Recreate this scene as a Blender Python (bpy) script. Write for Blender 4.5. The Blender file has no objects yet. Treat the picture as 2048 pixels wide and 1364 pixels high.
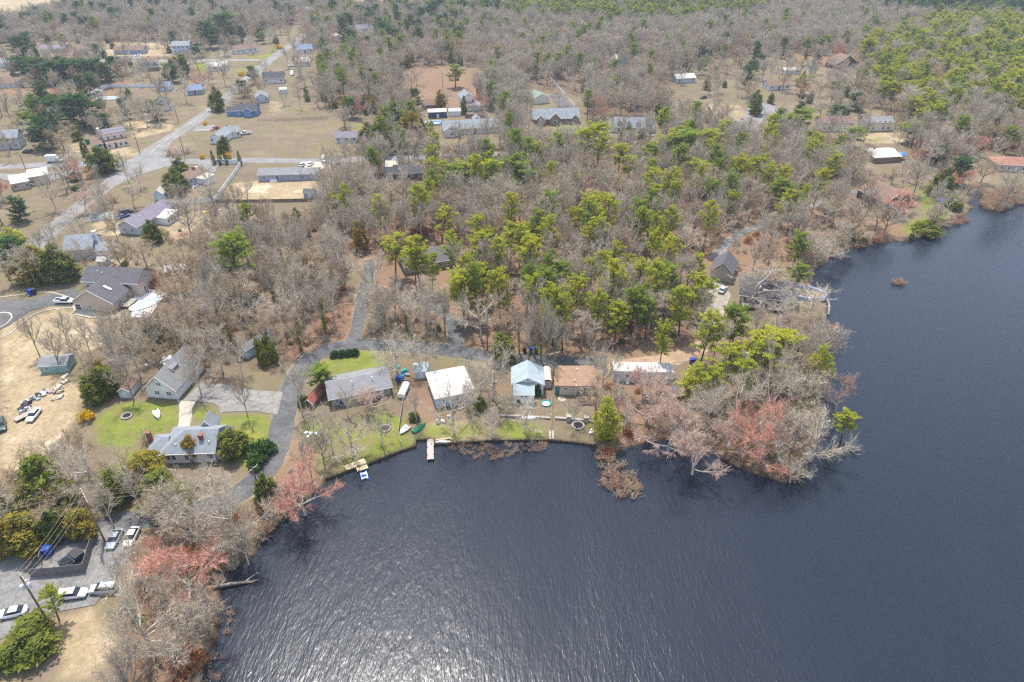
import bpy, bmesh, math, random
import numpy as np
from mathutils import Vector, Matrix
random.seed(7); rng = np.random.default_rng(7)
sc = bpy.context.scene
COL = sc.collection
R_ = math.radians

# ------------------------------------------------------------------ camera
CAM_H, PITCH, FOC = 95.0, R_(33.5), 24.0
cam_d = bpy.data.cameras.new("camera"); cam_d.sensor_width = 36.0; cam_d.lens = FOC
cam_d.clip_start = 0.5; cam_d.clip_end = 12000
cam = bpy.data.objects.new("camera", cam_d); COL.objects.link(cam)
cam.location = (0, 0, CAM_H); cam.rotation_euler = (math.pi/2 - PITCH, 0, 0)
sc.camera = cam
# ------------------------------------------------------------------ sky, sun, exposure
SUN_AZ, SUN_EL = R_(-20), R_(67)            # azimuth measured from +Y towards +X
w = bpy.data.worlds.new("World"); sc.world = w; w.use_nodes = True
nt = w.node_tree; nt.nodes.clear()
wo = nt.nodes.new("ShaderNodeOutputWorld"); bg = nt.nodes.new("ShaderNodeBackground")
sky = nt.nodes.new("ShaderNodeTexSky"); sky.sky_type = 'NISHITA'; sky.sun_disc = False
sky.sun_elevation = SUN_EL; sky.sun_rotation = SUN_AZ
sky.air_density = 1.0; sky.dust_density = 2.5; sky.ozone_density = 1.0; sky.altitude = 50
bg.inputs[1].default_value = 0.108
# thin high cloud drawn evenly over the whole sky
wtc = nt.nodes.new("ShaderNodeTexCoord"); wn = nt.nodes.new("ShaderNodeTexNoise"); wn.inputs['Scale'].default_value = 3.2; wn.inputs['Detail'].default_value = 7; wn.inputs['Roughness'].default_value = .58
wmp = nt.nodes.new("ShaderNodeMapping"); wmp.inputs['Scale'].default_value = (1, 1, 1.8); nt.links.new(wtc.outputs['Generated'], wmp.inputs[0]); nt.links.new(wmp.outputs[0], wn.inputs['Vector'])
wr = nt.nodes.new("ShaderNodeValToRGB"); wr.color_ramp.elements[0].position = .36; wr.color_ramp.elements[0].color = (.18,.18,.18,1); wr.color_ramp.elements[1].position = .68; wr.color_ramp.elements[1].color = (.62,.62,.62,1)
nt.links.new(wn.outputs[0], wr.inputs[0])
wm = nt.nodes.new("ShaderNodeMix"); wm.data_type = 'RGBA'; wm.inputs[7].default_value = (8.7, 10.2, 13.0, 1)
nt.links.new(wr.outputs[0], wm.inputs[0]); nt.links.new(sky.outputs[0], wm.inputs[6])
nt.links.new(wm.outputs[2], bg.inputs[0]); nt.links.new(bg.outputs[0], wo.inputs[0])
sd = bpy.data.lights.new("sun", 'SUN'); sd.energy = 3.9; sd.angle = R_(1.2); sd.color = (1.0, 0.94, 0.84)
sun = bpy.data.objects.new("sun", sd); COL.objects.link(sun)
to_sun = Vector((math.sin(SUN_AZ)*math.cos(SUN_EL), math.cos(SUN_AZ)*math.cos(SUN_EL), math.sin(SUN_EL)))
sun.rotation_euler = to_sun.to_track_quat('Z', 'Y').to_euler(); sun.location = to_sun*300
vs = sc.view_settings; vs.view_transform = 'Standard'; vs.look = 'None'; vs.exposure = 0.83; vs.gamma = 1.0
vs.use_curve_mapping = False
sc.render.engine = 'CYCLES'
sc.cycles.use_denoising = False; sc.cycles.sample_clamp_indirect = 2.0; sc.cycles.filter_width = 1.3
sc.cycles.max_bounces = 6; sc.cycles.diffuse_bounces = 3; sc.cycles.glossy_bounces = 3
sc.cycles.transmission_bounces = 4; sc.cycles.volume_bounces = 0; sc.cycles.transparent_max_bounces = 6
sc.cycles.caustics_reflective = False; sc.cycles.caustics_refractive = False

# ------------------------------------------------------------------ measuring: a direction of view to a spot on the ground
F_PX = FOC/36.0*2048
SP, CP = math.sin(PITCH), math.cos(PITCH)
def at(px, py, h=0.0):
    v = (py-682.0)/F_PX; u = (px-1024.0)/F_PX
    z = (CAM_H-h)/(SP+v*CP)
    return Vector((z*u, z*(CP-v*SP), h))
def px_of(x, y, z=0.0):
    x = np.asarray(x, float); y = np.asarray(y, float); z = np.asarray(z, float)
    dz = z-CAM_H; zz = y*CP-dz*SP
    return 1024+F_PX*x/zz, 682+F_PX*(-y*SP-dz*CP)/zz
def ppm(py):                                     # pixels per metre at a ground row
    return F_PX*(SP+(py-682.0)/F_PX*CP)/CAM_H

# ------------------------------------------------------------------ materials
def lin(c):
    return tuple(((v/255.0)/12.92 if v/255.0 <= .04045 else ((v/255.0+.055)/1.055)**2.4) for v in c)
MATS = {}
def newmat(name):
    m = bpy.data.materials.new(name); m.use_nodes = True; m.node_tree.nodes.clear(); MATS[name] = m
    return m, m.node_tree.nodes, m.node_tree.links
def mixcol(N, L, fac, a, b, blend='MIX'):
    n = N.new("ShaderNodeMix"); n.data_type = 'RGBA'; n.blend_type = blend
    for s, v in ((0, fac), (6, a), (7, b)):
        if hasattr(v, 'links'): L.new(v, n.inputs[s])
        else: n.inputs[s].default_value = v if s == 0 else (tuple(v)+(1,))[:4]
    return n.outputs[2]
def noise(N, L, vec, scale, detail=4, rough=.6):
    n = N.new("ShaderNodeTexNoise"); n.inputs['Scale'].default_value = scale
    n.inputs['Detail'].default_value = detail; n.inputs['Roughness'].default_value = rough
    if vec is not None: L.new(vec, n.inputs['Vector'])
    return n.outputs[0]
def ramp(N, L, fac, p0, p1, c0=(0,0,0,1), c1=(1,1,1,1)):
    n = N.new("ShaderNodeValToRGB"); e = n.color_ramp.elements
    e[0].position = p0; e[0].color = c0; e[1].position = p1; e[1].color = c1
    L.new(fac, n.inputs[0]); return n.outputs[0]
def math_(N, L, op, a, b=None, clamp=False):
    n = N.new("ShaderNodeMath"); n.operation = op; n.use_clamp = clamp
    for i, v in enumerate((a, b)):
        if v is None: continue
        if hasattr(v, 'links'): L.new(v, n.inputs[i])
        else: n.inputs[i].default_value = v
    return n.outputs[0]
def paint(name, rgb, rough=.7, var=.18, scale=1.5, bump=0.0, bscale=20, metal=0.0, dirt=None, spec=.3, stretch=None):
    """a plain surface with uneven wear"""
    if name in MATS: return MATS[name]
    m, N, L = newmat(name)
    o = N.new("ShaderNodeOutputMaterial"); b = N.new("ShaderNodeBsdfPrincipled")
    tc = N.new("ShaderNodeTexCoord"); vec = tc.outputs['Object']
    if stretch:
        mp = N.new("ShaderNodeMapping"); mp.inputs['Scale'].default_value = stretch; L.new(vec, mp.inputs[0]); vec = mp.outputs[0]
    c = lin(rgb)
    oi = N.new("ShaderNodeObjectInfo")
    n1 = noise(N, L, vec, scale, 5, .65); f = ramp(N, L, n1, .3, .72)
    dk = tuple(x*(1-var) for x in c); lt = tuple(min(1, x*(1+var)) for x in c)
    col = mixcol(N, L, f, dk, lt)
    if dirt:
        n2 = noise(N, L, vec, scale*.35, 6, .7); f2 = ramp(N, L, n2, .48, .68)
        col = mixcol(N, L, math_(N, L, 'MULTIPLY', f2, .6), col, lin(dirt))
    L.new(col, b.inputs['Base Color']); b.inputs['Roughness'].default_value = rough
    b.inputs['Metallic'].default_value = metal; b.inputs['Specular IOR Level'].default_value = spec
    if bump:
        bp = N.new("ShaderNodeBump"); bp.inputs['Strength'].default_value = bump; bp.inputs['Distance'].default_value = .05
        L.new(noise(N, L, vec, bscale, 4), bp.inputs['Height']); L.new(bp.outputs[0], b.inputs['Normal'])
    L.new(b.outputs[0], o.inputs[0]); return m
def shingle(name, rgb, var=.22):
    """roof covering: courses running along the slope with blotchy weathering"""
    if name in MATS: return MATS[name]
    m, N, L = newmat(name)
    o = N.new("ShaderNodeOutputMaterial"); b = N.new("ShaderNodeBsdfPrincipled")
    tc = N.new("ShaderNodeTexCoord"); vec = tc.outputs['Object']
    c = lin(rgb)
    f1 = ramp(N, L, noise(N, L, vec, .6, 6, .7), .3, .7)
    f2 = ramp(N, L, noise(N, L, vec, 9, 3, .7), .25, .75)
    col = mixcol(N, L, f1, tuple(x*(1-var) for x in c), tuple(min(1, x*(1+var)) for x in c))
    col = mixcol(N, L, math_(N, L, 'MULTIPLY', f2, .35), col, tuple(x*.6 for x in c))
    wv = N.new("ShaderNodeTexWave"); wv.wave_type = 'BANDS'; wv.bands_direction = 'Z'; wv.inputs['Scale'].default_value = 2.2
    wv.inputs['Distortion'].default_value = .4; L.new(vec, wv.inputs[0])
    col = mixcol(N, L, math_(N, L, 'MULTIPLY', wv.outputs[1], .18), col, tuple(x*.55 for x in c))
    L.new(col, b.inputs['Base Color']); b.inputs['Roughness'].default_value = .85; b.inputs['Specular IOR Level'].default_value = .25
    L.new(b.outputs[0], o.inputs[0]); return m
def veg(name, rgb, rgb2, trans=0.0, tcol=None, third=None):
    """bark, twigs, leaves: colour differs from plant to plant and from clump to clump"""
    m, N, L = newmat(name)
    o = N.new("ShaderNodeOutputMaterial"); d = N.new("ShaderNodeBsdfDiffuse")
    oi = N.new("ShaderNodeObjectInfo"); tc = N.new("ShaderNodeTexCoord")
    c1, c2 = lin(rgb), lin(rgb2)
    col = mixcol(N, L, oi.outputs['Random'], c1, c2)
    f = ramp(N, L, noise(N, L, tc.outputs['Object'], .45, 3), .35, .68)
    col = mixcol(N, L, f, col, lin(third) if third else tuple(x*.75 for x in c1))
    L.new(col, d.inputs[0]); out = d.outputs[0]
    if trans:
        t = N.new("ShaderNodeBsdfTranslucent"); mx = N.new("ShaderNodeMixShader"); mx.inputs[0].default_value = trans
        c3 = mixcol(N, L, .5, col, lin(tcol)) if tcol else col
        L.new(c3, t.inputs[0]); L.new(d.outputs[0], mx.inputs[1]); L.new(t.outputs[0], mx.inputs[2]); out = mx.outputs[0]
    L.new(out, o.inputs[0]); return m
def glassmat(name, rgb, rough=.08):
    m, N, L = newmat(name)
    o = N.new("ShaderNodeOutputMaterial"); b = N.new("ShaderNodeBsdfPrincipled")
    b.inputs['Base Color'].default_value = lin(rgb)+(1,); b.inputs['Roughness'].default_value = rough
    b.inputs['Specular IOR Level'].default_value = .6
    L.new(b.outputs[0], o.inputs[0]); return m

# ------------------------------------------------------------------ mesh building
class MB:
    def __init__(s): s.v = []; s.f = []
    def add(s, vs, fs):
        k = len(s.v); s.v += [tuple(p) for p in vs]; s.f += [tuple(i+k for i in f) for f in fs]; return s
    def box(s, x0, x1, y0, y1, z0, z1, rz=0, c=None):
        P = [(x0,y0,z0),(x1,y0,z0),(x1,y1,z0),(x0,y1,z0),(x0,y0,z1),(x1,y0,z1),(x1,y1,z1),(x0,y1,z1)]
        if rz:
            cx, cy = c if c else ((x0+x1)/2, (y0+y1)/2); a, b = math.cos(rz), math.sin(rz)
            P = [(cx+(x-cx)*a-(y-cy)*b, cy+(x-cx)*b+(y-cy)*a, z) for x, y, z in P]
        return s.add(P, [(3,2,1,0),(4,5,6,7),(0,1,5,4),(1,2,6,5),(2,3,7,6),(3,0,4,7)])
    def prism(s, poly, z0, z1):                   # polygon in plan, extruded upwards
        n = len(poly)
        return s.add([(x,y,z0) for x,y in poly]+[(x,y,z1) for x,y in poly],
                     [tuple(range(n-1,-1,-1)), tuple(range(n,2*n))]+[(i,(i+1)%n,n+(i+1)%n,n+i) for i in range(n)])
    def extr_x(s, yz, x0, x1):                    # cross-section in y-z, extruded along x
        n = len(yz)
        return s.add([(x0,y,z) for y,z in yz]+[(x1,y,z) for y,z in yz],
                     [tuple(range(n)), tuple(range(2*n-1,n-1,-1))]+[(i,n+i,n+(i+1)%n,(i+1)%n) for i in range(n)])
    def extr_y(s, xz, y0, y1):
        n = len(xz)
        return s.add([(x,y0,z) for x,z in xz]+[(x,y1,z) for x,z in xz],
                     [tuple(range(n-1,-1,-1)), tuple(range(n,2*n))]+[(i,(i+1)%n,n+(i+1)%n,n+i) for i in range(n)])
    def tube(s, pts, rad, n=6, cap=True):
        rings = []
        P = [Vector(p) for p in pts]
        for i, p in enumerate(P):
            d = (P[min(i+1,len(P)-1)]-P[max(i-1,0)]).normalized()
            a = d.orthogonal().normalized() if abs(d.z) > .95 else d.cross(Vector((0,0,1))).normalized()
            b = d.cross(a); r = rad[i] if hasattr(rad,'__len__') else rad
            rings.append([p+(a*math.cos(2*math.pi*k/n)+b*math.sin(2*math.pi*k/n))*r for k in range(n)])
        vs = [q for r in rings for q in r]; fs = []
        for i in range(len(P)-1):
            for k in range(n): fs.append((i*n+k, i*n+(k+1)%n, (i+1)*n+(k+1)%n, (i+1)*n+k))
        if cap: fs += [tuple(range(n-1,-1,-1)), tuple(range((len(P)-1)*n, len(P)*n))]
        return s.add(vs, fs)
    def lathe(s, prof, n=12, c=(0,0)):            # prof: (radius, z)
        vs = [(c[0]+r*math.cos(2*math.pi*k/n), c[1]+r*math.sin(2*math.pi*k/n), z) for r, z in prof for k in range(n)]
        fs = [(i*n+k, i*n+(k+1)%n, (i+1)*n+(k+1)%n, (i+1)*n+k) for i in range(len(prof)-1) for k in range(n)]
        fs += [tuple(range(n-1,-1,-1)), tuple(range((len(prof)-1)*n, len(prof)*n))]
        return s.add(vs, fs)
    def mesh(s, name, mat, smooth=False):
        me = bpy.data.meshes.new(name); me.from_pydata(s.v, [], s.f); me.update()
        if mat is not None: me.materials.append(mat)
        if smooth: me.polygons.foreach_set('use_smooth', [True]*len(me.polygons))
        return me
    def build(s, name, mat, parent=None, smooth=False):
        return ob(name, s.mesh(name, mat, smooth), parent)
def ob(name, data, parent=None, loc=None, rz=0, scale=None):
    o = bpy.data.objects.new(name, data); COL.objects.link(o)
    if parent is not None: o.parent = parent
    if loc is not None: o.location = loc
    if rz: o.rotation_euler = (0, 0, rz)
    if scale is not None: o.scale = scale
    return o
def tag(o, label=None, cat=None, group=None, kind=None):
    if label: o['label'] = label
    if cat: o['category'] = cat
    if group: o['group'] = group
    if kind: o['kind'] = kind
    return o
def thing(name, label, cat, loc, rz=0, group=None, scale=None):
    o = ob(name, None, None, loc, rz, scale); o.empty_display_size = .5
    return tag(o, label, cat, group)
def copy_tree(o, parent=None):
    c = o.copy(); COL.objects.link(c); c.parent = parent
    for ch in o.children: copy_tree(ch, c)
    return c
def fast_mesh(name, verts, tris, mat):
    """big triangle soups from arrays"""
    me = bpy.data.meshes.new(name); nv, nf = len(verts), len(tris)
    me.vertices.add(nv); me.vertices.foreach_set('co', np.asarray(verts, np.float32).ravel())
    k = tris.shape[1]
    me.loops.add(nf*k); me.loops.foreach_set('vertex_index', np.asarray(tris, np.int32).ravel())
    me.polygons.add(nf); me.polygons.foreach_set('loop_start', np.arange(0, nf*k, k, dtype=np.int32))
    me.update(calc_edges=True)
    if mat is not None: me.materials.append(mat)
    return me
def in_poly(x, y, poly):
    x = np.asarray(x); y = np.asarray(y); r = np.zeros(x.shape, bool); n = len(poly)
    for i in range(n):
        x0, y0 = poly[i][0], poly[i][1]; x1, y1 = poly[(i+1)%n][0], poly[(i+1)%n][1]
        if y0 == y1: continue
        c = ((y0 > y) != (y1 > y)) & (x < (x1-x0)*(y-y0)/(y1-y0)+x0); r ^= c
    return r
def seg_dist(x, y, line, closed=False):
    d = np.full(np.shape(x), 1e9); n = len(line)
    for i in range(n if closed else n-1):
        ax, ay = line[i][0], line[i][1]; bx, by = line[(i+1)%n][0], line[(i+1)%n][1]
        l2 = (bx-ax)**2+(by-ay)**2+1e-9
        t = np.clip(((x-ax)*(bx-ax)+(y-ay)*(by-ay))/l2, 0, 1)
        d = np.minimum(d, np.hypot(x-ax-t*(bx-ax), y-ay-t*(by-ay)))
    return d
def smooth_line(P, step=2.0):
    P = [Vector(p) for p in P]; out = []
    for i in range(len(P)-1):
        p0, p1, p2, p3 = P[max(i-1,0)], P[i], P[i+1], P[min(i+2,len(P)-1)]
        n = max(2, int((p2-p1).length/step))
        for k in range(n):
            t = k/n
            out.append(.5*((2*p1)+(p2-p0)*t+(2*p0-5*p1+4*p2-p3)*t*t+(3*p1-p0-3*p2+p3)*t**3))
    return out+[P[-1]]
# ------------------------------------------------------------------ the lake's outline (seen from the shore's corners)
SHORE = [(330,1700),(385,1480),(400,1364),(412,1314),(432,1284),(437,1250),(432,1221),(440,1194),(444,1165),(452,1145),(480,1125),
 (505,1112),(522,1085),(540,1062),(565,1035),(600,1005),(640,975),(653,956),(740,925),(800,901),(831,891),(832,879),(858,877),(864,890),
 (920,886),(975,881),(1040,880),(1100,880),(1145,884),(1188,890),(1200,905),(1222,915),(1240,900),(1275,888),(1320,876),(1345,882),(1385,897),
 (1430,903),(1452,920),(1488,938),(1526,950),(1573,965),(1602,950),(1614,915),(1618,870),(1631,815),(1643,764),(1652,735),(1643,717),
 (1640,690),(1630,668),(1643,645),(1656,631),(1658,613),(1651,595),(1636,577),(1618,562),(1625,545),(1640,532),(1660,517),(1686,502),(1741,490),
 (1811,481),(1853,472),(1873,460),(1886,445),(1920,434),(1945,425),(1944,408),(1938,392),(1948,376),(1965,373),(1962,395),(1960,412),
 (1993,424),(2015,418),(2050,402),(2160,385),(2400,380),(3200,420),(3600,900),(3200,1700)]
LAKE = [at(x, y)[:2] for x, y in SHORE]
def ground_z(x, y):
    x = np.atleast_1d(np.asarray(x, float)); y = np.atleast_1d(np.asarray(y, float))
    d = seg_dist(x, y, LAKE, True); d = np.where(in_poly(x, y, LAKE), -d, d)
    return np.interp(d, [-9, -3, 0, .9, 2.5], [-3.2, -1.5, -.45, -.06, 0.0])

# ------------------------------------------------------------------ what covers the ground, as areas of the place
def W(poly, h=0): return [tuple(at(x, y, h)[:2]) for x, y in poly]
WOODS_LITTER = [  # russet leaf litter
 [(930,690),(1000,640),(1200,640),(1390,660),(1400,700),(1300,722),(1180,712),(1030,712)],
 [(1250,330),(1460,400),(1700,400),(1640,470),(1600,520),(1500,560),(1420,560),(1100,640),(800,640),(730,600),(700,470),(900,400)],
 [(560,690),(590,720),(615,705),(700,680),(715,620),(690,600)],
 [(820,740),(850,760),(870,800),(905,830),(850,850),(815,800)],
 [(1195,760),(1400,760),(1440,900),(1320,878),(1240,900),(1190,888)],
 [(1000,770),(1026,770),(1020,800),(990,800),(960,790)],
 [(560,880),(600,880),(640,960),(600,1000),(520,1060),(480,1030),(540,960)],
 [(300,1080),(420,1100),(440,1250),(420,1300),(400,1364),(250,1364),(260,1200)],
 [(170,165),(0,168),(0,185),(140,205),(230,205),(270,160)],
 [(820,135),(880,130),(960,140),(975,190),(900,225),(800,225)],
 [(1640,420),(1760,440),(1870,460),(1700,500),(1620,500)],
 [(1560,90),(1760,90),(1740,130),(1600,140)],
]
GREEN = [
 ([(655,710),(745,700),(775,715),(770,735),(700,745),(650,760),(640,740)], .95),
 ([(190,830),(260,800),(350,800),(362,830),(370,860),(300,880),(230,900),(180,890)], .85),
 ([(385,815),(430,810),(445,828),(520,826),(550,845),(545,900),(530,940),(500,950),(470,920),(440,850),(385,845)], .9),
 ([(650,950),(720,880),(760,820),(800,830),(830,880),(830,890),(740,925)], .95),
 ([(1000,835),(1098,848),(1100,878),(1000,878),(985,855)], .85), ([(830,888),(835,850),(900,835),(1000,840),(1000,880),(870,886)], .6), ([(600,830),(700,830),(760,815),(720,890),(650,950),(600,930)], .55),
 ([(230,880),(300,900),(340,960),(300,1000),(200,980)], .7),
 ([(540,95),(590,85),(575,100),(540,130),(520,118)], .7),
 ([(395,120),(420,125),(416,145),(385,145)], .9), ([(490,112),(520,110),(520,118),(495,118)], .8),
 ([(1100,245),(1210,250),(1230,275),(1100,285)], .8), ([(1820,330),(2048,345),(2048,370),(1860,440),(1880,460),(1820,470),(1780,455)], .3), ([(1835,372),(1875,392),(1905,420),(1882,456),(1815,472),(1795,458),(1848,430)], .95),
 ([(2000,345),(2048,345),(2048,375),(2005,372)], .5), ([(580,215),(620,215),(620,225),(575,225)], .5), ([(700,240),(735,245),(720,290),(700,290)], .5),
 ([(520,125),(545,118),(550,135),(525,140)], .6), ([(460,135),(520,128),(520,142),(450,150)], .45), ([(0,655),(120,640),(130,665),(0,700)], .35),
 ([(560,130),(640,170),(640,190),(560,180)], .2), ([(1720,285),(1760,270),(1790,275),(1760,290)], .6),
]
TAN = [  # straw-coloured grass and sand
 ([(0,640),(150,620),(260,640),(210,690),(120,720),(170,790),(150,840),(120,880),(90,930),(0,960)], .95),
 ([(60,600),(150,610),(240,640),(120,660)], .5), ([(460,365),(640,350),(640,375),(610,400),(450,405)], .9),
 ([(110,1230),(200,1210),(240,1290),(190,1364),(110,1364)], .85), ([(215,285),(260,290),(290,310),(215,320)], .75),
 ([(150,280),(180,290),(185,315),(110,315)], .7), ([(240,240),(350,240),(350,260),(270,280),(260,262)], .75),
 ([(180,440),(240,440),(250,470),(190,475)], .8), ([(310,430),(400,420),(450,430),(380,480),(300,480)], .6),
 ([(210,85),(350,85),(345,112),(210,112)], .8), ([(850,850),(930,830),(975,860),(970,882),(870,886)], .8),
 ([(530,200),(575,203),(570,224),(532,226)], .5), ([(210,510),(330,530),(330,555),(230,552)], .6),
 ([(1110,790),(1185,800),(1188,885),(1105,880)], .35), ([(-100,-40),(255,-40),(200,14),(90,30),(0,60),(-100,70)], .9),
 ([(690,28),(725,-20),(930,-20),(905,12),(800,24)], .9), ([(1720,268),(1800,262),(1810,285),(1740,290)], .9),
 ([(1500,120),(1720,130),(1700,160),(1560,160)], .35), ([(1340,205),(1480,205),(1520,250),(1380,240)], .5),
 ([(1870,430),(1940,425),(1880,470),(1810,480)], .6), ([(400,160),(430,160),(420,205),(380,200)], .4), ([(1900,345),(2000,350),(2000,370),(1900,385)], .4),
]
def build_ground():
    def axis(parts):
        out = []
        for a, b, s in parts: out += list(np.arange(a, b, s))
        return np.array(out+[parts[-1][1]])
    xs = axis([(-6000,-900,600),(-900,-560,40),(-560,-165,4.5),(-165,150,1.5),(150,560,4.5),(560,900,40),(900,6000,600)])
    ys = axis([(-900,20,80),(20,190,1.5),(190,800,4.5),(800,1200,40),(1200,9000,600)])
    X, Y = np.meshgrid(xs, ys); nx, ny = len(xs), len(ys)
    x, y = X.ravel(), Y.ravel(); z = np.zeros_like(x)
    near = (np.abs(x) < 900) & (y < 700)
    z[near] = ground_z(x[near], y[near])
    far = ~near & in_poly(x, y, LAKE); z[far] = -3
    far_h = np.clip((y-900)/3000, 0, 1); z += far_h*6*np.sin(x*.0009+1)
    idx = np.arange(nx*ny).reshape(ny, nx)
    F = np.stack([idx[:-1,:-1].ravel(), idx[:-1,1:].ravel(), idx[1:,1:].ravel(), idx[1:,:-1].ravel()], 1)
    me = fast_mesh("ground", np.stack([x, y, z], 1), F, MATS['ground'])
    lit = np.zeros_like(x); gr = np.zeros_like(x); tn = np.zeros_like(x)
    def soft(poly, amt, width):
        P = W(poly); sub = near | (y < 1100)
        d = seg_dist(x[sub], y[sub], P, True); ins = in_poly(x[sub], y[sub], P)
        v = np.zeros_like(x); v[sub] = np.clip(.5+np.where(ins, d, -d)/width, 0, 1)*amt
        return v
    for p in WOODS_LITTER: lit = np.maximum(lit, soft(p, 1, 6))
    for p, a in GREEN: gr = np.maximum(gr, soft(p, a, 5))
    for p, a in TAN: tn = np.maximum(tn, soft(p, a, 5))
    for P_, hw_ in ROADS:                                       # sandy, trodden shoulders
        sub = (y < 700) & (np.abs(x) < 600); d = seg_dist(x[sub], y[sub], P_); v = np.zeros_like(x); v[sub] = np.clip(1-(d-hw_)/1.8, 0, 1)*.52; tn = np.maximum(tn, v)
    wd = np.zeros_like(x)                                       # woodland floor
    sub = (y < 1100) & (np.abs(x) < 900)
    ux, uy = px_of(x[sub], y[sub]); wv = woods_at(ux, uy, x[sub], y[sub])
    wd[sub] = wv; wd[~sub] = 1
    ca = me.color_attributes.new("cover", 'FLOAT_COLOR', 'POINT')
    ca.data.foreach_set('color', np.stack([lit, gr, tn, wd], 1).astype(np.float32).ravel())
    o = ob("ground", me); tag(o, kind='structure'); me.polygons.foreach_set('use_smooth', [True]*len(me.polygons))
    return o
def mat_ground():
    m, N, L = newmat('ground')
    o = N.new("ShaderNodeOutputMaterial"); b = N.new("ShaderNodeBsdfPrincipled")
    g = N.new("ShaderNodeNewGeometry"); pos = g.outputs['Position']
    at_ = N.new("ShaderNodeAttribute"); at_.attribute_name = "cover"; at_.attribute_type = 'GEOMETRY'
    sp = N.new("ShaderNodeSeparateColor"); L.new(at_.outputs['Color'], sp.inputs[0])
    n_big = noise(N, L, pos, .035, 6, .65); n_mid = noise(N, L, pos, .16, 6, .7); n_fine = noise(N, L, pos, 1.3, 6, .75); n_grit = noise(N, L, pos, 5.5, 4, .7)
    wob = math_(N, L, 'SUBTRACT', math_(N, L, 'ADD', math_(N, L, 'MULTIPLY', n_mid, .9), math_(N, L, 'MULTIPLY', n_fine, .5)), .7)
    def edge(mask, lo=.34, hi=.66, amt=1.0): return ramp(N, L, math_(N, L, 'ADD', mask, math_(N, L, 'MULTIPLY', wob, amt)), lo, hi)
    # dry winter lawn
    col = mixcol(N, L, ramp(N, L, n_big, .35, .65), lin((104,93,81)), lin((130,115,99)))
    col = mixcol(N, L, ramp(N, L, n_mid, .42, .66), col, lin((106,94,78)))
    gmix = math_(N, L, 'MULTIPLY', ramp(N, L, noise(N, L, pos, .09, 5, .7), .44, .66), .55)
    col = mixcol(N, L, gmix, col, lin((112,112,66)))
    # woodland floor
    wc = mixcol(N, L, ramp(N, L, n_mid, .3, .7), lin((100,86,74)), lin((126,110,96)))
    wc = mixcol(N, L, ramp(N, L, n_fine, .42, .7), wc, lin((86,70,56)))
    wc = mixcol(N, L, math_(N, L, 'MULTIPLY', ramp(N, L, n_big, .45, .65), .4), wc, lin((110,100,66)))
    col = mixcol(N, L, edge(at_.outputs['Alpha']), col, wc)
    lc = mixcol(N, L, ramp(N, L, n_fine, .3, .7), lin((124,94,76)), lin((150,116,94)))
    lc = mixcol(N, L, ramp(N, L, n_grit, .45, .7), lc, lin((102,82,68)))
    col = mixcol(N, L, math_(N, L, 'MULTIPLY', edge(sp.outputs[0]), .62), col, lc)
    tc = mixcol(N, L, ramp(N, L, n_mid, .35, .65), lin((150,134,108)), lin((178,160,132)))
    tc = mixcol(N, L, math_(N, L, 'MULTIPLY', ramp(N, L, n_fine, .42, .62), .75), tc, lin((128,114,84)))
    tc = mixcol(N, L, ramp(N, L, noise(N, L, pos, .07, 6, .7), .56, .7), tc, lin((206,192,168)))
    col = mixcol(N, L, edge(sp.outputs[2]), col, tc)
    gc = mixcol(N, L, ramp(N, L, n_mid, .34, .64), lin((84,102,36)), lin((120,130,54)))
    gc = mixcol(N, L, math_(N, L, 'MULTIPLY', ramp(N, L, n_fine, .48, .7), .7), gc, lin((136,124,80)))
    gc = mixcol(N, L, ramp(N, L, noise(N, L, pos, .25, 6, .75), .5, .66), gc, lin((126,112,78)))
    col = mixcol(N, L, edge(sp.outputs[1]), col, gc)
    col = mixcol(N, L, math_(N, L, 'MULTIPLY', ramp(N, L, n_grit, .42, .66), .42), col, lin((84,70,54)))
    col = mixcol(N, L, math_(N, L, 'MULTIPLY', ramp(N, L, noise(N, L, pos, .42, 5, .75), .5, .7), .3), col, lin((98,84,64)))
    # wet dark mud along and under the waterline
    sz = N.new("ShaderNodeSeparateXYZ"); L.new(pos, sz.inputs[0])
    mr = N.new("ShaderNodeMapRange"); mr.inputs[1].default_value = -.12; mr.inputs[2].default_value = -.45
    L.new(sz.outputs[2], mr.inputs[0])
    col = mixcol(N, L, mr.outputs[0], col, lin((52,42,32)))
    L.new(col, b.inputs['Base Color']); b.inputs['Roughness'].default_value = .95; b.inputs['Specular IOR Level'].default_value = .1
    bp = N.new("ShaderNodeBump"); bp.inputs['Strength'].default_value = .6; bp.inputs['Distance'].default_value = .25
    L.new(n_fine, bp.inputs['Height']); L.new(bp.outputs[0], b.inputs['Normal'])
    L.new(b.outputs[0], o.inputs[0])
mat_ground()
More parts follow.
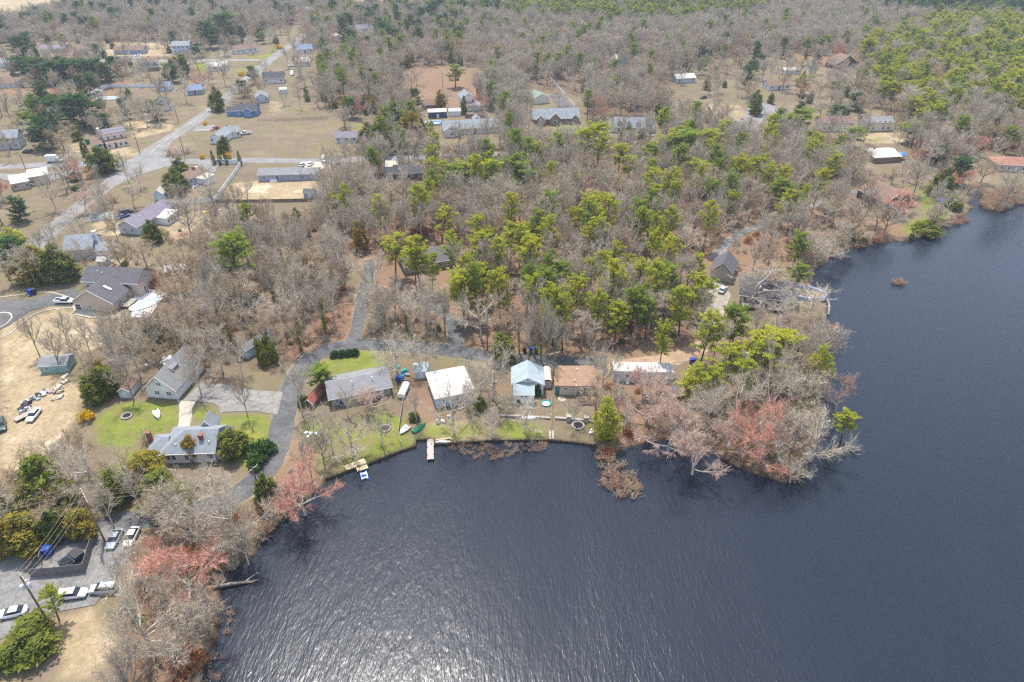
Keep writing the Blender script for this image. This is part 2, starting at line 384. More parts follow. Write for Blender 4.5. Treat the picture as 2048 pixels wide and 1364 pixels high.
def mat_water():
    m, N, L = newmat('water')
    o = N.new("ShaderNodeOutputMaterial"); b = N.new("ShaderNodeBsdfPrincipled")
    b.inputs['Base Color'].default_value = (.012, .0165, .027, 1)
    b.inputs['IOR'].default_value = 1.333; b.inputs['Roughness'].default_value = .28; b.inputs['Specular IOR Level'].default_value = .5
    g = N.new("ShaderNodeNewGeometry"); pos = g.outputs['Position']
    def wav(rot, sx, sy, scale, detail, dist=.6):
        mp = N.new("ShaderNodeMapping"); mp.inputs['Rotation'].default_value = (0,0,R_(rot)); mp.inputs['Scale'].default_value = (sx, sy, 1)
        L.new(pos, mp.inputs[0]); n = N.new("ShaderNodeTexNoise"); n.inputs['Scale'].default_value = scale
        n.inputs['Detail'].default_value = detail; n.inputs['Distortion'].default_value = dist; n.inputs['Roughness'].default_value = .45
        L.new(mp.outputs[0], n.inputs['Vector']); return n.outputs[0]
    a = wav(20, 1.0, .22, 1.7, 2.0); c = wav(5, 1.0, .28, 4.4, 2.0, .3); d = wav(48, 1.0, .5, .7, 2.0, .5)
    mpl = N.new('ShaderNodeMapping'); mpl.inputs['Rotation'].default_value = (0,0,R_(28)); mpl.inputs['Scale'].default_value = (1.0,.28,1); L.new(pos, mpl.inputs[0])
    big = ramp(N, L, noise(N, L, mpl.outputs[0], .03, 5, .6), .34, .66)   # wind lanes
    h = math_(N, L, 'ADD', math_(N, L, 'MULTIPLY', a, .075), math_(N, L, 'MULTIPLY', c, .035))
    h = math_(N, L, 'ADD', h, math_(N, L, 'MULTIPLY', d, .06))
    h = math_(N, L, 'MULTIPLY', h, math_(N, L, 'ADD', math_(N, L, 'MULTIPLY', big, .9), .4))
    L.new(math_(N, L, 'ADD', math_(N, L, 'MULTIPLY', big, .09), .165), b.inputs['Roughness'])
    bp = N.new("ShaderNodeBump"); bp.inputs['Strength'].default_value = 1.0; bp.inputs['Distance'].default_value = .8
    L.new(h, bp.inputs['Height']); L.new(bp.outputs[0], b.inputs['Normal'])
    L.new(b.outputs[0], o.inputs[0])
mat_water()
WATER_Z = -.42
def build_water():
    P = [(x, y) for x, y in LAKE]
    mb = MB(); c = (at(1024, 1150)[0], at(1024, 1150)[1])
    # outline pushed a little under the bank so that the sheet meets it everywhere
    n = len(P); Q = []
    ar = sum(P[i][0]*P[(i+1)%n][1]-P[(i+1)%n][0]*P[i][1] for i in range(n))
    sg = 1 if ar > 0 else -1
    for i in range(n):
        a, b_, c_ = Vector(P[i-1]), Vector(P[i]), Vector(P[(i+1)%n])
        t = ((b_-a).normalized()+(c_-b_).normalized())
        t = t.normalized() if t.length > 1e-6 else (c_-b_).normalized()
        nn = Vector((t.y, -t.x))*sg
        Q.append(b_+nn*.8)
    me = bpy.data.meshes.new("lake_water"); me.from_pydata([(q.x, q.y, WATER_Z) for q in Q], [], [tuple(range(n))] if sg > 0 else [tuple(range(n-1,-1,-1))])
    me.materials.append(MATS['water']); tag(ob("lake_water", me), kind='structure')
build_water()

# ------------------------------------------------------------------ roads, drives, paths
def asphalt(name, rgb, rgb2, crack=.5):
    m, N, L = newmat(name)
    o = N.new("ShaderNodeOutputMaterial"); b = N.new("ShaderNodeBsdfPrincipled")
    g = N.new("ShaderNodeNewGeometry"); pos = g.outputs['Position']
    n1 = noise(N, L, pos, .12, 6, .7); n2 = noise(N, L, pos, .8, 6, .7); n3 = noise(N, L, pos, 6, 3, .7)
    col = mixcol(N, L, ramp(N, L, n1, .42, .58), lin(rgb), lin(rgb2))
    col = mixcol(N, L, math_(N, L, 'MULTIPLY', ramp(N, L, n2, .42, .62), .55), col, tuple(x*.7 for x in lin(rgb)))
    col = mixcol(N, L, math_(N, L, 'MULTIPLY', ramp(N, L, n3, .4, .7), .25), col, tuple(min(1, x*1.4) for x in lin(rgb2)))
    vo = N.new("ShaderNodeTexVoronoi"); vo.feature = 'DISTANCE_TO_EDGE'; vo.inputs['Scale'].default_value = .22
    dm = N.new("ShaderNodeVectorMath"); dm.operation = 'ADD'
    nv = N.new("ShaderNodeTexNoise"); nv.inputs['Scale'].default_value = .5; L.new(pos, nv.inputs['Vector'])
    sc_ = N.new("ShaderNodeVectorMath"); sc_.operation = 'SCALE'; sc_.inputs[3].default_value = 3.0; L.new(nv.outputs['Color'], sc_.inputs[0])
    L.new(pos, dm.inputs[0]); L.new(sc_.outputs[0], dm.inputs[1]); L.new(dm.outputs[0], vo.inputs['Vector'])
    cr = ramp(N, L, vo.outputs['Distance'], .0, .03, (1,1,1,1), (0,0,0,1))
    col = mixcol(N, L, math_(N, L, 'MULTIPLY', cr, crack), col, tuple(x*.5 for x in lin(rgb)))
    L.new(col, b.inputs['Base Color']); b.inputs['Roughness'].default_value = .85; b.inputs['Specular IOR Level'].default_value = .2
    L.new(b.outputs[0], o.inputs[0]); return m
asphalt('asphalt', (104,103,102), (126,124,121)); asphalt('asphalt_dark', (76,77,79), (98,97,97), .4)
asphalt('asphalt_far', (112,111,111), (132,130,128)); asphalt('concrete', (160,150,136), (182,173,160), .4)
asphalt('concrete_drive', (106,104,101), (132,128,123), .6); asphalt('dirt', (138,116,96), (160,136,114), 0)
asphalt('gravel', (128,120,110), (150,142,132), 0); asphalt('pool_deck', (205,205,204), (228,226,222), .1)
ROADS = []                                       # world polylines + half width, kept clear of trees
_rz = [0.03]
def road(name, pts, width, mat, step=2.0, wob=.15, fade=0):
    P = smooth_line([at(x, y) for x, y in pts], step); n = len(P); z = _rz[0]; _rz[0] += .006
    vs = []; r = random.Random(len(name)+n)
    for i in range(n):
        t = (P[min(i+1,n-1)]-P[max(i-1,0)]).normalized(); nn = Vector((-t.y, t.x, 0))
        wl, wr = width/2+r.uniform(-wob, wob), width/2+r.uniform(-wob, wob)
        vs += [(P[i]+nn*wl)[:2]+(z,), (P[i]-nn*wr)[:2]+(z,)]
    fs = [(2*i, 2*i+1, 2*i+3, 2*i+2) for i in range(n-1)]
    me = bpy.data.meshes.new(name); me.from_pydata(vs, [], fs); me.materials.append(MATS[mat])
    ROADS.append(([p[:2] for p in P], width/2)); return tag(ob(name, me), kind='structure')
PAVED = []
def pave(name, pts, mat, world=False):
    P = pts if world else W(pts); z = _rz[0]; _rz[0] += .006
    a = sum(P[i][0]*P[(i+1)%len(P)][1]-P[(i+1)%len(P)][0]*P[i][1] for i in range(len(P)))
    if a < 0: P = P[::-1]
    me = bpy.data.meshes.new(name); me.from_pydata([(x, y, z) for x, y in P], [], [tuple(range(len(P)))]); me.materials.append(MATS[mat])
    PAVED.append(P); return tag(ob(name, me), kind='structure')
road("road_lakeside", [(120,1085),(210,1053),(320,1032),(410,1016),(480,985),(530,942),(556,890),(566,840),(580,790),(600,742),(640,706),(700,690),(780,691),(860,697),(930,706),(1010,716),(1100,722),(1215,730)], 5.0, 'asphalt_dark')
road("road_cross", [(-80,338),(80,330),(200,328),(330,325),(480,321),(640,322),(760,317),(880,313),(1000,308)], 6.0, 'asphalt_far')
road("road_diagonal", [(60,500),(130,438),(175,402),(230,358),(290,308),(350,270),(425,218),(500,155),(555,108),(600,78),(640,50)], 6.6, 'asphalt_far')
pave("road_junction", [(195,392),(245,330),(300,300),(345,278),(330,316),(400,318),(400,327),(330,334),(270,352)], 'asphalt_far')
road("road_upper", [(150,121),(250,122),(400,121),(520,120)], 6.0, 'asphalt_far')
road("driveway_wood", [(700,690),(714,655),(722,615),(728,575),(740,545),(735,520)], 3.3, 'asphalt_dark')
road("driveway_loop", [(912,702),(910,668),(900,640),(875,617),(835,602),(790,590),(740,572)], 3.3, 'asphalt_dark')
road("track_dirt", [(1205,729),(1280,727),(1340,718),(1390,702),(1425,680),(1440,655)], 4.4, 'dirt', wob=.5)
road("driveway_right", [(1430,520),(1450,490),(1490,462),(1560,440),(1640,405),(1700,385),(1750,375)], 3.2, 'asphalt')
road("path_walk", [(371,806),(372,826),(370,845),(364,862)], 2.6, 'concrete')
pave("path_walk_apron", [(354,801),(392,803),(384,818),(378,828),(366,828),(362,815)], 'concrete')
pave("driveway_garage", [(364,802),(401,768),(440,768),(515,782),(566,784),(556,830),(518,824),(474,823),(441,826),(436,812),(424,806)], 'concrete_drive')
pave("driveway_gravel", [(1395,560),(1440,560),(1462,590),(1450,620),(1440,655),(1400,650),(1405,610)], 'gravel')
pave("parking_lot", [(-120,1120),(60,1110),(160,1085),(215,1050),(262,1060),(262,1110),(230,1160),(190,1210),(110,1225),(40,1262),(-120,1330)], 'asphalt')
pave("driveway_beige_house", [(-60,602),(60,600),(150,575),(165,600),(160,612),(100,612),(60,622),(20,650),(-60,690)], 'asphalt_dark')
pave("driveway_long_house", [(175,425),(245,425),(275,430),(262,440),(215,440),(170,445)], 'asphalt_far')
pave("driveway_mobile_home", [(600,324),(652,324),(648,338),(632,338),(628,350),(610,336)], 'concrete')
pave("driveway_fenced_house", [(395,325),(440,326),(430,345),(405,350)], 'asphalt_far')
pave("driveway_white_house", [(392,252),(430,250),(432,262),(385,264)], 'asphalt_far')
pave("driveway_colonial", [(196,292),(212,294),(214,306),(200,312)], 'asphalt_far')
pave("driveway_brick_house", [(1100,190),(1120,186),(1142,214),(1142,240),(1115,212)], 'asphalt_dark')
pave("driveway_cape", [(1270,262),(1318,262),(1322,272),(1270,274)], 'asphalt_far')
pave("driveway_two_storey", [(372,112),(395,103),(402,110),(380,120)], 'asphalt_far')
pave("road_cul_de_sac", [(1500,212),(1535,205),(1570,230),(1575,252),(1530,262),(1480,262),(1480,240)], 'asphalt_far')
pave("driveway_upper_ranch", [(262,108),(280,108),(284,118),(268,120)], 'asphalt_far')
pave("driveway_far_left", [(-60,345),(60,350),(150,338),(170,345),(110,360),(60,372)], 'asphalt_far')
pave("patio_cottage", [(1041,808),(1065,808),(1065,819),(1040,819)], 'concrete_drive')
pave("driveway_north", [(740,250),(762,235),(752,270),(748,318),(732,318),(735,280)], 'asphalt_far')
pave("driveway_dark_house", [(768,322),(796,322),(796,334),(768,340)], 'concrete')
pave("pad_dumpster", [(88,1108),(182,1088),(170,1140),(66,1150)], 'concrete_drive')
# ------------------------------------------------------------------ where the woods stand and where the land is open
OPEN = [
 [(-400,78),(200,82),(440,82),(600,50),(632,120),(652,225),(750,232),(762,300),(665,312),(655,400),(590,430),(470,445),(400,480),(395,540),(260,548),(-400,610)],
 [(-400,590),(330,556),(315,640),(230,690),(285,720),(290,770),(430,730),(560,750),(620,690),(700,676),(800,680),(920,690),(1200,700),(1400,690),(1430,750),(1400,830),(1200,910),(640,980),(480,1010),(300,1040),(180,1040),(-400,1040)],
 [(-400,1090),(180,1080),(280,1050),(270,1110),(250,1250),(230,1500),(-400,1500)],
 [(808,138),(900,130),(968,134),(975,185),(935,215),(1000,232),(1005,285),(870,292),(850,262),(800,222)],
 [(1058,185),(1140,185),(1170,205),(1172,250),(1212,238),(1320,238),(1330,285),(1205,285),(1060,270)],
 [(1310,190),(1400,120),(1560,105),(1730,108),(1725,160),(1660,180),(1800,235),(1830,290),(1830,345),(1720,350),(1700,300),(1620,275),(1560,290),(1480,280),(1340,245)],
 [(1720,420),(1760,370),(1850,335),(1960,300),(2120,320),(2120,380),(1950,425),(1880,455),(1800,480),(1730,470)],
 [(1390,540),(1430,500),(1470,510),(1650,540),(1680,640),(1500,655),(1390,660)],
 [(-150,-60),(262,-60),(205,16),(95,32),(0,62),(-150,80)], [(685,30),(722,-40),(935,-40),(910,14),(800,26)],
 [(690,510),(760,500),(930,490),(940,560),(880,600),(740,590),(700,580)],
]
OPENW = [W([(x, max(y, -150)) for x, y in p]) for p in OPEN]
def woods_at(ux, uy, x, y):
    o = np.zeros(np.shape(x), bool)
    for p in OPENW: o |= in_poly(x, y, p)
    o |= in_poly(x, y, LAKE)
    return np.where(o, 0.0, 1.0)
build_ground()

# ------------------------------------------------------------------ plant materials
veg('bark_grey', (132,120,110), (158,146,134)); veg('bark_brown', (84,70,60), (106,88,74)); veg('bark_pale', (190,178,164), (206,196,182))
veg('twig_grey', (178,167,148), (200,189,168), third=(162,151,134)); veg('twig_tan', (180,160,132), (196,174,146), third=(162,142,116))
veg('twig_mauve', (168,157,142), (188,176,158), third=(154,142,128))
veg('twig_red', (200,138,118), (204,152,132), third=(186,142,126)); veg('twig_pink', (188,162,148), (190,158,146), third=(176,152,138))
veg('needle_olive', (158,164,58), (178,174,60), .38, (216,212,44), third=(130,142,56)); veg('needle_dark', (66,94,58), (90,112,66), .25, (120,146,60), third=(54,78,52))
veg('needle_mid', (122,140,58), (144,154,62), .34, (180,188,52), third=(100,120,54))
veg('cedar_green', (98,108,46), (128,128,52), .26, (158,156,46), third=(76,90,44)); veg('cedar_rust', (170,128,52), (142,124,52), .28, (200,150,44), third=(104,112,48))
veg('leaf_ivy', (112,120,46), (134,136,52), .3, (164,166,44), third=(88,98,42)); veg('leaf_gloss', (62,86,42), (76,98,48), .2, (96,126,50), third=(48,68,36))
veg('flower_yellow', (214,170,20), (204,160,30), .2); veg('willow_yellow', (176,172,44), (186,178,50), .3, third=(150,146,50))
veg('reed', (204,168,136), (186,150,120), .1, third=(172,136,108)); veg('dead_leaf', (158,100,66), (140,92,64), .2)

def rvec(r):
    a = r.uniform(0, 2*math.pi); z = r.uniform(-1, 1); q = math.sqrt(1-z*z); return Vector((q*math.cos(a), q*math.sin(a), z))
def path(r, p, d, l, n, up=.12, jit=.16):
    out = [p.copy()]; d = d.normalized()
    for i in range(n):
        d = (d+Vector((0,0,up))+rvec(r)*jit).normalized(); p = p+d*(l/n); out.append(p.copy())
    return out, d
def side(r, d, ang):
    a = d.orthogonal().normalized(); b = d.cross(a); t = r.uniform(0, 2*math.pi)
    return (d*math.cos(ang)+(a*math.cos(t)+b*math.sin(t))*math.sin(ang)).normalized()
def along(P, t):
    f = t*(len(P)-1); i = min(int(f), len(P)-2); return P[i].lerp(P[i+1], f-i), (P[i+1]-P[i]).normalized()
def mesh2(name, groups):
    """several (verts, faces) soups with a material each in one mesh of triangles"""
    V, T, M, k = [], [], [], 0; mats = []
    for j, (v, f, m) in enumerate(groups):
        v = np.asarray(v, np.float32).reshape(-1, 3)
        t = []
        for q in f:
            t += [(q[0], q[i], q[i+1]) for i in range(1, len(q)-1)]
        t = np.asarray(t, np.int32).reshape(-1, 3)
        V.append(v); T.append(t+k); M.append(np.full(len(t), j, np.int32)); k += len(v); mats.append(m)
    me = fast_mesh(name, np.concatenate(V), np.concatenate(T), None)
    for m in mats: me.materials.append(m)
    me.polygons.foreach_set('material_index', np.concatenate(M)); return me
def tri_soup(tr):
    v = np.asarray(tr, np.float32).reshape(-1, 3); return v, [(3*i, 3*i+1, 3*i+2) for i in range(len(v)//3)]
def ribbon(r, p, d, l, w):
    s = d.cross(rvec(r)); s = s.normalized() if s.length > 1e-4 else d.orthogonal().normalized()
    s *= w*.5; q = p+d*l; return [p-s, p+s, q]
def bare_mesh(seed, H=16., R=5., limbs=6, fork=.3, twig='twig_grey', bark='bark_grey', ntw=8, spread=1.0, limbmat=None, tw=.045, lean=0.0):
    r = random.Random(seed); tr, cr, tt = MB(), MB(), []
    r0 = H*.016+.05
    P, d = path(r, Vector((0,0,-.3)), Vector((lean+r.uniform(-.06,.06), r.uniform(-.06,.06), 1)), H*fork+.3, 4, .06, .05)
    lead, dl = path(r, P[-1], d, H*.52, 5, .12, .12)
    T = P+lead[1:]
    tr.tube(T, [r0*1.25]+[r0*(1-.1*i) for i in range(1, 5)]+[r0*.62*(1-.17*i) for i in range(1, 6)], 7)
    L1 = [(lead, r0*.4)]
    for i in range(limbs):
        t = r.uniform(.7, 1.0) if i < limbs//2 else r.uniform(.0, .55)
        p, dd = along(P, t) if i < limbs//2 else along(lead, t)
        az = 2*math.pi*(i/limbs)+r.uniform(-.5, .5); tilt = r.uniform(.7, 1.2)*spread
        o = Vector((math.cos(az)*math.sin(tilt), math.sin(az)*math.sin(tilt), math.cos(tilt)))
        ln = H*r.uniform(.42, .58)*(1 if i < limbs//2 else .72)
        Q, _ = path(r, p, o, ln, 6, .09, .2); tr.tube(Q, [r0*.5*(1-.14*k) for k in range(7)], 5)
        L1.append((Q, r0*.36))
    L2 = []
    for Q, rr in L1:
        for k in range(9):
            t = .18+.8*k/8+r.uniform(-.05, .05); p, dd = along(Q, min(t, .99))
            o = side(r, dd, r.uniform(.5, 1.0)); o.z = abs(o.z)*.6+o.z*.4+.1
            ln = H*r.uniform(.13, .24)*(1.15-.45*t)
            q, _ = path(r, p, o, ln, 3, .12, .22); cr.tube(q, [rr*.45*(1-t*.4), rr*.32*(1-t*.4), rr*.2*(1-t*.3), .012], 3, False)
            L2.append(q)
        L2.append(Q[-3:])
    for q in L2:
        for k in range(7):
            p, dd = along(q, r.uniform(.15, 1)); o = side(r, dd, r.uniform(.35, .95)); o.z += .15; o.normalize()
            ln = H*r.uniform(.05, .11); tt.append(ribbon(r, p, o, ln, tw*1.7))
            for j in range(ntw):
                u = r.uniform(.1, 1); o2 = side(r, o, r.uniform(.3, .9)); o2.z += .12; o2.normalize()
                tt.append(ribbon(r, p+o*ln*u, o2, r.uniform(.45, 1.15)*H/16, tw))
    flat = [c for t3 in tt for v in t3 for c in v]
    crown = mesh2("crown", [(cr.v, cr.f, MATS[limbmat or bark]), (*tri_soup(flat), MATS[twig])])
    return tr.mesh("trunk", MATS[bark], True), crown
def leaves(g, cen, rad, n, size, flat=.75, up=.35):
    """n leaf sprays spread through each ellipsoidal clump; returns quads"""
    cen = np.asarray(cen, float); rad = np.asarray(rad, float); M = len(cen)
    c = np.repeat(cen, n, 0); rr = np.repeat(rad, n)[:, None]
    v = g.normal(size=(M*n, 3)); v /= np.linalg.norm(v, axis=1)[:, None]
    q = v*(g.uniform(.35, 1, (M*n, 1))**.5); q[:, 2] *= flat; pos = c+q*rr
    nrm = v+g.normal(size=v.shape)*.7; nrm[:, 2] += up; nrm /= np.linalg.norm(nrm, axis=1)[:, None]
    a = np.cross(nrm, g.normal(size=v.shape)); a /= np.linalg.norm(a, axis=1)[:, None]; b = np.cross(nrm, a)
    s = size*g.uniform(.6, 1.5, (M*n, 1)); b *= .42
    V = np.stack([pos-a*s, pos-b*s, pos+a*s, pos+b*s], 1).reshape(-1, 3)
    return V, np.arange(len(V)).reshape(-1, 4)
def pine_mesh(seed, H=17., R=3.6, base=.5, mat='needle_olive', bark='bark_brown', whorls=15, dense=58, size=.17, taper=.8):
    r = random.Random(seed); g = np.random.default_rng(seed); tr = MB()
    P, d = path(r, Vector((0,0,-.3)), Vector((r.uniform(-.07,.07), r.uniform(-.07,.07), 1)), H*.97+.3, 8, .05, .045)
    tr.tube(P, [H*.0135+.03]+[H*.012*(1-.105*i)+.02 for i in range(1, 9)], 6)
    cen, rad = [], []
    for k in range(whorls):
        t = base+(1-base)*(k+.5)/whorls; h = (t-base)/(1-base)
        reach = R*(.55+.75*math.sin(math.pi*min(1, h*taper+.12)))*(1 if h < .75 else 1.25-(h-.75)*2.4)
        for j in range(r.choice((2, 3, 4, 4))):
            p, dd = along(P, min(.99, t+r.uniform(-.02, .02))); az = r.uniform(0, 2*math.pi); tilt = R_(r.uniform(58, 86)-h*34)
            o = Vector((math.cos(az)*math.sin(tilt), math.sin(az)*math.sin(tilt), math.cos(tilt)))
            ln = max(.5, reach*r.uniform(.55, 1.1)); q, _ = path(r, p, o, ln, 3, .1, .14)
            tr.tube(q, [.055, .045, .03, .015], 3, False)
            for f in ((.5, .78, 1.0) if ln > 1.6 else (.7, 1.0)):
                pp, _d = along(q, min(f, .999)); cen.append(pp+rvec(r)*.25); rad.append(r.uniform(.34, .78)*R/3.6)
    cen.append(P[-1]); rad.append(.8)
    V, F = leaves(g, [tuple(c) for c in cen], rad, dense, size, .62, .5)
    return tr.mesh("trunk", MATS[bark], True), fast_mesh("crown", V, F, MATS[mat])
def cone_mesh(seed, H=9., R=2.4, mat='cedar_green', bark='bark_brown', n=240, belly=.28, blunt=.55, size=.19, per=24):
    """dense evergreen grown to the ground: cedar, arborvitae, holly"""
    r = random.Random(seed); g = np.random.default_rng(seed); tr = MB()
    P, d = path(r, Vector((0,0,-.2)), Vector((0,0,1)), H*.95, 4, .05, .03); tr.tube(P, [H*.02, H*.016, H*.012, H*.007, .01], 6)
    cen, rad = [], []
    lead = [(0,0,1.0)]+([(math.cos(a)*R*q, math.sin(a)*R*q, hh) for a, q, hh in ((r.uniform(0,2), .42, .82), (r.uniform(2,4), .5, .68), (r.uniform(4,6.2), .46, .75))] if R > 1.5 else [])
    for k in range(n):
        lx, ly, lh = lead[k % len(lead)] if len(lead) > 1 else lead[0]; sh = .62 if len(lead) > 1 else 1.0
        t = (k+r.random())/n; prof = (min(1, .35+t/belly*.65) if t < belly else (1-(t-belly)/(1-belly))**blunt)
        a = r.uniform(0, 2*math.pi); q = R*prof*r.uniform(.55, 1.0)*(1+.16*math.sin(3*a+seed)); cen.append((lx+math.cos(a)*q*sh, ly+math.sin(a)*q*sh, .25+t*(H-.5)*lh)); rad.append(r.uniform(.26, .72)*R/2.4)
    V, F = leaves(g, cen, rad, per, size, .8, .45)
    return tr.mesh("trunk", MATS[bark], True), fast_mesh("crown", V, F, MATS[mat])
def shrub_mesh(seed, H=2.2, R=1.6, stems=16, mat='twig_tan', ntw=26, tw=.035):
    r = random.Random(seed); st, tt = MB(), []
    for i in range(stems):
        az = r.uniform(0, 6.283); tilt = r.uniform(.1, .75)
        o = Vector((math.cos(az)*math.sin(tilt), math.sin(az)*math.sin(tilt), math.cos(tilt)))
        q, _ = path(r, Vector((r.uniform(-.3,.3)*R, r.uniform(-.3,.3)*R, -.1)), o, H*r.uniform(.7, 1.1), 3, .08, .2)
        st.tube(q, [.03, .022, .015, .008], 3, False)
        for k in range(ntw):
            p, dd = along(q, r.uniform(.15, 1)); o2 = side(r, dd, r.uniform(.3, 1.0)); tt.append(ribbon(r, p, o2, r.uniform(.3, .75)*H/2.2, tw))
    flat = [c for t3 in tt for v in t3 for c in v]; v, f = tri_soup(flat)
    return st.mesh("stems", MATS['bark_grey']), mesh2("twigs", [(v, f, MATS[mat])])
def blob_mesh(seed, H=1.8, R=1.3, mat='leaf_gloss', n=46, per=34, size=.16):
    r = random.Random(seed); g = np.random.default_rng(seed); st = MB(); cen, rad = [], []
    for k in range(n):
        v = rvec(r); v.z = abs(v.z); q = r.uniform(.45, .95); cen.append((v.x*R*q, v.y*R*q, .2+v.z*(H-.3)*q)); rad.append(r.uniform(.28, .5)*R/1.3)
    for k in range(5): st.tube([(0,0,-.1), (r.uniform(-.5,.5)*R, r.uniform(-.5,.5)*R, H*.7)], [.05, .015], 4, False)
    V, F = leaves(g, cen, rad, per, size, .8, .4)
    return st.mesh("stems", MATS['bark_brown']), fast_mesh("foliage", V, F, MATS[mat])
def ivy_mesh(seed, H):
    g = np.random.default_rng(seed); r = random.Random(seed); cen, rad = [], []
    for k in range(34):
        t = k/34; a = r.uniform(0, 6.283); q = .6*(1-t*.3)*r.uniform(.4,1.3); cen.append((math.cos(a)*q, math.sin(a)*q, .3+t*H*r.uniform(.85,1.15))); rad.append(r.uniform(.4, .95)*(1.15-.5*t))
    V, F = leaves(g, cen, rad, 30, .17, .9, .2); return fast_mesh("ivy", V, F, MATS['leaf_ivy'])
K = {}
K['bare'] = ([bare_mesh(100+i, 16, 5, (5,6,7,6)[i%4], (.3,.36,.26,.4)[i%4], ('twig_grey','twig_mauve','twig_tan','twig_grey')[i%4], bark=('bark_pale','bark_grey','bark_grey','bark_pale')[i%4], ntw=6+i%3, spread=(1.0,.9,1.1,.8)[i%4]) for i in range(8)], 16., 6.0)
K['big'] = ([bare_mesh(300+i, 17, 6, 8, .24, 'twig_grey', 'bark_pale', 7, 1.1, 'bark_pale', .038) for i in range(3)], 17., 7.5)
K['maple'] = ([bare_mesh(200+i, 13, 5, 7, .2, ('twig_red','twig_pink','twig_red')[i], 'bark_pale', 15, 1.08, 'bark_pale', .03) for i in range(3)], 13., 6.0)
K['pine'] = ([pine_mesh(400+i, 17, 3.4, (.44,.38,.5,.34,.46)[i], whorls=(15,17,13,18,15)[i]) for i in range(5)], 17., 4.4)
K['midpine'] = ([pine_mesh(450+i, 17, 3.4, (.42,.34,.5)[i], 'needle_mid', whorls=17) for i in range(3)], 17., 4.2)
K['darkpine'] = ([pine_mesh(500+i, 17, 4.2, (.1,.06,.14)[i], 'needle_dark', whorls=24, dense=44, size=.22, taper=.75) for i in range(3)], 17., 5.0)
K['cedar'] = ([cone_mesh(600+i, 9, 2.4, 'cedar_green', blunt=(.55,.8,.65)[i]) for i in range(3)], 9., 2.6)
K['rust'] = ([cone_mesh(650+i, 9, 2.4, 'cedar_rust', blunt=(.5,.7)[i], belly=.35) for i in range(2)], 9., 2.6)
K['arb'] = ([cone_mesh(680, 5, 1.0, 'cedar_green', n=70, belly=.2, blunt=.7, size=.14)], 5., 1.0)
K['shrub'] = ([shrub_mesh(700+i, 2.2, 1.6, 18, ('twig_tan','twig_grey','reed')[i]) for i in range(3)], 2.2, 1.8)
K['evergreen'] = ([blob_mesh(800+i, 1.8, 1.3, ('leaf_gloss','cedar_green')[i]) for i in range(2)], 1.8, 1.4)
K['yellow'] = ([blob_mesh(830, 1.6, 1.3, 'flower_yellow', 30, 26, .14)], 1.6, 1.4)
K['ivybush'] = ([blob_mesh(840, 3.2, 1.3, 'leaf_ivy', 50, 34, .17)], 3.2, 1.4)
K['beech'] = ([(lambda t: (t[0], t[1]))(blob_mesh(850, 3.0, 1.8, 'dead_leaf', 46, 22, .15))], 3.0, 1.9)
K['oval'] = ([cone_mesh(690+i, 9, 2.6, 'needle_olive' if i else 'leaf_ivy', n=170, belly=.45, blunt=.5, size=.2) for i in range(2)], 9., 2.6)
for _k, (_ms, _h, _r) in list(K.items()):          # true size of every plant as modelled
    rr, hh = [], []
    for _t, _c in _ms:
        co = np.empty(len(_c.vertices)*3, np.float32); _c.vertices.foreach_get('co', co); co = co.reshape(-1, 3)
        rr.append(np.percentile(np.hypot(co[:,0], co[:,1]), 95)); hh.append(np.percentile(co[:,2], 99.7))
    K[_k] = (_ms, float(np.mean(hh)), float(np.mean(rr)))
IVY = [ivy_mesh(900, 8.5), ivy_mesh(901, 10.5), ivy_mesh(902, 6.5)]
NAMES = {'bare': ('bare_tree','trunk','crown','tree'), 'big': ('bare_tree','trunk','crown','tree'), 'maple': ('maple_tree','trunk','crown','tree'),
 'pine': ('pine_tree','trunk','crown','tree'), 'midpine': ('pine_tree','trunk','crown','tree'), 'darkpine': ('evergreen_tree','trunk','crown','tree'),
 'cedar': ('cedar_tree','trunk','crown','tree'), 'rust': ('cedar_tree','trunk','crown','tree'), 'oval': ('conifer_tree','trunk','crown','tree'), 'arb': ('arborvitae','trunk','crown','tree'),
 'shrub': ('bare_shrub','stems','twigs','shrub'), 'evergreen': ('evergreen_shrub','stems','foliage','shrub'), 'yellow': ('flowering_shrub','stems','foliage','shrub'),
 'ivybush': ('ivy_shrub','stems','foliage','shrub'), 'beech': ('young_beech','stems','foliage','shrub')}
PROTO = {}
def plant(kind, x, y, R, H, label, group=None, rz=None, ivy=False, lean=None, var=None):
    me, H0, R0 = K[kind]; nm, p1, p2, cat = NAMES[kind]
    v = var if var is not None else random.randrange(len(me))
    z = float(ground_z(x, y)[0]) if y < 320 else 0.0
    t = thing(nm, label, cat, (x, y, max(z, -.7)), random.uniform(0, 6.283) if rz is None else rz, group, (R/R0, R/R0, H/H0))
    if lean: t.rotation_euler = (lean[0], lean[1], t.rotation_euler.z)
    a = ob(p1, me[v][0], t); b = ob(p2, me[v][1], t)
    PROTO.setdefault((kind, v), (a, b))
    if ivy: ob('ivy', IVY[random.randrange(3)], t)
    return t
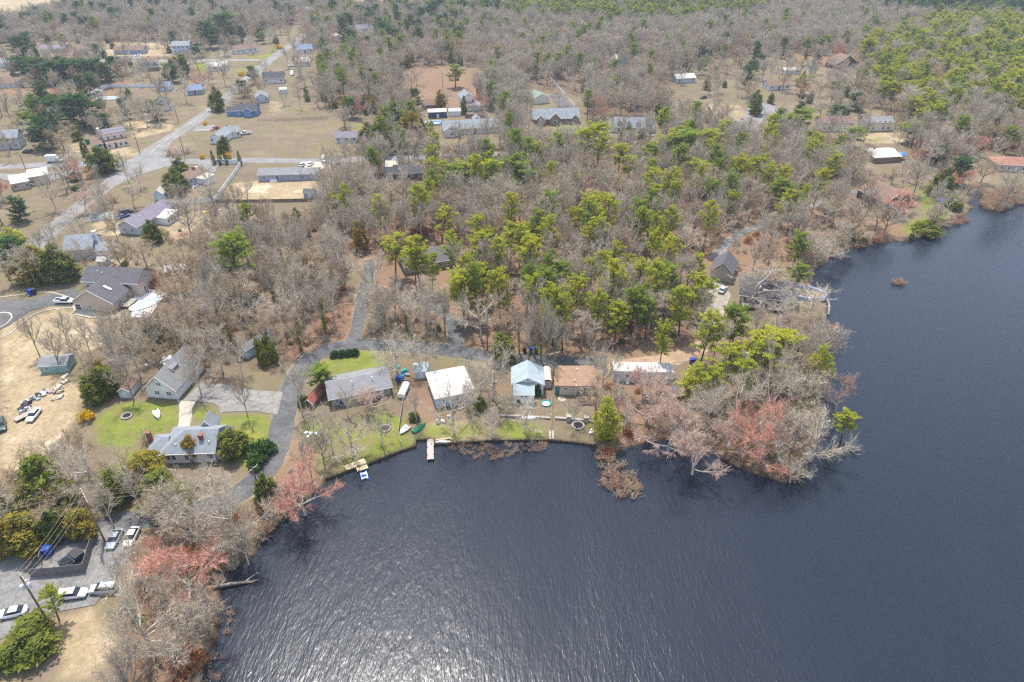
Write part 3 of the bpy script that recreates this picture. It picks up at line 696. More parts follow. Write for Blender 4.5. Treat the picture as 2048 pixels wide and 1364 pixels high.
def scatter(name, kinds, P, label=None, cat=None):
    """an uncountable mass of plants: points with the plants' meshes on them (P: x, y, rot, sR, sH, index into kinds)"""
    P = np.asarray(P, float); n = len(P)
    me = bpy.data.meshes.new(name); me.vertices.add(n)
    me.vertices.foreach_set('co', np.stack([P[:,0], P[:,1], np.zeros(n)], 1).astype(np.float32).ravel())
    a = me.attributes.new('pick', 'INT', 'POINT'); a.data.foreach_set('value', P[:,5].astype(np.int32))
    a = me.attributes.new('turn', 'FLOAT_VECTOR', 'POINT'); a.data.foreach_set('vector', np.stack([0*P[:,2], 0*P[:,2], P[:,2]], 1).astype(np.float32).ravel())
    a = me.attributes.new('size', 'FLOAT_VECTOR', 'POINT'); a.data.foreach_set('vector', np.stack([P[:,3], P[:,3], P[:,4]], 1).astype(np.float32).ravel())
    me.update(); o = ob(name, me); tag(o, label, cat, kind='stuff')
    ng = bpy.data.node_groups.new(name, 'GeometryNodeTree')
    ng.interface.new_socket("Geometry", in_out='INPUT', socket_type='NodeSocketGeometry'); ng.interface.new_socket("Geometry", in_out='OUTPUT', socket_type='NodeSocketGeometry')
    N, L = ng.nodes, ng.links; gi = N.new('NodeGroupInput'); go = N.new('NodeGroupOutput')
    mp = N.new('GeometryNodeMeshToPoints'); L.new(gi.outputs[0], mp.inputs[0])
    def named(nm, ty):
        q = N.new('GeometryNodeInputNamedAttribute'); q.data_type = ty; q.inputs[0].default_value = nm; return q.outputs[0]
    pick, turn, size = named('pick', 'INT'), named('turn', 'FLOAT_VECTOR'), named('size', 'FLOAT_VECTOR')
    jo = N.new('GeometryNodeJoinGeometry'); L.new(jo.outputs[0], go.inputs[0])
    for k, key in enumerate(kinds):
        j2 = N.new('GeometryNodeJoinGeometry')
        for part in PROTO[key]:
            oi = N.new('GeometryNodeObjectInfo'); oi.transform_space = 'ORIGINAL'; oi.inputs['Object'].default_value = part
            L.new(oi.outputs['Geometry'], j2.inputs[0])
        cmp_ = N.new('FunctionNodeCompare'); cmp_.data_type = 'INT'; cmp_.operation = 'EQUAL'; L.new(pick, cmp_.inputs[2]); cmp_.inputs[3].default_value = k
        ip = N.new('GeometryNodeInstanceOnPoints'); L.new(mp.outputs[0], ip.inputs['Points']); L.new(cmp_.outputs[0], ip.inputs['Selection'])
        L.new(j2.outputs[0], ip.inputs['Instance']); L.new(turn, ip.inputs['Rotation']); L.new(size, ip.inputs['Scale'])
        L.new(ip.outputs[0], jo.inputs[0])
    md = o.modifiers.new(name, 'NODES'); md.node_group = ng
    return o
# ------------------------------------------------------------------ houses and sheds
FOOT = []
glassmat('pane', (34,40,50)); glassmat('pane_pale', (92,104,118))
paint('white_trim', (226,226,224), .5, .06); paint('white_wall', (222,222,222), .6, .08, .8, dirt=(176,172,164)); paint('pale_grey_wall', (190,196,204), .6, .08, dirt=(160,160,158))
paint('cream_wall', (214,204,184), .65, .08); paint('beige_wall', (186,172,158), .65, .08); paint('tan_wall', (168,158,144), .7, .1)
paint('olive_wall', (158,158,138), .7, .1, dirt=(128,126,110)); paint('blue_wall', (96,134,176), .6, .1); paint('pale_blue_wall', (176,196,214), .6, .1)
paint('teal_wall', (142,172,172), .7, .12, dirt=(120,130,124)); paint('slate_wall', (150,158,176), .65, .1); paint('brick_wall', (140,116,108), .8, .2, 6); paint('brick_red', (132,84,70), .85, .25, 7)
paint('dark_wall', (88,78,72), .8, .15); paint('navy_wall', (44,66,98), .6, .12); paint('wood_wall', (128,108,90), .8, .2, 3)
shingle('roof_grey', (126,126,128)); shingle('roof_dark', (92,90,94)); shingle('roof_black', (72,74,80)); shingle('roof_blue', (108,122,146)); shingle('roof_palecyan', (150,162,168), .2)
shingle('roof_brown', (122,98,86)); shingle('roof_red', (148,106,90)); shingle('roof_rust', (148,118,98), .18); shingle('roof_slate', (130,136,142)); shingle('roof_mint', (118,136,124)); shingle('roof_pale', (178,176,170)); shingle('roof_purple', (122,116,128))
paint('roof_white', (190,186,180), .7, .16, 1.1, dirt=(132,110,98)); paint('red_sheet', (140,82,76), .6, .15, 1.0, dirt=(150,80,70)); paint('metal_white', (212,214,214), .45, .1, 1.2, dirt=(160,150,140)); paint('metal_rib', (120,122,122), .5, .1)
paint('door_teal', (30,120,118), .5, .1); paint('door_blue', (44,84,132), .5, .1); paint('door_white', (214,214,212), .5, .05); paint('door_brown', (104,66,54), .5, .1); paint('metal_grey', (140,142,146), .4, .1, metal=.6)
paint('wood_grey', (150,142,132), .85, .22, 4, stretch=(1,6,1)); paint('wood_tan', (204,184,152), .8, .18, 4, stretch=(1,6,1)); paint('wood_dark', (74,54,50), .75, .2, 4); paint('stone', (158,152,144), .9, .25, 3, bump=.5); paint('solar', (72,74,98), .55, .1)
def _win_mesh():
    f = MB(); t = .09
    f.box(-.5,.5,-.05,0,-.5,-.5+t); f.box(-.5,.5,-.05,0,.5-t,.5); f.box(-.5,-.5+t,-.05,0,-.5+t,.5-t); f.box(.5-t,.5,-.05,0,-.5+t,.5-t); f.box(-.5+t,.5-t,-.04,0,-.025,.025)
    p = MB(); p.box(-.5+t,.5-t,-.025,.0,-.5+t,.5-t); d = MB(); d.box(-.5,.5,-.05,0,-.5,.5)
    for k in range(3): d.box(-.38,.38,-.07,-.05,-.42+k*.3,-.2+k*.3)
    h = MB(); h.box(.34,.42,-.12,-.05,-.06,.0)
    g = MB(); g.box(-.5,.5,-.05,0,-.5,.5)
    for k in range(4): g.box(-.47,.47,-.075,-.05,-.47+k*.245,-.27+k*.245)
    return f.mesh('window', MATS['white_trim']), p.mesh('pane', MATS['pane']), d, h.mesh('handle', MATS['metal_grey']), g
WF, WP, _DM, DH, _GM = _win_mesh()
DOORM = {}
def doormesh(kind, mat):
    if (kind, mat) not in DOORM: DOORM[kind, mat] = (_DM if kind == 'd' else _GM).mesh('door', MATS[mat])
    return DOORM[kind, mat]
class House:
    def __init__(s, name, label, A, B, cat='house', group=None):
        a, b = at(*A), at(*B); s.L = (b-a).length; s.rz = math.atan2(b.y-a.y, b.x-a.x); s.a = a
        s.root = thing(name, label, cat, a, s.rz, group)
    def world(s, x, y): c, n = math.cos(s.rz), math.sin(s.rz); return (s.a.x+x*c-y*n, s.a.y+x*n+y*c)
    def block(s, x0, x1, y0, y1, h, rh, typ, wall, roof, ov=.4, z0=0.0, th=.16, trim='white_trim', foot=True):
        if x1 is None: x1 = s.L
        wm, rm = MB(), MB(); s.b = (x0, x1, y0, y1, h, z0); cx, cy = (x0+x1)/2, (y0+y1)/2; tr = MB()
        if foot: FOOT.append([s.world(x0,y0), s.world(x1,y0), s.world(x1,y1), s.world(x0,y1)])
        if typ == 'x':
            wm.extr_x([(y0,z0),(y1,z0),(y1,h),(cy,h+rh),(y0,h)], x0, x1); k = rh/(cy-y0)
            for e, d in ((y0, -1), (y1, 1)):
                rm.extr_x([(cy,h+rh+.03),(cy,h+rh+.03+th),(e+d*ov,h-ov*k+.03+th),(e+d*ov,h-ov*k+.03)][::d], x0-ov, x1+ov)
                tr.box(x0-ov, x1+ov, min(e+d*ov, e+d*(ov+.08)), max(e+d*ov, e+d*(ov+.08)), h-ov*k-.05, h-ov*k+.12)
            s.ridge = ('x', cy, h+rh)
        elif typ == 'y':
            wm.extr_y([(x0,z0),(x1,z0),(x1,h),(cx,h+rh),(x0,h)], y0, y1); k = rh/(cx-x0)
            for e, d in ((x0, -1), (x1, 1)):
                rm.extr_y([(cx,h+rh+.03),(cx,h+rh+.03+th),(e+d*ov,h-ov*k+.03+th),(e+d*ov,h-ov*k+.03)][::-d], y0-ov, y1+ov)
                tr.extr_y([(cx,h+rh),(cx,h+rh+.2),(e+d*ov,h-ov*k+.2),(e+d*ov,h-ov*k)][::-d], y0-ov-.06, y0-ov)
            s.ridge = ('y', cx, h+rh)
        elif typ in ('hip', 'hipl', 'hipr'):
            wm.box(x0, x1, y0, y1, z0, h); X0, X1, Y0, Y1 = x0-ov, x1+ov, y0-ov, y1+ov; q = (Y1-Y0)/2
            ra = X0+q if typ in ('hip','hipl') else X0; rb = X1-q if typ in ('hip','hipr') else X1
            if ra > rb: ra = rb = (X0+X1)/2
            e = h-.05
            rm.add([(X0,Y0,e),(X1,Y0,e),(X1,Y1,e),(X0,Y1,e),(ra,cy,h+rh),(rb,cy,h+rh)], [(0,1,5,4),(1,2,5),(2,3,4,5),(3,0,4),(3,2,1,0)])
            if typ != 'hip':
                xg = x0 if typ == 'hipr' else x1; wm.add([(xg,y0,h),(xg,y1,h),(xg,cy,h+rh-.1)], [(0,1,2)])
            tr.box(X0, X1, Y0-.06, Y0, e-.1, e+.06)
        elif typ == 'shed':                        # rises away from the front
            wm.extr_x([(y0,z0),(y1,z0),(y1,h+rh),(y0,h)], x0, x1); k = rh/(y1-y0)
            rm.extr_x([(y0-ov,h-ov*k+.03),(y1+ov,h+rh+ov*k+.03),(y1+ov,h+rh+ov*k+.03+th),(y0-ov,h-ov*k+.03+th)], x0-ov, x1+ov)
            tr.box(x0-ov, x1+ov, y0-ov-.07, y0-ov, h-ov*k, h-ov*k+.16)
        else:                                      # flat
            wm.box(x0, x1, y0, y1, z0, h); rm.extr_x([(y0-ov,h+.02),(y1+ov,h+.02+rh),(y1+ov,h+.25+rh),(y0-ov,h+.25)], x0-ov, x1+ov)
            tr.box(x0-ov, x1+ov, y0-ov-.06, y0-ov, h+.03, h+.2)
        s.w = wm.build('wall', MATS[wall], s.root); s.r = rm.build('roof', MATS[roof], s.root)
        if trim: tr.build('fascia', MATS[trim], s.r)
        return s
    def op(s, face, *items):
        """(place along the face 0..1, height of middle, width, height[, kind, material]) on the last block"""
        x0, x1, y0, y1, h, z0 = s.b
        for it in items:
            u, z, w, hh = it[:4]; kind = it[4] if len(it) > 4 else 'w'; e = .004
            loc, rz = {'f': ((x0+u*(x1-x0), y0-e, z), 0), 'b': ((x1-u*(x1-x0), y1+e, z), math.pi), 'r': ((x1+e, y0+u*(y1-y0), z), math.pi/2), 'l': ((x0-e, y1-u*(y1-y0), z), -math.pi/2)}[face]
            if kind == 'w':
                o = ob('window', WF, s.root, loc, rz, (w, 1, hh)); ob('pane', WP, o)
            elif kind == 's':
                o = ob('sliding_door', WF, s.root, loc, rz, (w, 1, hh)); ob('pane', WP, o)
            else:
                o = ob('garage_door' if kind == 'g' else 'door', doormesh(kind, it[5] if len(it) > 5 else 'door_white'), s.root, loc, rz, (w, 1, hh))
                if kind == 'd': ob('handle', DH, o)
        return s
    def chim(s, x, y, z0, z1, w=.8, d=.8, mat='brick_red'):
        m = MB(); m.box(x-w/2, x+w/2, y-d/2, y+d/2, z0, z1-.25); m.box(x-w/2-.1, x+w/2+.1, y-d/2-.1, y+d/2+.1, z1-.25, z1); m.build('chimney', MATS[mat], s.r); return s
    def vents(s, pts):
        for x, y, z in pts:
            m = MB(); m.tube([(x,y,z-.4),(x,y,z+.3)], .09, 6); m.tube([(x,y,z+.3),(x,y,z+.42)], .16, 6); m.build('vent_pipe', MATS['white_trim'], s.r)
        return s
    def deck(s, x0, x1, y0, y1, z, mat='wood_grey', rail=True, name='deck'):
        n = max(2, int((y1-y0)/.3)); st = (y1-y0)/n; m = MB()
        for k in range(n): m.box(x0, x1, y0+k*st+.01, y0+(k+1)*st-.01, z-.06, z)
        m.box(x0+.05, x1-.05, y0+.05, y1-.05, z-.25, z-.061)
        for px in (x0+.1, x1-.1):
            for py in (y0+.1, y1-.1): m.box(px-.07, px+.07, py-.07, py+.07, 0, z-.25)
        d = m.build(name, MATS[mat], s.root)
        if rail:
            r = MB(); r.box(x0, x1, y0, y0+.08, z+.9, z+.98); r.box(x0, x0+.08, y0, y1, z+.9, z+.98); r.box(x1-.08, x1, y0, y1, z+.9, z+.98)
            k = x0
            while k < x1: r.box(k, k+.07, y0+.005, y0+.075, z, z+.9); k += .6
            r.build('railing', MATS[mat], d)
        return s
    def steps(s, x0, x1, y, n, z, mat='white_trim'):
        m = MB()
        for k in range(n): m.box(x0, x1, y-(k+1)*.3, y-k*.3, 0, z*(n-k)/(n+1))
        m.build('steps', MATS[mat], s.root); return s
def row(n, z, w, h, a=.1, b=.9): return [(a+(b-a)*k/max(1, n-1), z, w, h) for k in range(n)]
# --- lakeside
h = House('garage_house', 'white gabled garage with dark grey roof beside the concrete drive', (298,794), (357,799))
h.block(0, None, 0, 11.5, 3.0, 3.2, 'y', 'white_wall', 'roof_grey', .55); h.op('f', (.3,1.5,.55,1.0), (.38,1.5,.55,1.0), (.7,1.5,.55,1.0), (.78,1.5,.55,1.0), (.45,3.9,.5,.8), (.53,3.9,.5,.8))
h.op('r', (.25,1.25,3.0,2.3,'g'), (.6,1.25,3.0,2.3,'g'), (.86,1.1,.9,2.05,'d')); h.vents([(5.2,6,4.6)])
m = MB(); m.extr_y([(3.2,3.2+3.0-.1),(5.2,5.6),(5.2,4.4)], 3.5, 6.0); m.build('dormer', MATS['roof_grey'], h.r)
h = House('hip_house', 'grey hip roofed white house with brick chimneys above the lower lane', (331,927), (456,922))
L = h.L; h.block(0, L*.82, 0, 7.6, 2.7, 2.6, 'hipl', 'white_wall', 'roof_slate', .5); h.op('f', (.1,1.5,.9,1.3), (.2,1.5,.9,1.3), (.45,1.4,.9,1.3), (.72,1.1,.95,2.1,'d','door_white'), (.9,1.5,1.2,1.2))
h.chim(L*.6, 2.2, 2.5, 5.3, .7, .7); h.vents([(2.6,1.2,3.6),(9,1.4,3.8)])
h.block(L*.42, L*.64, 7.4, 10.2, 2.7, 1.9, 'y', 'white_wall', 'roof_slate', .4); h.block(L*.82+.01, None, .6, 6.4, 2.3, .9, 'shed', 'pale_grey_wall', 'roof_dark', .25); h.op('f', (.25,1.4,.8,1.1), (.7,1.4,.8,1.1))
h.block(-3.2, -.01, 1.5, 6.0, 2.3, 1.4, 'hipl', 'pale_grey_wall', 'roof_slate', .4); h.chim(-3.8, 4.4, 0, 4.6, .8, .7)
h = House('lake_house', 'long low grey roofed house with olive walls beside the lane bend', (665,813), (781,789))
h.block(0, None, 0, 7.4, 2.6, 1.35, 'x', 'olive_wall', 'roof_grey', .7); h.op('f', (.09,1.5,.8,1.3), (.16,1.5,.8,1.3), (.46,1.5,.7,1.1), (.62,1.5,.9,1.2), (.7,1.5,.9,1.2), (.85,1.05,.9,2.1,'d','door_white')); h.vents([(5,2,4.0),(9.5,2,4.0)])
h.op('r', (.5,1.5,.9,1.1)); h.op('l', (.5,1.5,.9,1.1))
h = House('flat_house', 'flat white roofed blue grey house facing the lake', (873,816), (948,801))
h.block(0, None, 0, 9.0, 2.6, .35, 'flat', 'pale_blue_wall', 'roof_white', .35); h.op('f', (.56,1.5,1.0,1.1), (.75,1.5,.8,.9), (.9,1.1,.9,2.05,'d','door_white'), (.2,1.5,1.0,1.0)); h.op('r', (.3,1.5,1.0,1.0), (.7,1.5,1.0,1.0))
h.vents([(1.5,6,3.3),(3,4.2,3.2),(4.2,7,3.3),(6.5,5,3.2),(5.2,2,3.1),(7.2,7.6,3.3)]); h.steps(4.5, 8.2, -.3, 2, .5, 'stone')
h = House('cottage', 'white cottage with pale blue roof and gable facing the lake', (1027,807), (1068,807))
L = h.L; h.block(0, L, 0, 3.2, 2.4, .9, 'shed', 'white_wall', 'roof_palecyan', .15); h.op('f', (.42,1.95,.75,.3), (.62,1.95,.75,.3), (.25,.75,.7,1.1,'d','door_brown'), (.55,.6,.2,.2))
h.block(-.3, 6.7, 3.22, 9.4, 2.9, 1.9, 'y', 'white_wall', 'roof_palecyan', .3); h.op('f', (.5,4.0,.6,.35)); h.op('r', (.3,1.6,.8,1.1)); h.op('l', (.4,1.6,.8,1.1)); h.block(2.3, 4.1, 9.42, 10.9, 2.4, 1.1, 'y', 'white_wall', 'roof_palecyan', .25); h.vents([(.4,7.8,3.3)])
h = House('carport', 'beige arched carport squeezed between two cottages', (1087,776), (1103,776), 'carport')
m = MB(); m.extr_y([(0,0),(.05,0),(.05,1.9),(.35,2.25),(.9,2.4),(1.45,2.25),(1.75,1.9),(1.75,0),(1.8,0),(1.8,1.95),(1.48,2.32),(.9,2.48),(.32,2.32),(0,1.95)][::-1], 0, 5.2); m.build('cover', MATS['cream_wall'], h.root); FOOT.append([h.world(0,0),h.world(1.8,0),h.world(1.8,5.2),h.world(0,5.2)])
m = MB(); m.box(.06,1.74,.05,.12,0,1.85); m.build('end_panel', MATS['beige_wall'], h.root)
h = House('cottage', 'grey cottage with flat orange brown roof and dark deck', (1109,790), (1190,790))
L = h.L; h.block(1.15, L, 0, 5.9, 2.6, .9, 'shed', 'beige_wall', 'roof_rust', .25, trim=None); h.op('f', (.17,1.75,.95,.5), (.75,1.2,1.5,1.9,'s'), (.53,1.0,.25,1.9)); h.vents([(4.4,1.2,3.0),(5.2,4.6,3.6)])
m = MB(); m.box(4.6,4.85,-.3,-.05,0,2.9); m.build('flue', MATS['cream_wall'], h.root); h.block(0, 1.13, .35, 4, 2.3, .5, 'shed', 'beige_wall', 'roof_rust', .12, trim=None); h.op('f', (.5,1.05,.85,2.0,'d','door_teal'))
h.deck(5.0, L+.1, -3.0, -.05, .55, 'wood_dark', False); h.steps(5.0, L, -3.0, 3, .5, 'wood_dark')
h = House('house_trailer', 'long white house trailer with ribbed metal roof', (1225,763), (1345,766), 'trailer')
L = h.L; h.block(0, L, 0, 3.5, 2.7, .1, 'flat', 'metal_white', 'metal_rib', .05); n = 17
for k in range(n):
    m = MB(); x0, x1 = L*k/n+.05, L*(k+1)/n-.05; m.extr_x([(-.02,2.98),(1.75,3.16),(3.56,3.08),(3.56,3.14),(1.75,3.24),(-.02,3.06)][::-1], x0, x1); m.build('roof_panel', MATS['roof_white'], h.r)
h.op('f', (.06,1.9,.9,.5), (.24,1.7,.6,.9), (.42,1.6,.9,.8), (.62,1.6,.8,.7), (.73,1.1,.85,2.0,'d','door_white'), (.9,1.7,.7,.6)); h.op('r', (.5,1.7,1.2,.8)); h.steps(L*.22, L*.27, -.01, 3, .6)
h = House('lake_house', 'dark roofed lake house with pale stone chimney on the round yard', (1478,606), (1588,620))
L = h.L; h.block(0, L, 0, 11, 2.8, 2.2, 'x', 'tan_wall', 'roof_black', .5); h.op('f', *row(5, 1.5, 1.2, 1.3)); h.chim(L*.42, -.4, 0, 5.2, 1.2, .8, 'stone'); h.deck(0.5, L*.38, -3.2, -.9, .9, 'wood_grey'); h.deck(L*.5, L*.85, -3, -.05, .9, 'wood_grey'); h.vents([(5,3,4.2)])
m = MB(); m.box(L*.33,L*.36,2.6,3.6,3.95,4.3); m.build('skylight', MATS['white_trim'], h.r)
h = House('garage', 'grey gabled garage with dark roof at the gravel drive', (1419,558), (1461,566), 'garage')
h.block(0, None, 0, 9, 2.8, 2.7, 'y', 'tan_wall', 'roof_dark', .4, trim='dark_wall'); h.op('f', (.5,3.7,.9,.8)); h.op('r', (.2,1.5,.8,1))
h = House('wood_house', 'long dark roofed house hidden among the pines', (812,548), (908,532))
h.block(0, None, 0, 9, 2.8, 1.9, 'x', 'tan_wall', 'roof_dark', .7); h.op('f', *row(5, 1.4, 1.3, 1.1), (.5,1.05,.95,2.1,'d'))
h = House('shore_house', 'brown roofed house on the far shore lawn', (1766,420), (1824,410))
h.block(0, None, 0, 13, 2.9, 3.2, 'y', 'dark_wall', 'roof_brown', .5); h.op('f', *row(3, 1.4, 1.2, 1.2)); h.block(6, 12.5, 3, 9, 2.4, 1.6, 'x', 'dark_wall', 'roof_red', .4)
# --- sheds
def shed(label, A, B, d, hh, rh, typ, wall, roof, door='f', doorm='door_white', name='shed'):
    h = House(name, label, A, B, 'shed', 'garden sheds'); h.block(0, None, 0, d, hh, rh, typ, wall, roof, .2); h.op(door, (.5, min(.95, hh*.45), min(1.1, h.L*.45), min(1.9, hh*.85), 'd', doorm)); return h
shed('pale blue gambrel shed with grey roof by the wood edge', (481,712), (497,718), 8.6, 2.3, 1.1, 'y', 'pale_blue_wall', 'roof_grey').op('r', (.3,1.5,.7,.8), (.7,1.5,.7,.8))
shed('low teal shed with weathered roof in the tan yard', (83,747), (139,743), 4.2, 2.1, .8, 'x', 'teal_wall', 'roof_grey', doorm='teal_wall').op('f', (.25,1.2,.7,.6))
shed('small weathered brown shed with two tone roof', (241,796), (263,796), 4.2, 1.9, .8, 'y', 'pale_grey_wall', 'roof_brown')
shed('small shed with pale blue roof beside the flat white roof', (830,758), (857,756), 3.2, 2.1, .5, 'x', 'pale_grey_wall', 'roof_palecyan')
shed('long low shed under red sheeting by the lane bend', (610,814), (627,817), 7, 1.3, 1.0, 'y', 'wood_wall', 'red_sheet', doorm='door_brown')
shed('white shed with pointed roof behind the long roofed house', (310,402), (329,401), 4.2, 2.4, 1.6, 'y', 'pale_blue_wall', 'roof_pale')
shed('small dark roofed shed in the sandy yard of the mobile home', (608,396), (630,396), 3.5, 2.0, .8, 'x', 'slate_wall', 'roof_dark')
shed('pale shed at the edge of the blue house lawn', (560,188), (575,187), 3.5, 2.2, .9, 'x', 'pale_blue_wall', 'roof_pale')
shed('white garden shed below the tall white house', (898,233), (922,232), 4, 2.4, 1.0, 'x', 'white_wall', 'roof_pale')
shed('white shed with dark window among the upper right yards', (1616,142), (1633,141), 5, 2.8, 1.6, 'y', 'white_wall', 'roof_slate').op('f', (.8,1.6,.8,.9))
shed('long navy shed with white roof edge', (858,237), (894,235), 5, 2.8, .3, 'flat', 'navy_wall', 'roof_pale')
shed('small shed at the left yards behind the white fence', (185,195), (207,193), 4, 2.4, 1.2, 'y', 'pale_grey_wall', 'roof_grey')
shed('mint roofed garage behind the brick house', (1067,209), (1098,206), 10, 3.0, 2.0, 'y', 'cream_wall', 'roof_mint', name='garage')
shed('white cabin in the trees behind the point track', (1478,738), (1500,742), 4, 2.2, .8, 'x', 'white_wall', 'roof_pale', name='cabin')
shed('low grey tarp covered lean to in the brown yard', (332,552), (372,545), 3, 1.2, .6, 'shed', 'wood_wall', 'roof_pale')
shed('round topped silver tank shed behind the beige house', (196,532), (214,532), 2.6, 1.6, .8, 'x', 'pale_grey_wall', 'roof_pale')
# --- the left neighbourhood
h = House('beige_house', 'large beige two storey house with dark roof and front gable', (152,621), (232,625))
L = h.L; h.block(0, L, 0, 8.5, 3.0, 3.6, 'y', 'beige_wall', 'roof_dark', .5); h.op('f', (.4,1.5,.5,1.2), (.86,1.9,.5,.6), (.1,1.2,1.9,2.0,'s')); h.op('r', (.35,1.5,1.2,1.4), (.75,1.5,1.2,1.4))
h.block(-2, L+2.5, 8.52, 16.5, 4.6, 2.3, 'x', 'beige_wall', 'roof_dark', .5); h.op('r', (.5,4.6,.8,1.0), (.3,1.6,1.0,1.4), (.7,1.6,1.0,1.4)); h.op('f', (.06,2.6,1.2,1.2)); h.vents([(3,10.5,5.9),(1.4,11,6.0)])
m = MB(); m.extr_y([(L*.66,5.75),(L*.82,4.68),(L*.82,4.86),(L*.66,5.93)], 3.5, 4.2); m.build('skylight', MATS['white_trim'], h.r)
h.deck(L+.05, L+2.6, 2.0, 6.5, .8, 'wood_grey')
h = House('grey_house', 'pale blue grey house with side wing and chimney', (136,521), (190,517))
L = h.L; h.block(0, L, 0, 9, 3.6, 2.6, 'x', 'pale_blue_wall', 'roof_slate', .4); h.op('f', *row(3, 1.6, 1.0, 1.3)); h.chim(L+.4, 4.5, 0, 7.2, .9, 1.2, 'white_wall'); h.block(L+.01, L+5.5, 0.5, 6, 2.5, 1.4, 'x', 'pale_blue_wall', 'roof_slate', .4); h.op('r', *row(3, 1.4, 1.2, 1.2, .2, .8))
h = House('long_house', 'long dark brown roofed ranch house seen end on', (241,466), (279,470))
L = h.L; h.block(0, L, 0, 19, 2.8, 1.9, 'y', 'pale_grey_wall', 'roof_purple', .5); h.op('f', (.3,1.5,.9,1.1), (.7,1.5,.9,1.1)); h.op('r', *row(4, 1.5, 1.1, 1.2, .2, .8)); h.block(L+.01, L+4.5, 9, 15, 2.4, .5, 'shed', 'white_wall', 'roof_pale', .2); h.op('r', *row(4, 1.3, 1.0, 1.4)); h.vents([(L*.7,5,4.1),(L*.3,12,4.1)])
h = House('fenced_house', 'brown roofed bungalow inside the white fence', (353,366), (381,372))
h.block(0, None, 0, 9.5, 2.7, 1.6, 'y', 'pale_blue_wall', 'roof_brown', .5); h.op('f', (.3,1.5,.9,1.1), (.7,1.5,.9,1.1)); h.op('r', *row(3, 1.5, 1, 1.1)); h.chim(4, 6, 2.5, 5.2); h.block(h.L+.01, h.L+5, 3, 8, 2.3, .3, 'flat', 'white_wall', 'roof_white', .2)
h = House('mobile_home', 'long blue grey mobile home with white steps by the cross road', (518,363), (637,360))
L = h.L; h.block(0, L*.7, 0, 7, 2.7, 1.3, 'x', 'slate_wall', 'roof_grey', .35); h.op('f', (.15,1.5,1.6,.9), (.45,1.2,1.5,2.0,'s'), (.58,1.5,.9,.8), (.72,1.5,.9,.8), (.86,1.6,.7,.6)); h.steps(L*.19, L*.31, -.01, 4, 1.0); h.vents([(3,2,3.7),(L*.6,3,4.0)])
h.block(L*.7+.01, L, .3, 6.4, 2.6, 1.2, 'x', 'slate_wall', 'roof_grey', .3); h.op('f', (.15,1.4,.8,1.3), (.7,1.5,.9,.7)); h.op('r', (.5,1.5,1,1))
h = House('dark_house', 'dark roofed house behind bare trees on the cross road', (770,361), (847,358))
L = h.L; h.block(L*.25, L, 0, 8.5, 2.8, 1.7, 'x', 'dark_wall', 'roof_black', .5); h.op('f', *row(4, 1.5, 1.1, 1.1)); h.block(0, L*.25-.01, .8, 7, 2.6, 1.3, 'x', 'dark_wall', 'roof_black', .4); h.op('f', (.5,1.2,2.4,2.0,'g'))
h = House('colonial_house', 'tan two storey colonial house with solar roof and blue garage door', (213,296), (257,288))
L = h.L; h.block(0, L, 0, 7, 5.2, 1.9, 'x', 'cream_wall', 'roof_brown', .35); h.op('f', (.2,4.0,.9,1.3), (.5,4.0,.9,1.3), (.8,4.0,.9,1.3), (.15,1.5,1.2,1.2), (.5,1.1,.95,2.1,'d','door_brown'), (.8,1.5,1.4,1.2)); h.chim(-.5, 3.5, 0, 8, .8, 1.2, 'cream_wall')
for k in range(6):
    for j in range(2):
        m = MB(); kk = 1.9/3.5; x0 = .6+k*1.5; y0 = .35+j*1.5; m.extr_x([(y0,5.2+y0*kk+.22),(y0+1.4,5.2+(y0+1.4)*kk+.22),(y0+1.4,5.2+(y0+1.4)*kk+.28),(y0,5.2+y0*kk+.28)][::-1], x0, x0+1.4); m.build('solar_panel', MATS['solar'], h.r)
h.block(0, L+.2, -2.4, -.01, 2.5, .7, 'shed', 'cream_wall', 'roof_brown', .2, foot=True); h.op('f', (.12,1.2,1.3,1.4), (.4,1.1,.95,2.1,'d','door_brown'), (.62,1.2,1.2,1.4), (.85,1.2,1.4,1.4))
h.block(-4.8, -.91, -.8, 5, 2.6, 1.3, 'x', 'cream_wall', 'roof_brown', .3); h.op('f', (.5,1.2,2.6,2.2,'g','door_blue'))
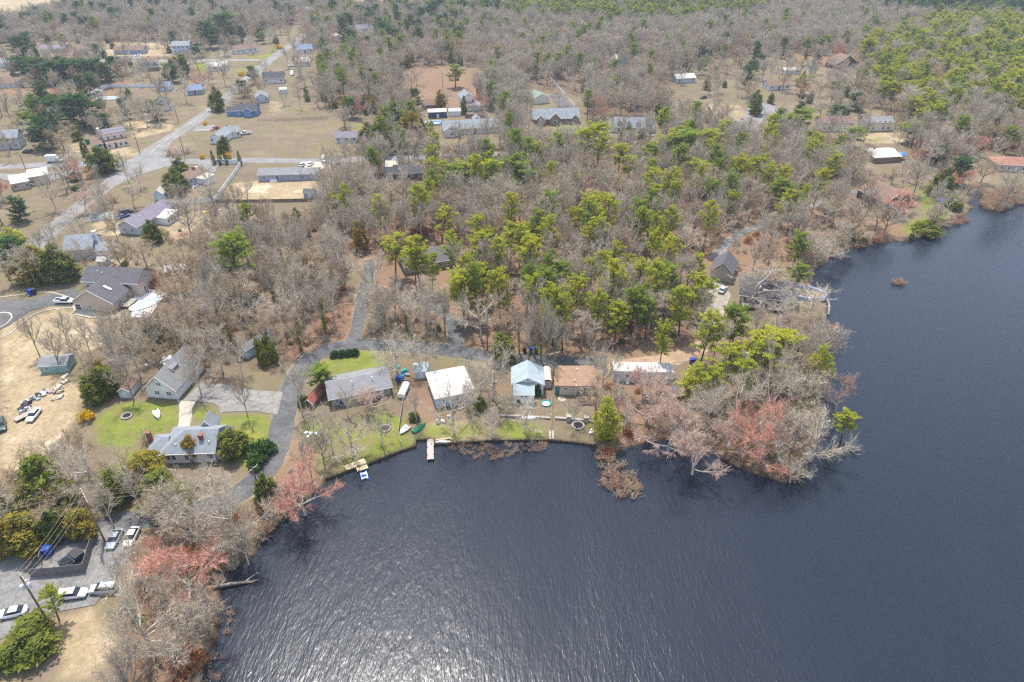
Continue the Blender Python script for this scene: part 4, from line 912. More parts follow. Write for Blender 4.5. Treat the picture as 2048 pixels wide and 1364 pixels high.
SIMPLE = [  # name, label, A, B, depth, wall height, roof height, type, wall, roof, windows in front, storeys
 ('white_house','white house with dark roof and side wing in the tan lot',(422,287),(447,288),13,2.8,1.7,'y','white_wall','roof_slate',2,1),
 ('white_house','white wing house with grey roof beside the white pickup',(452,277),(482,274),7,2.8,1.5,'x','white_wall','roof_grey',3,1),
 ('blue_house','blue house with dark roof below the diagonal road',(472,233),(514,232),8,3.0,2.1,'x','blue_wall','roof_black',3,1),
 ('flat_roof_house','white flat roofed house at the far left cross road',(30,382),(62,376),9,2.7,.3,'flat','beige_wall','roof_white',2,1),
 ('flat_roof_house','taller white flat roofed house right of the lower white one',(63,372),(100,366),8,3.3,.4,'flat','beige_wall','roof_white',2,1),
 ('small_house','small house with purple grey roof by the cross road drive',(672,286),(715,285),6,2.6,1.5,'x','pale_grey_wall','roof_purple',3,1),
 ('grey_hip_house','wide grey roofed house with white window gable',(888,271),(996,265),9,2.9,2.4,'x','pale_grey_wall','roof_slate',6,1),
 ('twin_house','left one of the two beige twin houses, with tan roof',(1640,263),(1696,262),7,4.2,1.6,'x','cream_wall','roof_brown',5,2),
 ('twin_house','right one of the two twin houses, with grey roof',(1727,263),(1782,262),7,4.2,1.6,'x','cream_wall','roof_grey',5,2),
 ('porch_house','white house with pale grey roof beside the blue umbrella',(1738,322),(1791,319),7,2.7,.9,'x','white_wall','roof_pale',3,1),
 ('red_roof_house','low house with pale red roof at the right edge',(1990,342),(2070,346),9,2.9,1.9,'hip','beige_wall','roof_red',5,1),
 ('ranch_house','dark roofed ranch house with front lawn on the upper road',(229,109),(288,108),8,2.9,1.9,'x','slate_wall','roof_brown',5,1),
 ('two_storey_house','pale two storey house on the upper road',(347,108),(382,107),8,5.4,1.9,'x','pale_blue_wall','roof_slate',4,2),
 ('two_storey_house','two storey house with brown porch roof on the upper road',(281,142),(318,140),8,5.0,1.8,'x','white_wall','roof_brown',3,2),
 ('bungalow','pale bungalow with small lawn beyond the upper road',(416,143),(456,140),8,2.8,1.6,'x','white_wall','roof_pale',4,1),
 ('ranch_house','red brown roofed ranch with white gable end by the upper road',(472,109),(517,103),7,2.9,1.8,'x','white_wall','roof_brown',5,1),
 ('bungalow','left bungalow with blue roof among the yards',(313,183),(341,182),8,2.8,1.6,'x','pale_blue_wall','roof_blue',3,1),
 ('bungalow','right bungalow with blue roof by the diagonal road',(376,191),(406,189),8,2.8,1.8,'x','slate_wall','roof_blue',3,1),
 ('bungalow','white bungalow with dark roof below the blue roofs',(318,223),(346,219),10,3.0,1.9,'y','white_wall','roof_dark',2,1),
 ('brown_roof_house','brown roofed house at the upper left edge',(-30,177),(32,175),9,3.0,2.4,'hip','pale_grey_wall','roof_brown',4,1),
 ('bungalow','white bungalow with black roof right of the diagonal road',(528,168),(569,166),8,3.0,2.6,'x','white_wall','roof_black',3,1),
 ('bungalow','blue roofed house near the far end of the road',(595,108),(626,106),8,3.0,2.0,'x','white_wall','roof_blue',3,1),
 ('bungalow','small white house with camper right of the road',(591,134),(620,132),7,3.0,1.6,'x','white_wall','roof_pale',2,1),
 ('bungalow','grey gabled house above the blue house',(513,206),(537,204),8,2.8,1.8,'y','pale_grey_wall','roof_grey',2,1),
 ('far_house','white house at the very top left of the road',(500,13),(540,12),9,5.2,2.0,'x','white_wall','roof_slate',4,2),
 ('far_house','white and brown house in the far wood',(712,67),(746,65),8,3.2,2.4,'x','white_wall','roof_purple',3,1),
 ('far_house','pale gabled house in the far wood',(664,86),(690,84),8,3.0,2.2,'y','white_wall','roof_pale',2,1),
 ('far_house','pale house behind trees left of the far field',(590,28),(625,27),8,3.4,2.0,'x','cream_wall','roof_grey',3,1),
 ('tall_house','tall white house with steep grey roof by the pink maple',(925,219),(949,217),8,5.6,2.4,'y','white_wall','roof_slate',2,2),
 ('brown_cabin','brown roofed cabin below the clearing',(843,219),(873,218),7,2.4,1.8,'x','wood_wall','roof_brown',2,1),
 ('gable_house','steep brown gabled house in the upper right yards',(1668,139),(1716,136),9,2.6,5.2,'y','dark_wall','roof_brown',3,1),
 ('far_bungalow','dark roofed bungalow left of the upper right yards',(1536,181),(1580,179),8,2.8,1.8,'x','white_wall','roof_brown',3,1),
 ('far_bungalow','low white building in the upper right yards',(1568,149),(1599,148),5,2.4,1.0,'x','white_wall','roof_pale',2,1),
 ('far_bungalow','pale blue gabled house half hidden in the grey wood',(1235,133),(1253,131),8,3.4,2.4,'y','pale_blue_wall','roof_pale',1,1),
 ('far_bungalow','pale house glimpsed through the trees left of the upper right yards',(1353,167),(1390,165),8,2.8,1.6,'x','pale_grey_wall','roof_pale',3,1),
 ('grey_colonial','grey two storey house at the left edge by the dark evergreen',(-12,301),(42,297),8,5.0,2.2,'x','pale_grey_wall','roof_slate',4,2),
 ('far_bungalow','white house corner above the cul de sac',(1480,265),(1500,262),7,2.8,1.6,'x','white_wall','roof_slate',2,1),
 ('far_bungalow','white house at the left edge behind the evergreens',(-10,136),(28,135),8,3.0,2.0,'x','white_wall','roof_slate',2,1),
 ('far_bungalow','long low pale roofed house behind the evergreen row',(82,106),(130,105),7,2.8,1.4,'x','slate_wall','roof_purple',3,1),
]
for nm, lab, A, B, d, hh, rh, ty, wl, rf, nw, st in SIMPLE:
    h = House(nm, lab, A, B); h.block(0, None, 0, d, hh, rh, ty, wl, rf, .45)
    w = min(1.2, h.L/(nw*2.0))
    for s_ in range(st):
        it = row(nw, 1.5+2.6*s_, w, 1.2, .14, .86)
        if s_ == 0 and nw > 2: it[nw//2] = (it[nw//2][0], 1.08, .95, 2.1, 'd', random.choice(('door_white','door_brown')))
        h.op('f', *it)
    h.op('r', *row(2, 1.5, 1.0, 1.1, .3, .7)); h.op('l', *row(2, 1.5, 1.0, 1.1, .3, .7))
    if random.random() < .5 and ty == 'x': h.chim(h.L*random.uniform(.2, .8), d*.6, hh, hh+rh+.7, .7, .7)
    L = h.L
    if nm == 'grey_hip_house': h.block(0, 7, -3, -.01, 2.9, 2.2, 'y', 'white_wall', 'roof_slate', .4); h.op('f', (.5,1.5,1.6,1.4), (.5,3.6,.9,.7)); h.block(L*.55, L*.78, 9.1, 13, 2.9, 2.6, 'y', 'pale_grey_wall', 'roof_slate', .4)
    if nm == 'blue_house': h.block(L*.45, L*.85, -2, -.01, 2.9, 1.7, 'y', 'blue_wall', 'roof_black', .35); h.op('f', (.5,1.5,1.0,1.2)); h.block(-4.5, -.01, 1, 6, 2.6, 1.4, 'x', 'blue_wall', 'roof_black', .3)
    if nm == 'tall_house': h.block(0, L+3, -4, -.01, 2.6, .8, 'shed', 'white_wall', 'roof_slate', .3)
    if nm == 'two_storey_house' and 'porch' in lab: h.block(-.5, L+.5, -2.5, -.01, 2.4, .8, 'shed', 'wood_wall', 'roof_dark', .25)
    if nm == 'porch_house': h.block(0, L, -3, -.01, 2.3, .3, 'shed', 'wood_wall', 'roof_pale', .3)
h = House('brick_house', 'brick house with grey roof and three front gables', (1067,250), (1158,247))
L = h.L; h.block(0, L, 0, 10, 3.0, 3.2, 'x', 'brick_wall', 'roof_slate', .5); h.op('f', (.42,1.5,.9,1.2), (.64,1.1,1.0,2.1,'d','door_brown'), (.7,1.5,.9,1.2))
for x0, x1, rr in ((1.2,5.0,1.7),(7.5,13.0,2.6),(18.2,21.6,1.7)):
    h.block(x0, x1, -1.6, -.01, 3.0, rr, 'y', 'brick_wall', 'roof_slate', .4); h.op('f', (.5,1.6,(x1-x0)*.4,1.5))
h = House('cape_house', 'white cape house with four roof dormers above the pines', (1217,265), (1307,267))
L = h.L; h.block(2.5, L, 0, 8, 2.9, 3.2, 'x', 'white_wall', 'roof_slate', .4); h.op('f', (.12,1.5,.9,1.3), (.3,1.5,.9,1.3), (.42,1.1,.95,2.1,'d'), (.52,1.5,.9,1.3), (.82,1.2,4.6,2.1,'g'))
for u in (.12, .36, .6, .84):
    x = 2.5+u*(L-2.5); h.block(x-.9, x+.9, .9, 3.6, 4.7, .9, 'y', 'white_wall', 'roof_slate', .2, z0=3.2, foot=False); h.op('f', (.5,4.3,.8,1.0))
h.block(0, 2.49, .5, 6, 2.6, 2.0, 'y', 'white_wall', 'roof_slate', .35); h.op('f', (.5,1.5,1.0,1.2))
# ------------------------------------------------------------------ keep trees off roads, paving and buildings
FOOT = globals().get('FOOT', [])
def blocked(x, y, m=1.5):
    x = np.atleast_1d(np.asarray(x, float)); y = np.atleast_1d(np.asarray(y, float)); o = in_poly(x, y, LAKE)
    for P, hw in ROADS: o |= seg_dist(x, y, P) < hw+m
    for P in PAVED: o |= in_poly(x, y, P)
    for P in FOOT: o |= in_poly(x, y, P) | (seg_dist(x, y, P, True) < m)
    return o
def base_of(px, py, h): return at(px, py, h)           # a crown seen at this place stands over this spot
PLACED = []
CLEAR = [W(p) for p in ([(360,222),(672,222),(672,322),(335,322)], [(440,328),(655,328),(655,408),(440,408)], [(205,285),(330,250),(350,262),(300,315),(205,322)], [(0,620),(170,600),(260,640),(180,700),(130,860),(0,960)], [(820,138),(965,138),(960,180),(850,210)], [(1330,200),(1480,200),(1540,250),(1380,240)])]
VIS = []                                          # what stays in plain sight from the air: houses, fences, the roads' junction
for P in FOOT:
    q = [px_of(x, y, z) for x, y in P for z in (0.5, 3.5)]; VIS.append((min(a for a, b in q), min(b for a, b in q), max(a for a, b in q), max(b for a, b in q)))
VIS += [(424,318,490,408),(330,398,440,414),(217,165,312,176),(470,150,600,90),(280,290,420,330),(440,330,650,400),(370,245,650,318),(1065,145,1155,210),(60,1085,190,1155),(110,1165,240,1205),(1750,380,1830,425),(1578,568,1645,612)]
VISA = np.array([(min(a,c), min(b,d), max(a,c), max(b,d)) for a, b, c, d in VIS])
def hides(x, y, R, H, kd):
    u0, v0 = px_of(x, y, H*.98); u1, v1 = px_of(x, y, H*.3); zz = y*CP+CAM_H*SP; r = .75*R*F_PX/zz
    ox = np.minimum(VISA[:,2], max(u0,u1)+r)-np.maximum(VISA[:,0], min(u0,u1)-r); oy = np.minimum(VISA[:,3], v1)-np.maximum(VISA[:,1], v0)
    return bool(np.any((ox > 2) & (oy > 2)))
def put(kind, px, py, rpx, H, label, group=None, ground=False, ivy=False, lean=None, var=None, rz=None, cf=None):
    """px,py: middle of the crown as seen (or the foot when ground=True); rpx its half width; H metres"""
    cf = cf if cf is not None else {'pine':.78,'midpine':.72,'bare':.66,'big':.6,'maple':.6}.get(kind, .5)
    p = at(px, py, 0 if ground else H*cf); rpx *= 1.15 if kind in ('big','maple') else 1
    z = (CAM_H-(0 if ground else H*cf))/(SP+(py-682.0)/F_PX*CP); R = rpx*z/F_PX
    PLACED.append((p.x, p.y, R*(1.7 if kind == 'maple' else 1))); return plant(kind, p.x, p.y, R, H, label, group, rz, ivy, lean, var)
# -------- trees that stand out one by one
red = 'red budding maples by the water'
put('maple', 595, 965, 66, 13, 'salmon red budding maple leaning over the water beside the bulkhead', red)
put('maple', 560, 990, 40, 9, 'low salmon budding maple on the bank below the lane bend', red)
put('maple', 362, 1130, 78, 12, 'broad salmon red maple on the bank above the fallen log', red)
put('maple', 300, 1095, 30, 7, 'small salmon maple behind the two cars parked nose out', red)
put('maple', 1520, 840, 52, 13, 'bright red budding maple in the middle of the wooded point', red, var=0)
put('maple', 1528, 888, 48, 10, 'red budding maple at the water edge of the wooded point', red, var=2)
put('maple', 1685, 775, 26, 10, 'pink budding maple overhanging the lake on the east of the point', red)
put('maple', 1655, 655, 30, 8, 'small pink maple overhanging the lake below the round yard', red)
put('maple', 1300, 800, 52, 11, 'pinkish bare maple in the yard below the white trailer', red, var=1)
put('maple', 1345, 850, 62, 12, 'wide pinkish maple on the bank right of the bulkhead', red, var=1)
put('maple', 1395, 895, 55, 11, 'pale limbed pink maple drooping over the dark water', red, var=1)
put('maple', 1290, 765, 40, 9, 'pinkish maple in front of the white trailer wall', red, var=1)
put('maple', 1460, 870, 40, 9, 'pinkish maple between the point and the drooping maple', red, var=1)
put('maple', 1555, 570, 32, 8, 'red budding maple behind the dark roofed lake house', red)
put('maple', 1600, 555, 24, 7, 'small red maple beside the round pale pool', red)
put('maple', 1800, 400, 34, 9, 'red budding maple over the house on the far shore lawn', red, var=0)
put('maple', 1930, 355, 22, 9, 'deep red maple beside the inlet on the far shore', red, var=0)
put('maple', 1960, 285, 22, 9, 'red maple at the right edge above the red roofed house', red, var=0)
put('maple', 2035, 255, 24, 10, 'orange red maple at the right edge of the picture', red, var=0)
put('maple', 165, 405, 40, 8, 'pale red maple by the diagonal road end', red, var=1)
put('maple', 740, 795, 34, 6, 'low red budding maple behind the grey roofed lake house', red, var=1)
put('maple', 962, 200, 22, 9, 'rose pink maple beside the tall white house', red, var=0)
put('maple', 1220, 85, 22, 12, 'red maple in the wood above the brick house', red, var=0)
put('maple', 1450, 68, 26, 12, 'red maple standing out in the far grey wood', red, var=0)
put('maple', 365, 470, 14, 3, 'small red bush beside the bent yard tree', red, var=0)
put('maple', 415, 150, 16, 8, 'purplish red tree by the upper road houses', red, var=1)
bg_ = 'large bare trees in the lakeside yards'
for a in [
 ('big', 1640, 865, 62, 12, 'silver grey many limbed tree sprawling over the lake at the point', None),
 ('big', 270, 1225, 90, 17, 'tall pale bare tree at the bottom left bank', None),
 ('big', 330, 1290, 60, 12, 'pale bare tree at the bottom edge beside the water', None),
 ('big', 460, 1030, 72, 14, 'pale bare tree overhanging the bank beside the salmon maple', None),
 ('big', 380, 985, 70, 13, 'bare tree along the lane below the hip roofed house', None),
 ('big', 175, 935, 62, 13, 'bare tree behind the utility pole with many wires', None),
 ('big', 100, 905, 46, 10, 'rounded bare tree at the edge of the sandy lot', None),
 ('bare', 30, 960, 40, 13, 'thin leaning bare tree at the left edge of the sandy lot', None),
 ('big', 905, 815, 50, 12, 'bare tree in front of the flat white roofed house', None),
 ('big', 985, 735, 56, 15, 'tall pale bare tree between the white roof and the blue roof', None),
 ('big', 700, 870, 50, 9, 'grey bushy bare tree on the lawn above the tan dock', None),
 ('big', 655, 850, 34, 12, 'dark trunked bare tree by the red shed', None),
 ('bare', 590, 760, 38, 13, 'forked bare tree beside the lane bend', None),
 ('bare', 478, 770, 20, 13, 'slim leaning bare tree in the middle of the concrete drive', None),
 ('big', 385, 735, 40, 12, 'dark trunked bare tree at the corner of the white garage', None),
 ('big', 1210, 720, 40, 14, 'pale bare tree left of the white trailer', None),
 ('big', 790, 705, 48, 11, 'bare tree arching over the end of the grey roof', None),
 ('big', 850, 712, 30, 9, 'bare tree beside the small grey shed by the lane', None),
 ('big', 1050, 830, 40, 8, 'low bare tree in the yard of the blue roofed cottage', None),
 ('big', 985, 840, 34, 8, 'low bare tree on the lawn edge above the brown reeds', None),
 ('big', 1630, 600, 50, 10, 'fan shaped bare tree on the round yard reaching over the lake', None),
 ('big', 1510, 560, 56, 12, 'bare tree spreading over the dark roofed lake house', None),
 ('big', 1575, 620, 40, 9, 'bare tree in front of the dark roofed lake house', None),
 ('big', 1640, 490, 48, 12, 'leaning bare tree over the cove', None),
 ('big', 1480, 790, 44, 13, 'bare tree on the neck of the point', None),
 ('big', 1555, 770, 50, 15, 'bare tree in the middle of the wooded point', None),
 ('big', 1620, 700, 40, 14, 'grey bare tree on the lake side of the point', None),
 ('big', 1545, 730, 44, 15, 'pale forked tree behind the yellow green pine of the point', None),
 ('big', 1420, 820, 44, 12, 'bare tree between the point and the trailer yard', None),
 ('big', 1590, 930, 38, 7, 'low grey tree at the tip of the point', None),
 ('bare', 370, 400, 34, 12, 'bare tree in the yard behind the white fence', None),
 ('bare', 370, 425, 40, 13, 'large bare tree on the straw lawn right of the long roofed house', None),
 ('bare', 160, 440, 34, 12, 'bare tree between the diagonal road and the grey house', None),
 ('bare', 222, 440, 18, 11, 'thin bare tree beside the drive of the long roofed house', None),
 ('bare', 95, 375, 36, 13, 'dark bare tree beside the white flat roofed house', None),
 ('big', 250, 215, 28, 15, 'left one of three vase shaped trees on the straw lawn', None),
 ('big', 285, 215, 30, 15, 'middle one of three vase shaped trees on the straw lawn', None),
 ('big', 312, 215, 26, 13, 'right one of three vase shaped trees on the straw lawn', None),
 ('bare', 115, 262, 34, 13, 'round bare tree by the cross road white truck', None),
 ('bare', 365, 175, 24, 12, 'bare tree beside the blue grey roofed house', None),
 ('bare', 250, 125, 26, 9, 'round bare tree behind the row of dark evergreens', None),
 ('bare', 425, 170, 24, 11, 'bare tree by the diagonal road', None),
 ('bare', 480, 175, 22, 11, 'bare tree between the diagonal road and the blue house', None),
 ('bare', 605, 140, 24, 14, 'bare tree by the small white house up the road', None),
 ('bare', 420, 380, 30, 8, 'bare tree inside the white fenced yard', None),
 ('bare', 100, 690, 30, 11, 'bare tree on the tan yard above the teal shed', None),
 ('bare', 55, 660, 26, 12, 'leaning bare tree by the curved kerb', None),
 ('bare', 205, 660, 44, 12, 'bare tree in front of the beige house lawn', None),
 ('bare', 260, 700, 40, 12, 'bare tree behind the white garage gable', None),
 ('bare', 430, 690, 42, 12, 'bare tree between the white garage and the small shed', None),
 ('bare', 470, 700, 34, 12, 'bare tree in front of the small grey shed', None),
 ('bare', 1740, 400, 30, 13, 'thin bare tree in the far shore yard', None),
 ('bare', 1710, 430, 34, 13, 'bare tree on the far shore slope', None),
 ('bare', 1780, 430, 36, 11, 'bare tree before the far shore lawn', None),
 ('bare', 1815, 340, 24, 13, 'tall bare tree behind the far shore house', None),
 ('bare', 1975, 330, 26, 11, 'spreading bare tree above the inlet', None),
 ('bare', 1880, 400, 24, 10, 'bare tree right of the far shore house', None)]:
    put(*a[:6], group=bg_)
for a in [(250,640,34),(300,655,36),(340,635,34),(222,690,32),(165,668,28),(305,700,34),(245,742,30),(182,722,28),(150,695,26),(360,660,34),(395,690,32),(120,650,24)]:
    put('bare', a[0], a[1], a[2], random.uniform(10, 13), '@bare grey tree', 'bare trees between the beige house and the white garage')
for a in [(240,925,40),(150,880,34),(425,955,40),(350,1005,44),(300,1000,40),(255,965,38),(205,1005,36),(620,835,30),(640,885,30),(612,905,28),(130,930,30),(480,1075,40),(430,1060,40),(330,1180,40),(400,1210,36),(230,1150,30)]:
    put('bare', a[0], a[1], a[2], random.uniform(8, 12), '@bare grey tree', 'bare trees along the lower lane and the left bank')
for a in [(690,800,26),(760,850,26),(830,805,24),(940,790,30),(960,760,28),(1010,800,26),(1150,820,22),(1240,790,30),(1330,790,30),(1380,820,34),(1430,790,34),(1250,830,30)]:
    put('big', a[0], a[1], a[2], random.uniform(7, 10), '@pale bare yard tree', 'pale bare trees in the lakeside yards')
pg = 'yellow green pines near the lake'
for a in [
 ('pine', 1540, 672, 60, 14, 'large yellow green pine with spreading crown on the neck of the point'),
 ('pine', 1450, 700, 40, 13, 'yellow green pine at the bend of the dirt track'),
 ('oval', 1392, 760, 34, 9, 'rounded yellow green pine right of the white trailer'),
 ('pine', 1415, 650, 34, 15, 'flat topped pine beside the gravel drive'),
 ('midpine', 1475, 640, 30, 15, 'dark green pine below the gravel drive'),
 ('oval', 1212, 838, 29, 11, 'bright green ivy covered pine at the shore beside the brown yard'),
 ('pine', 1700, 832, 24, 9, 'yellow pine sapling overhanging the lake east of the point'),
 ('oval', 1638, 738, 26, 13, 'tall green conifer on the east side of the point'),
 ('pine', 88, 1190, 26, 8, 'small yellow green pine behind the left parked white car'),
 ('cedar', 56, 1278, 62, 4.5, 'broad olive evergreen at the lower left edge', None, False, False, None, 1),
 ('pine', 1500, 742, 24, 11, 'small pine behind the tracks at the point'), ('pine', 1500, 690, 34, 13, 'yellow green pine between the track bend and the spreading pine'), ('pine', 1585, 700, 28, 12, 'yellow green pine right of the spreading pine'), ('pine', 1425, 745, 26, 10, 'low yellow green pine behind the rounded pine'),
 ('midpine', 640, 745, 28, 7, 'pale green pine at the lane bend by the grey roofed house'),
 ('midpine', 460, 500, 42, 18, 'tall green pine rising from the bare wood by the yards'),
 ('midpine', 1600, 480, 24, 12, 'green pine on the cove bank'), ('midpine', 1605, 540, 24, 8, 'low green conifer at the cove below the leaning tree')]:
    put(*a, group=pg) if len(a) == 6 else put(*a[:6], group=pg, var=1)
cg = 'cedars and evergreens in the yards'
for a in [
 ('cedar', 463, 885, 32, 7, 'dark green holly at the right end of the hip roofed house'),
 ('rust', 382, 893, 19, 6, 'orange tipped cedar in front of the hip roofed house'),
 ('rust', 290, 940, 44, 8, 'orange and green cedar left of the hip roofed house'),
 ('cedar', 330, 975, 50, 8, 'dark cedar below the hip roofed house'),
 ('cedar', 90, 965, 58, 12, 'large olive green cedar at the edge of the sandy lot'),
 ('cedar', 225, 975, 34, 8, 'dark evergreen under the wires'),
 ('rust', 162, 1046, 30, 6, 'bright orange cedar behind the dumpster yard'),
 ('rust', 40, 1065, 44, 8, 'orange green cedar at the left edge'), ('cedar', 102, 1050, 36, 7, 'green cedar behind the dumpster yard'),
 ('rust', 5, 1075, 30, 8, 'orange green cedar cut by the left edge'), ('cedar', 0, 1010, 20, 7, 'dark cedar under the wires at the left edge'),
 ('cedar', 1000, 695, 28, 8, 'olive cedar beside the lane above the blue roof'), ('cedar', 205, 765, 32, 8, 'dense dark evergreen left of the small brown shed'),
 ('cedar', 175, 780, 26, 7, 'dark evergreen beside the tan yard'), ('rust', 205, 750, 22, 8, 'rusty cedar behind the dark evergreens'),
 ('cedar', 200, 320, 30, 11, 'dark cone shaped cedar at the road junction'), ('cedar', 432, 198, 15, 12, 'dark cedar on the diagonal road corner'),
 ('cedar', 350, 362, 26, 10, 'dark green evergreen beside the fenced house'), ('cedar', 360, 335, 18, 8, 'dark green evergreen behind the fenced house'),
 ('cedar', 302, 463, 17, 8, 'blue green spruce beside the long roofed house'), ('cedar', 112, 525, 34, 11, 'olive cedar left of the beige house'),
 ('rust', 65, 525, 40, 11, 'rusty green cedar left of the beige house'), ('cedar', 448, 288, 14, 7, 'small green pine beside the white house'),
 ('oval', 20, 480, 28, 8, 'yellow green ivy covered tree at the left edge'), ('cedar', 345, 135, 18, 10, 'dark cedar by the upper road'), ('rust', 352, 130, 14, 10, 'brown cedar by the upper road'),
 ('cedar', 928, 210, 9, 9, 'narrow dark cedar beside the tall white house'), ('rust', 880, 200, 13, 10, 'brown cedar beside the dark blue shed'),
 ('cedar', 760, 270, 32, 14, 'dark green cedar at the end of the cross road drive'), ('cedar', 790, 240, 34, 16, 'green cedar behind the cross road'),
 ('rust', 825, 255, 28, 14, 'rusty brown cedar above the cross road'), ('cedar', 735, 270, 18, 11, 'cedar by the cross road drive'),
 ('rust', 770, 265, 22, 12, 'brown tinted cedar by the cross road drive'),
 ('cedar', 1512, 205, 16, 12, 'leaning green cone cedar by the cul de sac'), ('cedar', 1020, 240, 18, 9, 'cedar right of the grey hip house'),
 ('midpine', 910, 140, 20, 13, 'lone green pine in the brown clearing'), ('midpine', 977, 150, 20, 12, 'green pine at the right of the brown clearing'),
 ('darkpine', 700, 85, 16, 18, 'tall dark spruce by the far road'), ('cedar', 1258, 270, 18, 8, 'dark spruce in front of the white cape house'), ('cedar', 1285, 272, 14, 7, 'small dark spruce in front of the white cape house'),
 ('midpine', 1835, 255, 30, 10, 'bright green pine right of the twin houses'), ('midpine', 1708, 265, 24, 9, 'yellow green pine between the twin houses'),
 ('midpine', 1600, 235, 34, 14, 'broad green pine left of the twin houses'), ('cedar', 1890, 365, 24, 11, 'dark green conifer by the inlet'), ('cedar', 1990, 245, 24, 13, 'green cedar at the right edge wood')]:
    put(*a, group=cg)
dg = 'dark evergreens among the left houses'
for px, py, r, H in [(45,135,26,13),(75,140,26,13),(105,145,28,13),(135,140,26,13),(165,142,28,13),(190,140,24,13)]:
    put('darkpine', px, py, r, H, '@dark evergreen in a row', 'row of dark evergreens')
for a in [('darkpine', 160, 220, 40, 16, 'big dark blue green evergreen behind the colonial house'), ('darkpine', 105, 225, 30, 12, 'green evergreen left of the big dark one'),
 ('darkpine', 85, 275, 24, 11, 'dark evergreen above the cross road left'), ('darkpine', 40, 95, 22, 15, 'dark evergreen behind the far left houses'),
 ('darkpine', 415, 70, 24, 18, 'evergreen behind the upper road'), ('darkpine', 450, 55, 26, 20, 'tall evergreen behind the upper road'), ('darkpine', 310, 220, 20, 10, 'dark evergreen right of the vase shaped trees'), ('darkpine', 505, 150, 12, 10, 'small evergreen beside the diagonal road'),
 ('darkpine', 770, 70, 24, 18, 'dark green evergreen in the far wood'), ('darkpine', 0, 60, 14, 16, 'dark evergreen at the top left edge')]:
    put(*a, group=dg)
for i, (px, py) in enumerate([(425,315),(438,314),(450,314),(478,316)]):
    put('arb', px, py, 5, 6, 'narrow dark arborvitae behind the white fence, number %s from the left' % ('one','two','three','four')[i], 'arborvitae row at the white fence')
for a in [('yellow', 170, 832, 15, 2.6, 'yellow orange flowering bush in the tan yard'), ('yellow', 557, 93, 8, 3, 'yellow flowering bush by the far road'),
 ('yellow', 404, 313, 6, 2, 'yellow flowering bush behind the cross road corner'), ('yellow', 410, 247, 5, 2, 'yellow flowering bush by the white house drive'), ('yellow', 482, 147, 7, 2.5, 'yellow flowering bush by the upper road lawn'),
 ('yellow', 455, 310, 8, 3, 'yellow flowering bush behind the arborvitae'),
 ('evergreen', 147, 352, 14, 3.5, 'rounded green shrub by the far left drive'), ('evergreen', 1075, 778, 10, 3.2, 'rounded green bush at the corner of the blue roofed cottage'),
 ('evergreen', 150, 378, 8, 2, 'small green shrub ring by the diagonal road'), ('evergreen', 960, 808, 13, 4, 'green shrub right of the flat white roofed house'),
 ('evergreen', 828, 832, 12, 2.2, 'low green shrub by the white dinghy'), ('evergreen', 605, 800, 12, 3.5, 'green shrub beside the red shed'),
 ('evergreen', 522, 895, 26, 3.5, 'olive hedge along the lane by the hip roofed house'), ('evergreen', 510, 920, 20, 3, 'olive hedge end by the lane'),
 ]:
    put(*a, group='garden shrubs')
for i, px in enumerate([668, 682, 696, 709]):
    put('evergreen', px, 707-i*1.2, 9, 2.0, 'clipped dark green hedge shrub on the lawn island, %s from the left' % ('first','second','third','fourth')[i], 'clipped hedge on the lawn', var=0)
put('ivybush', 1910, 405, 16, 5, 'yellow green willow beside the blue picnic shelter', 'garden shrubs')
put('ivybush', 1855, 455, 28, 4, 'yellow green willow bush on the far shore', 'garden shrubs')
for i, (px, py, h) in enumerate([(1062,680,11),(1085,684,8),(1100,676,12),(1118,690,6),(852,652,7),(812,640,4),(768,650,6),(930,640,5),(1040,672,7),(884,632,8),(1180,695,4),(1072,690,5)]):
    put('bare', px+random.uniform(-4,4), py-25, random.uniform(16,24), h+6, '@ivy covered trunk', 'ivy covered trunks above the lane', ivy=True)
for i, (px, py, h) in enumerate([(520,700,7),(532,690,6),(545,705,6),(528,715,5)]):
    put('ivybush', px, py, 10, h, '@ivy covered stump', 'ivy covered stumps by the shed')
for px, py, h, r in [(560,600,14,40),(600,560,14,36),(640,600,15,40),(590,640,13,34),(525,640,13,34),(560,530,14,34),(660,540,14,30),(490,620,13,30),(450,640,12,28)]:
    put('bare', px, py, r, h, '@ivy clad bare tree', 'ivy clad trees left of the driveway', ivy=True)
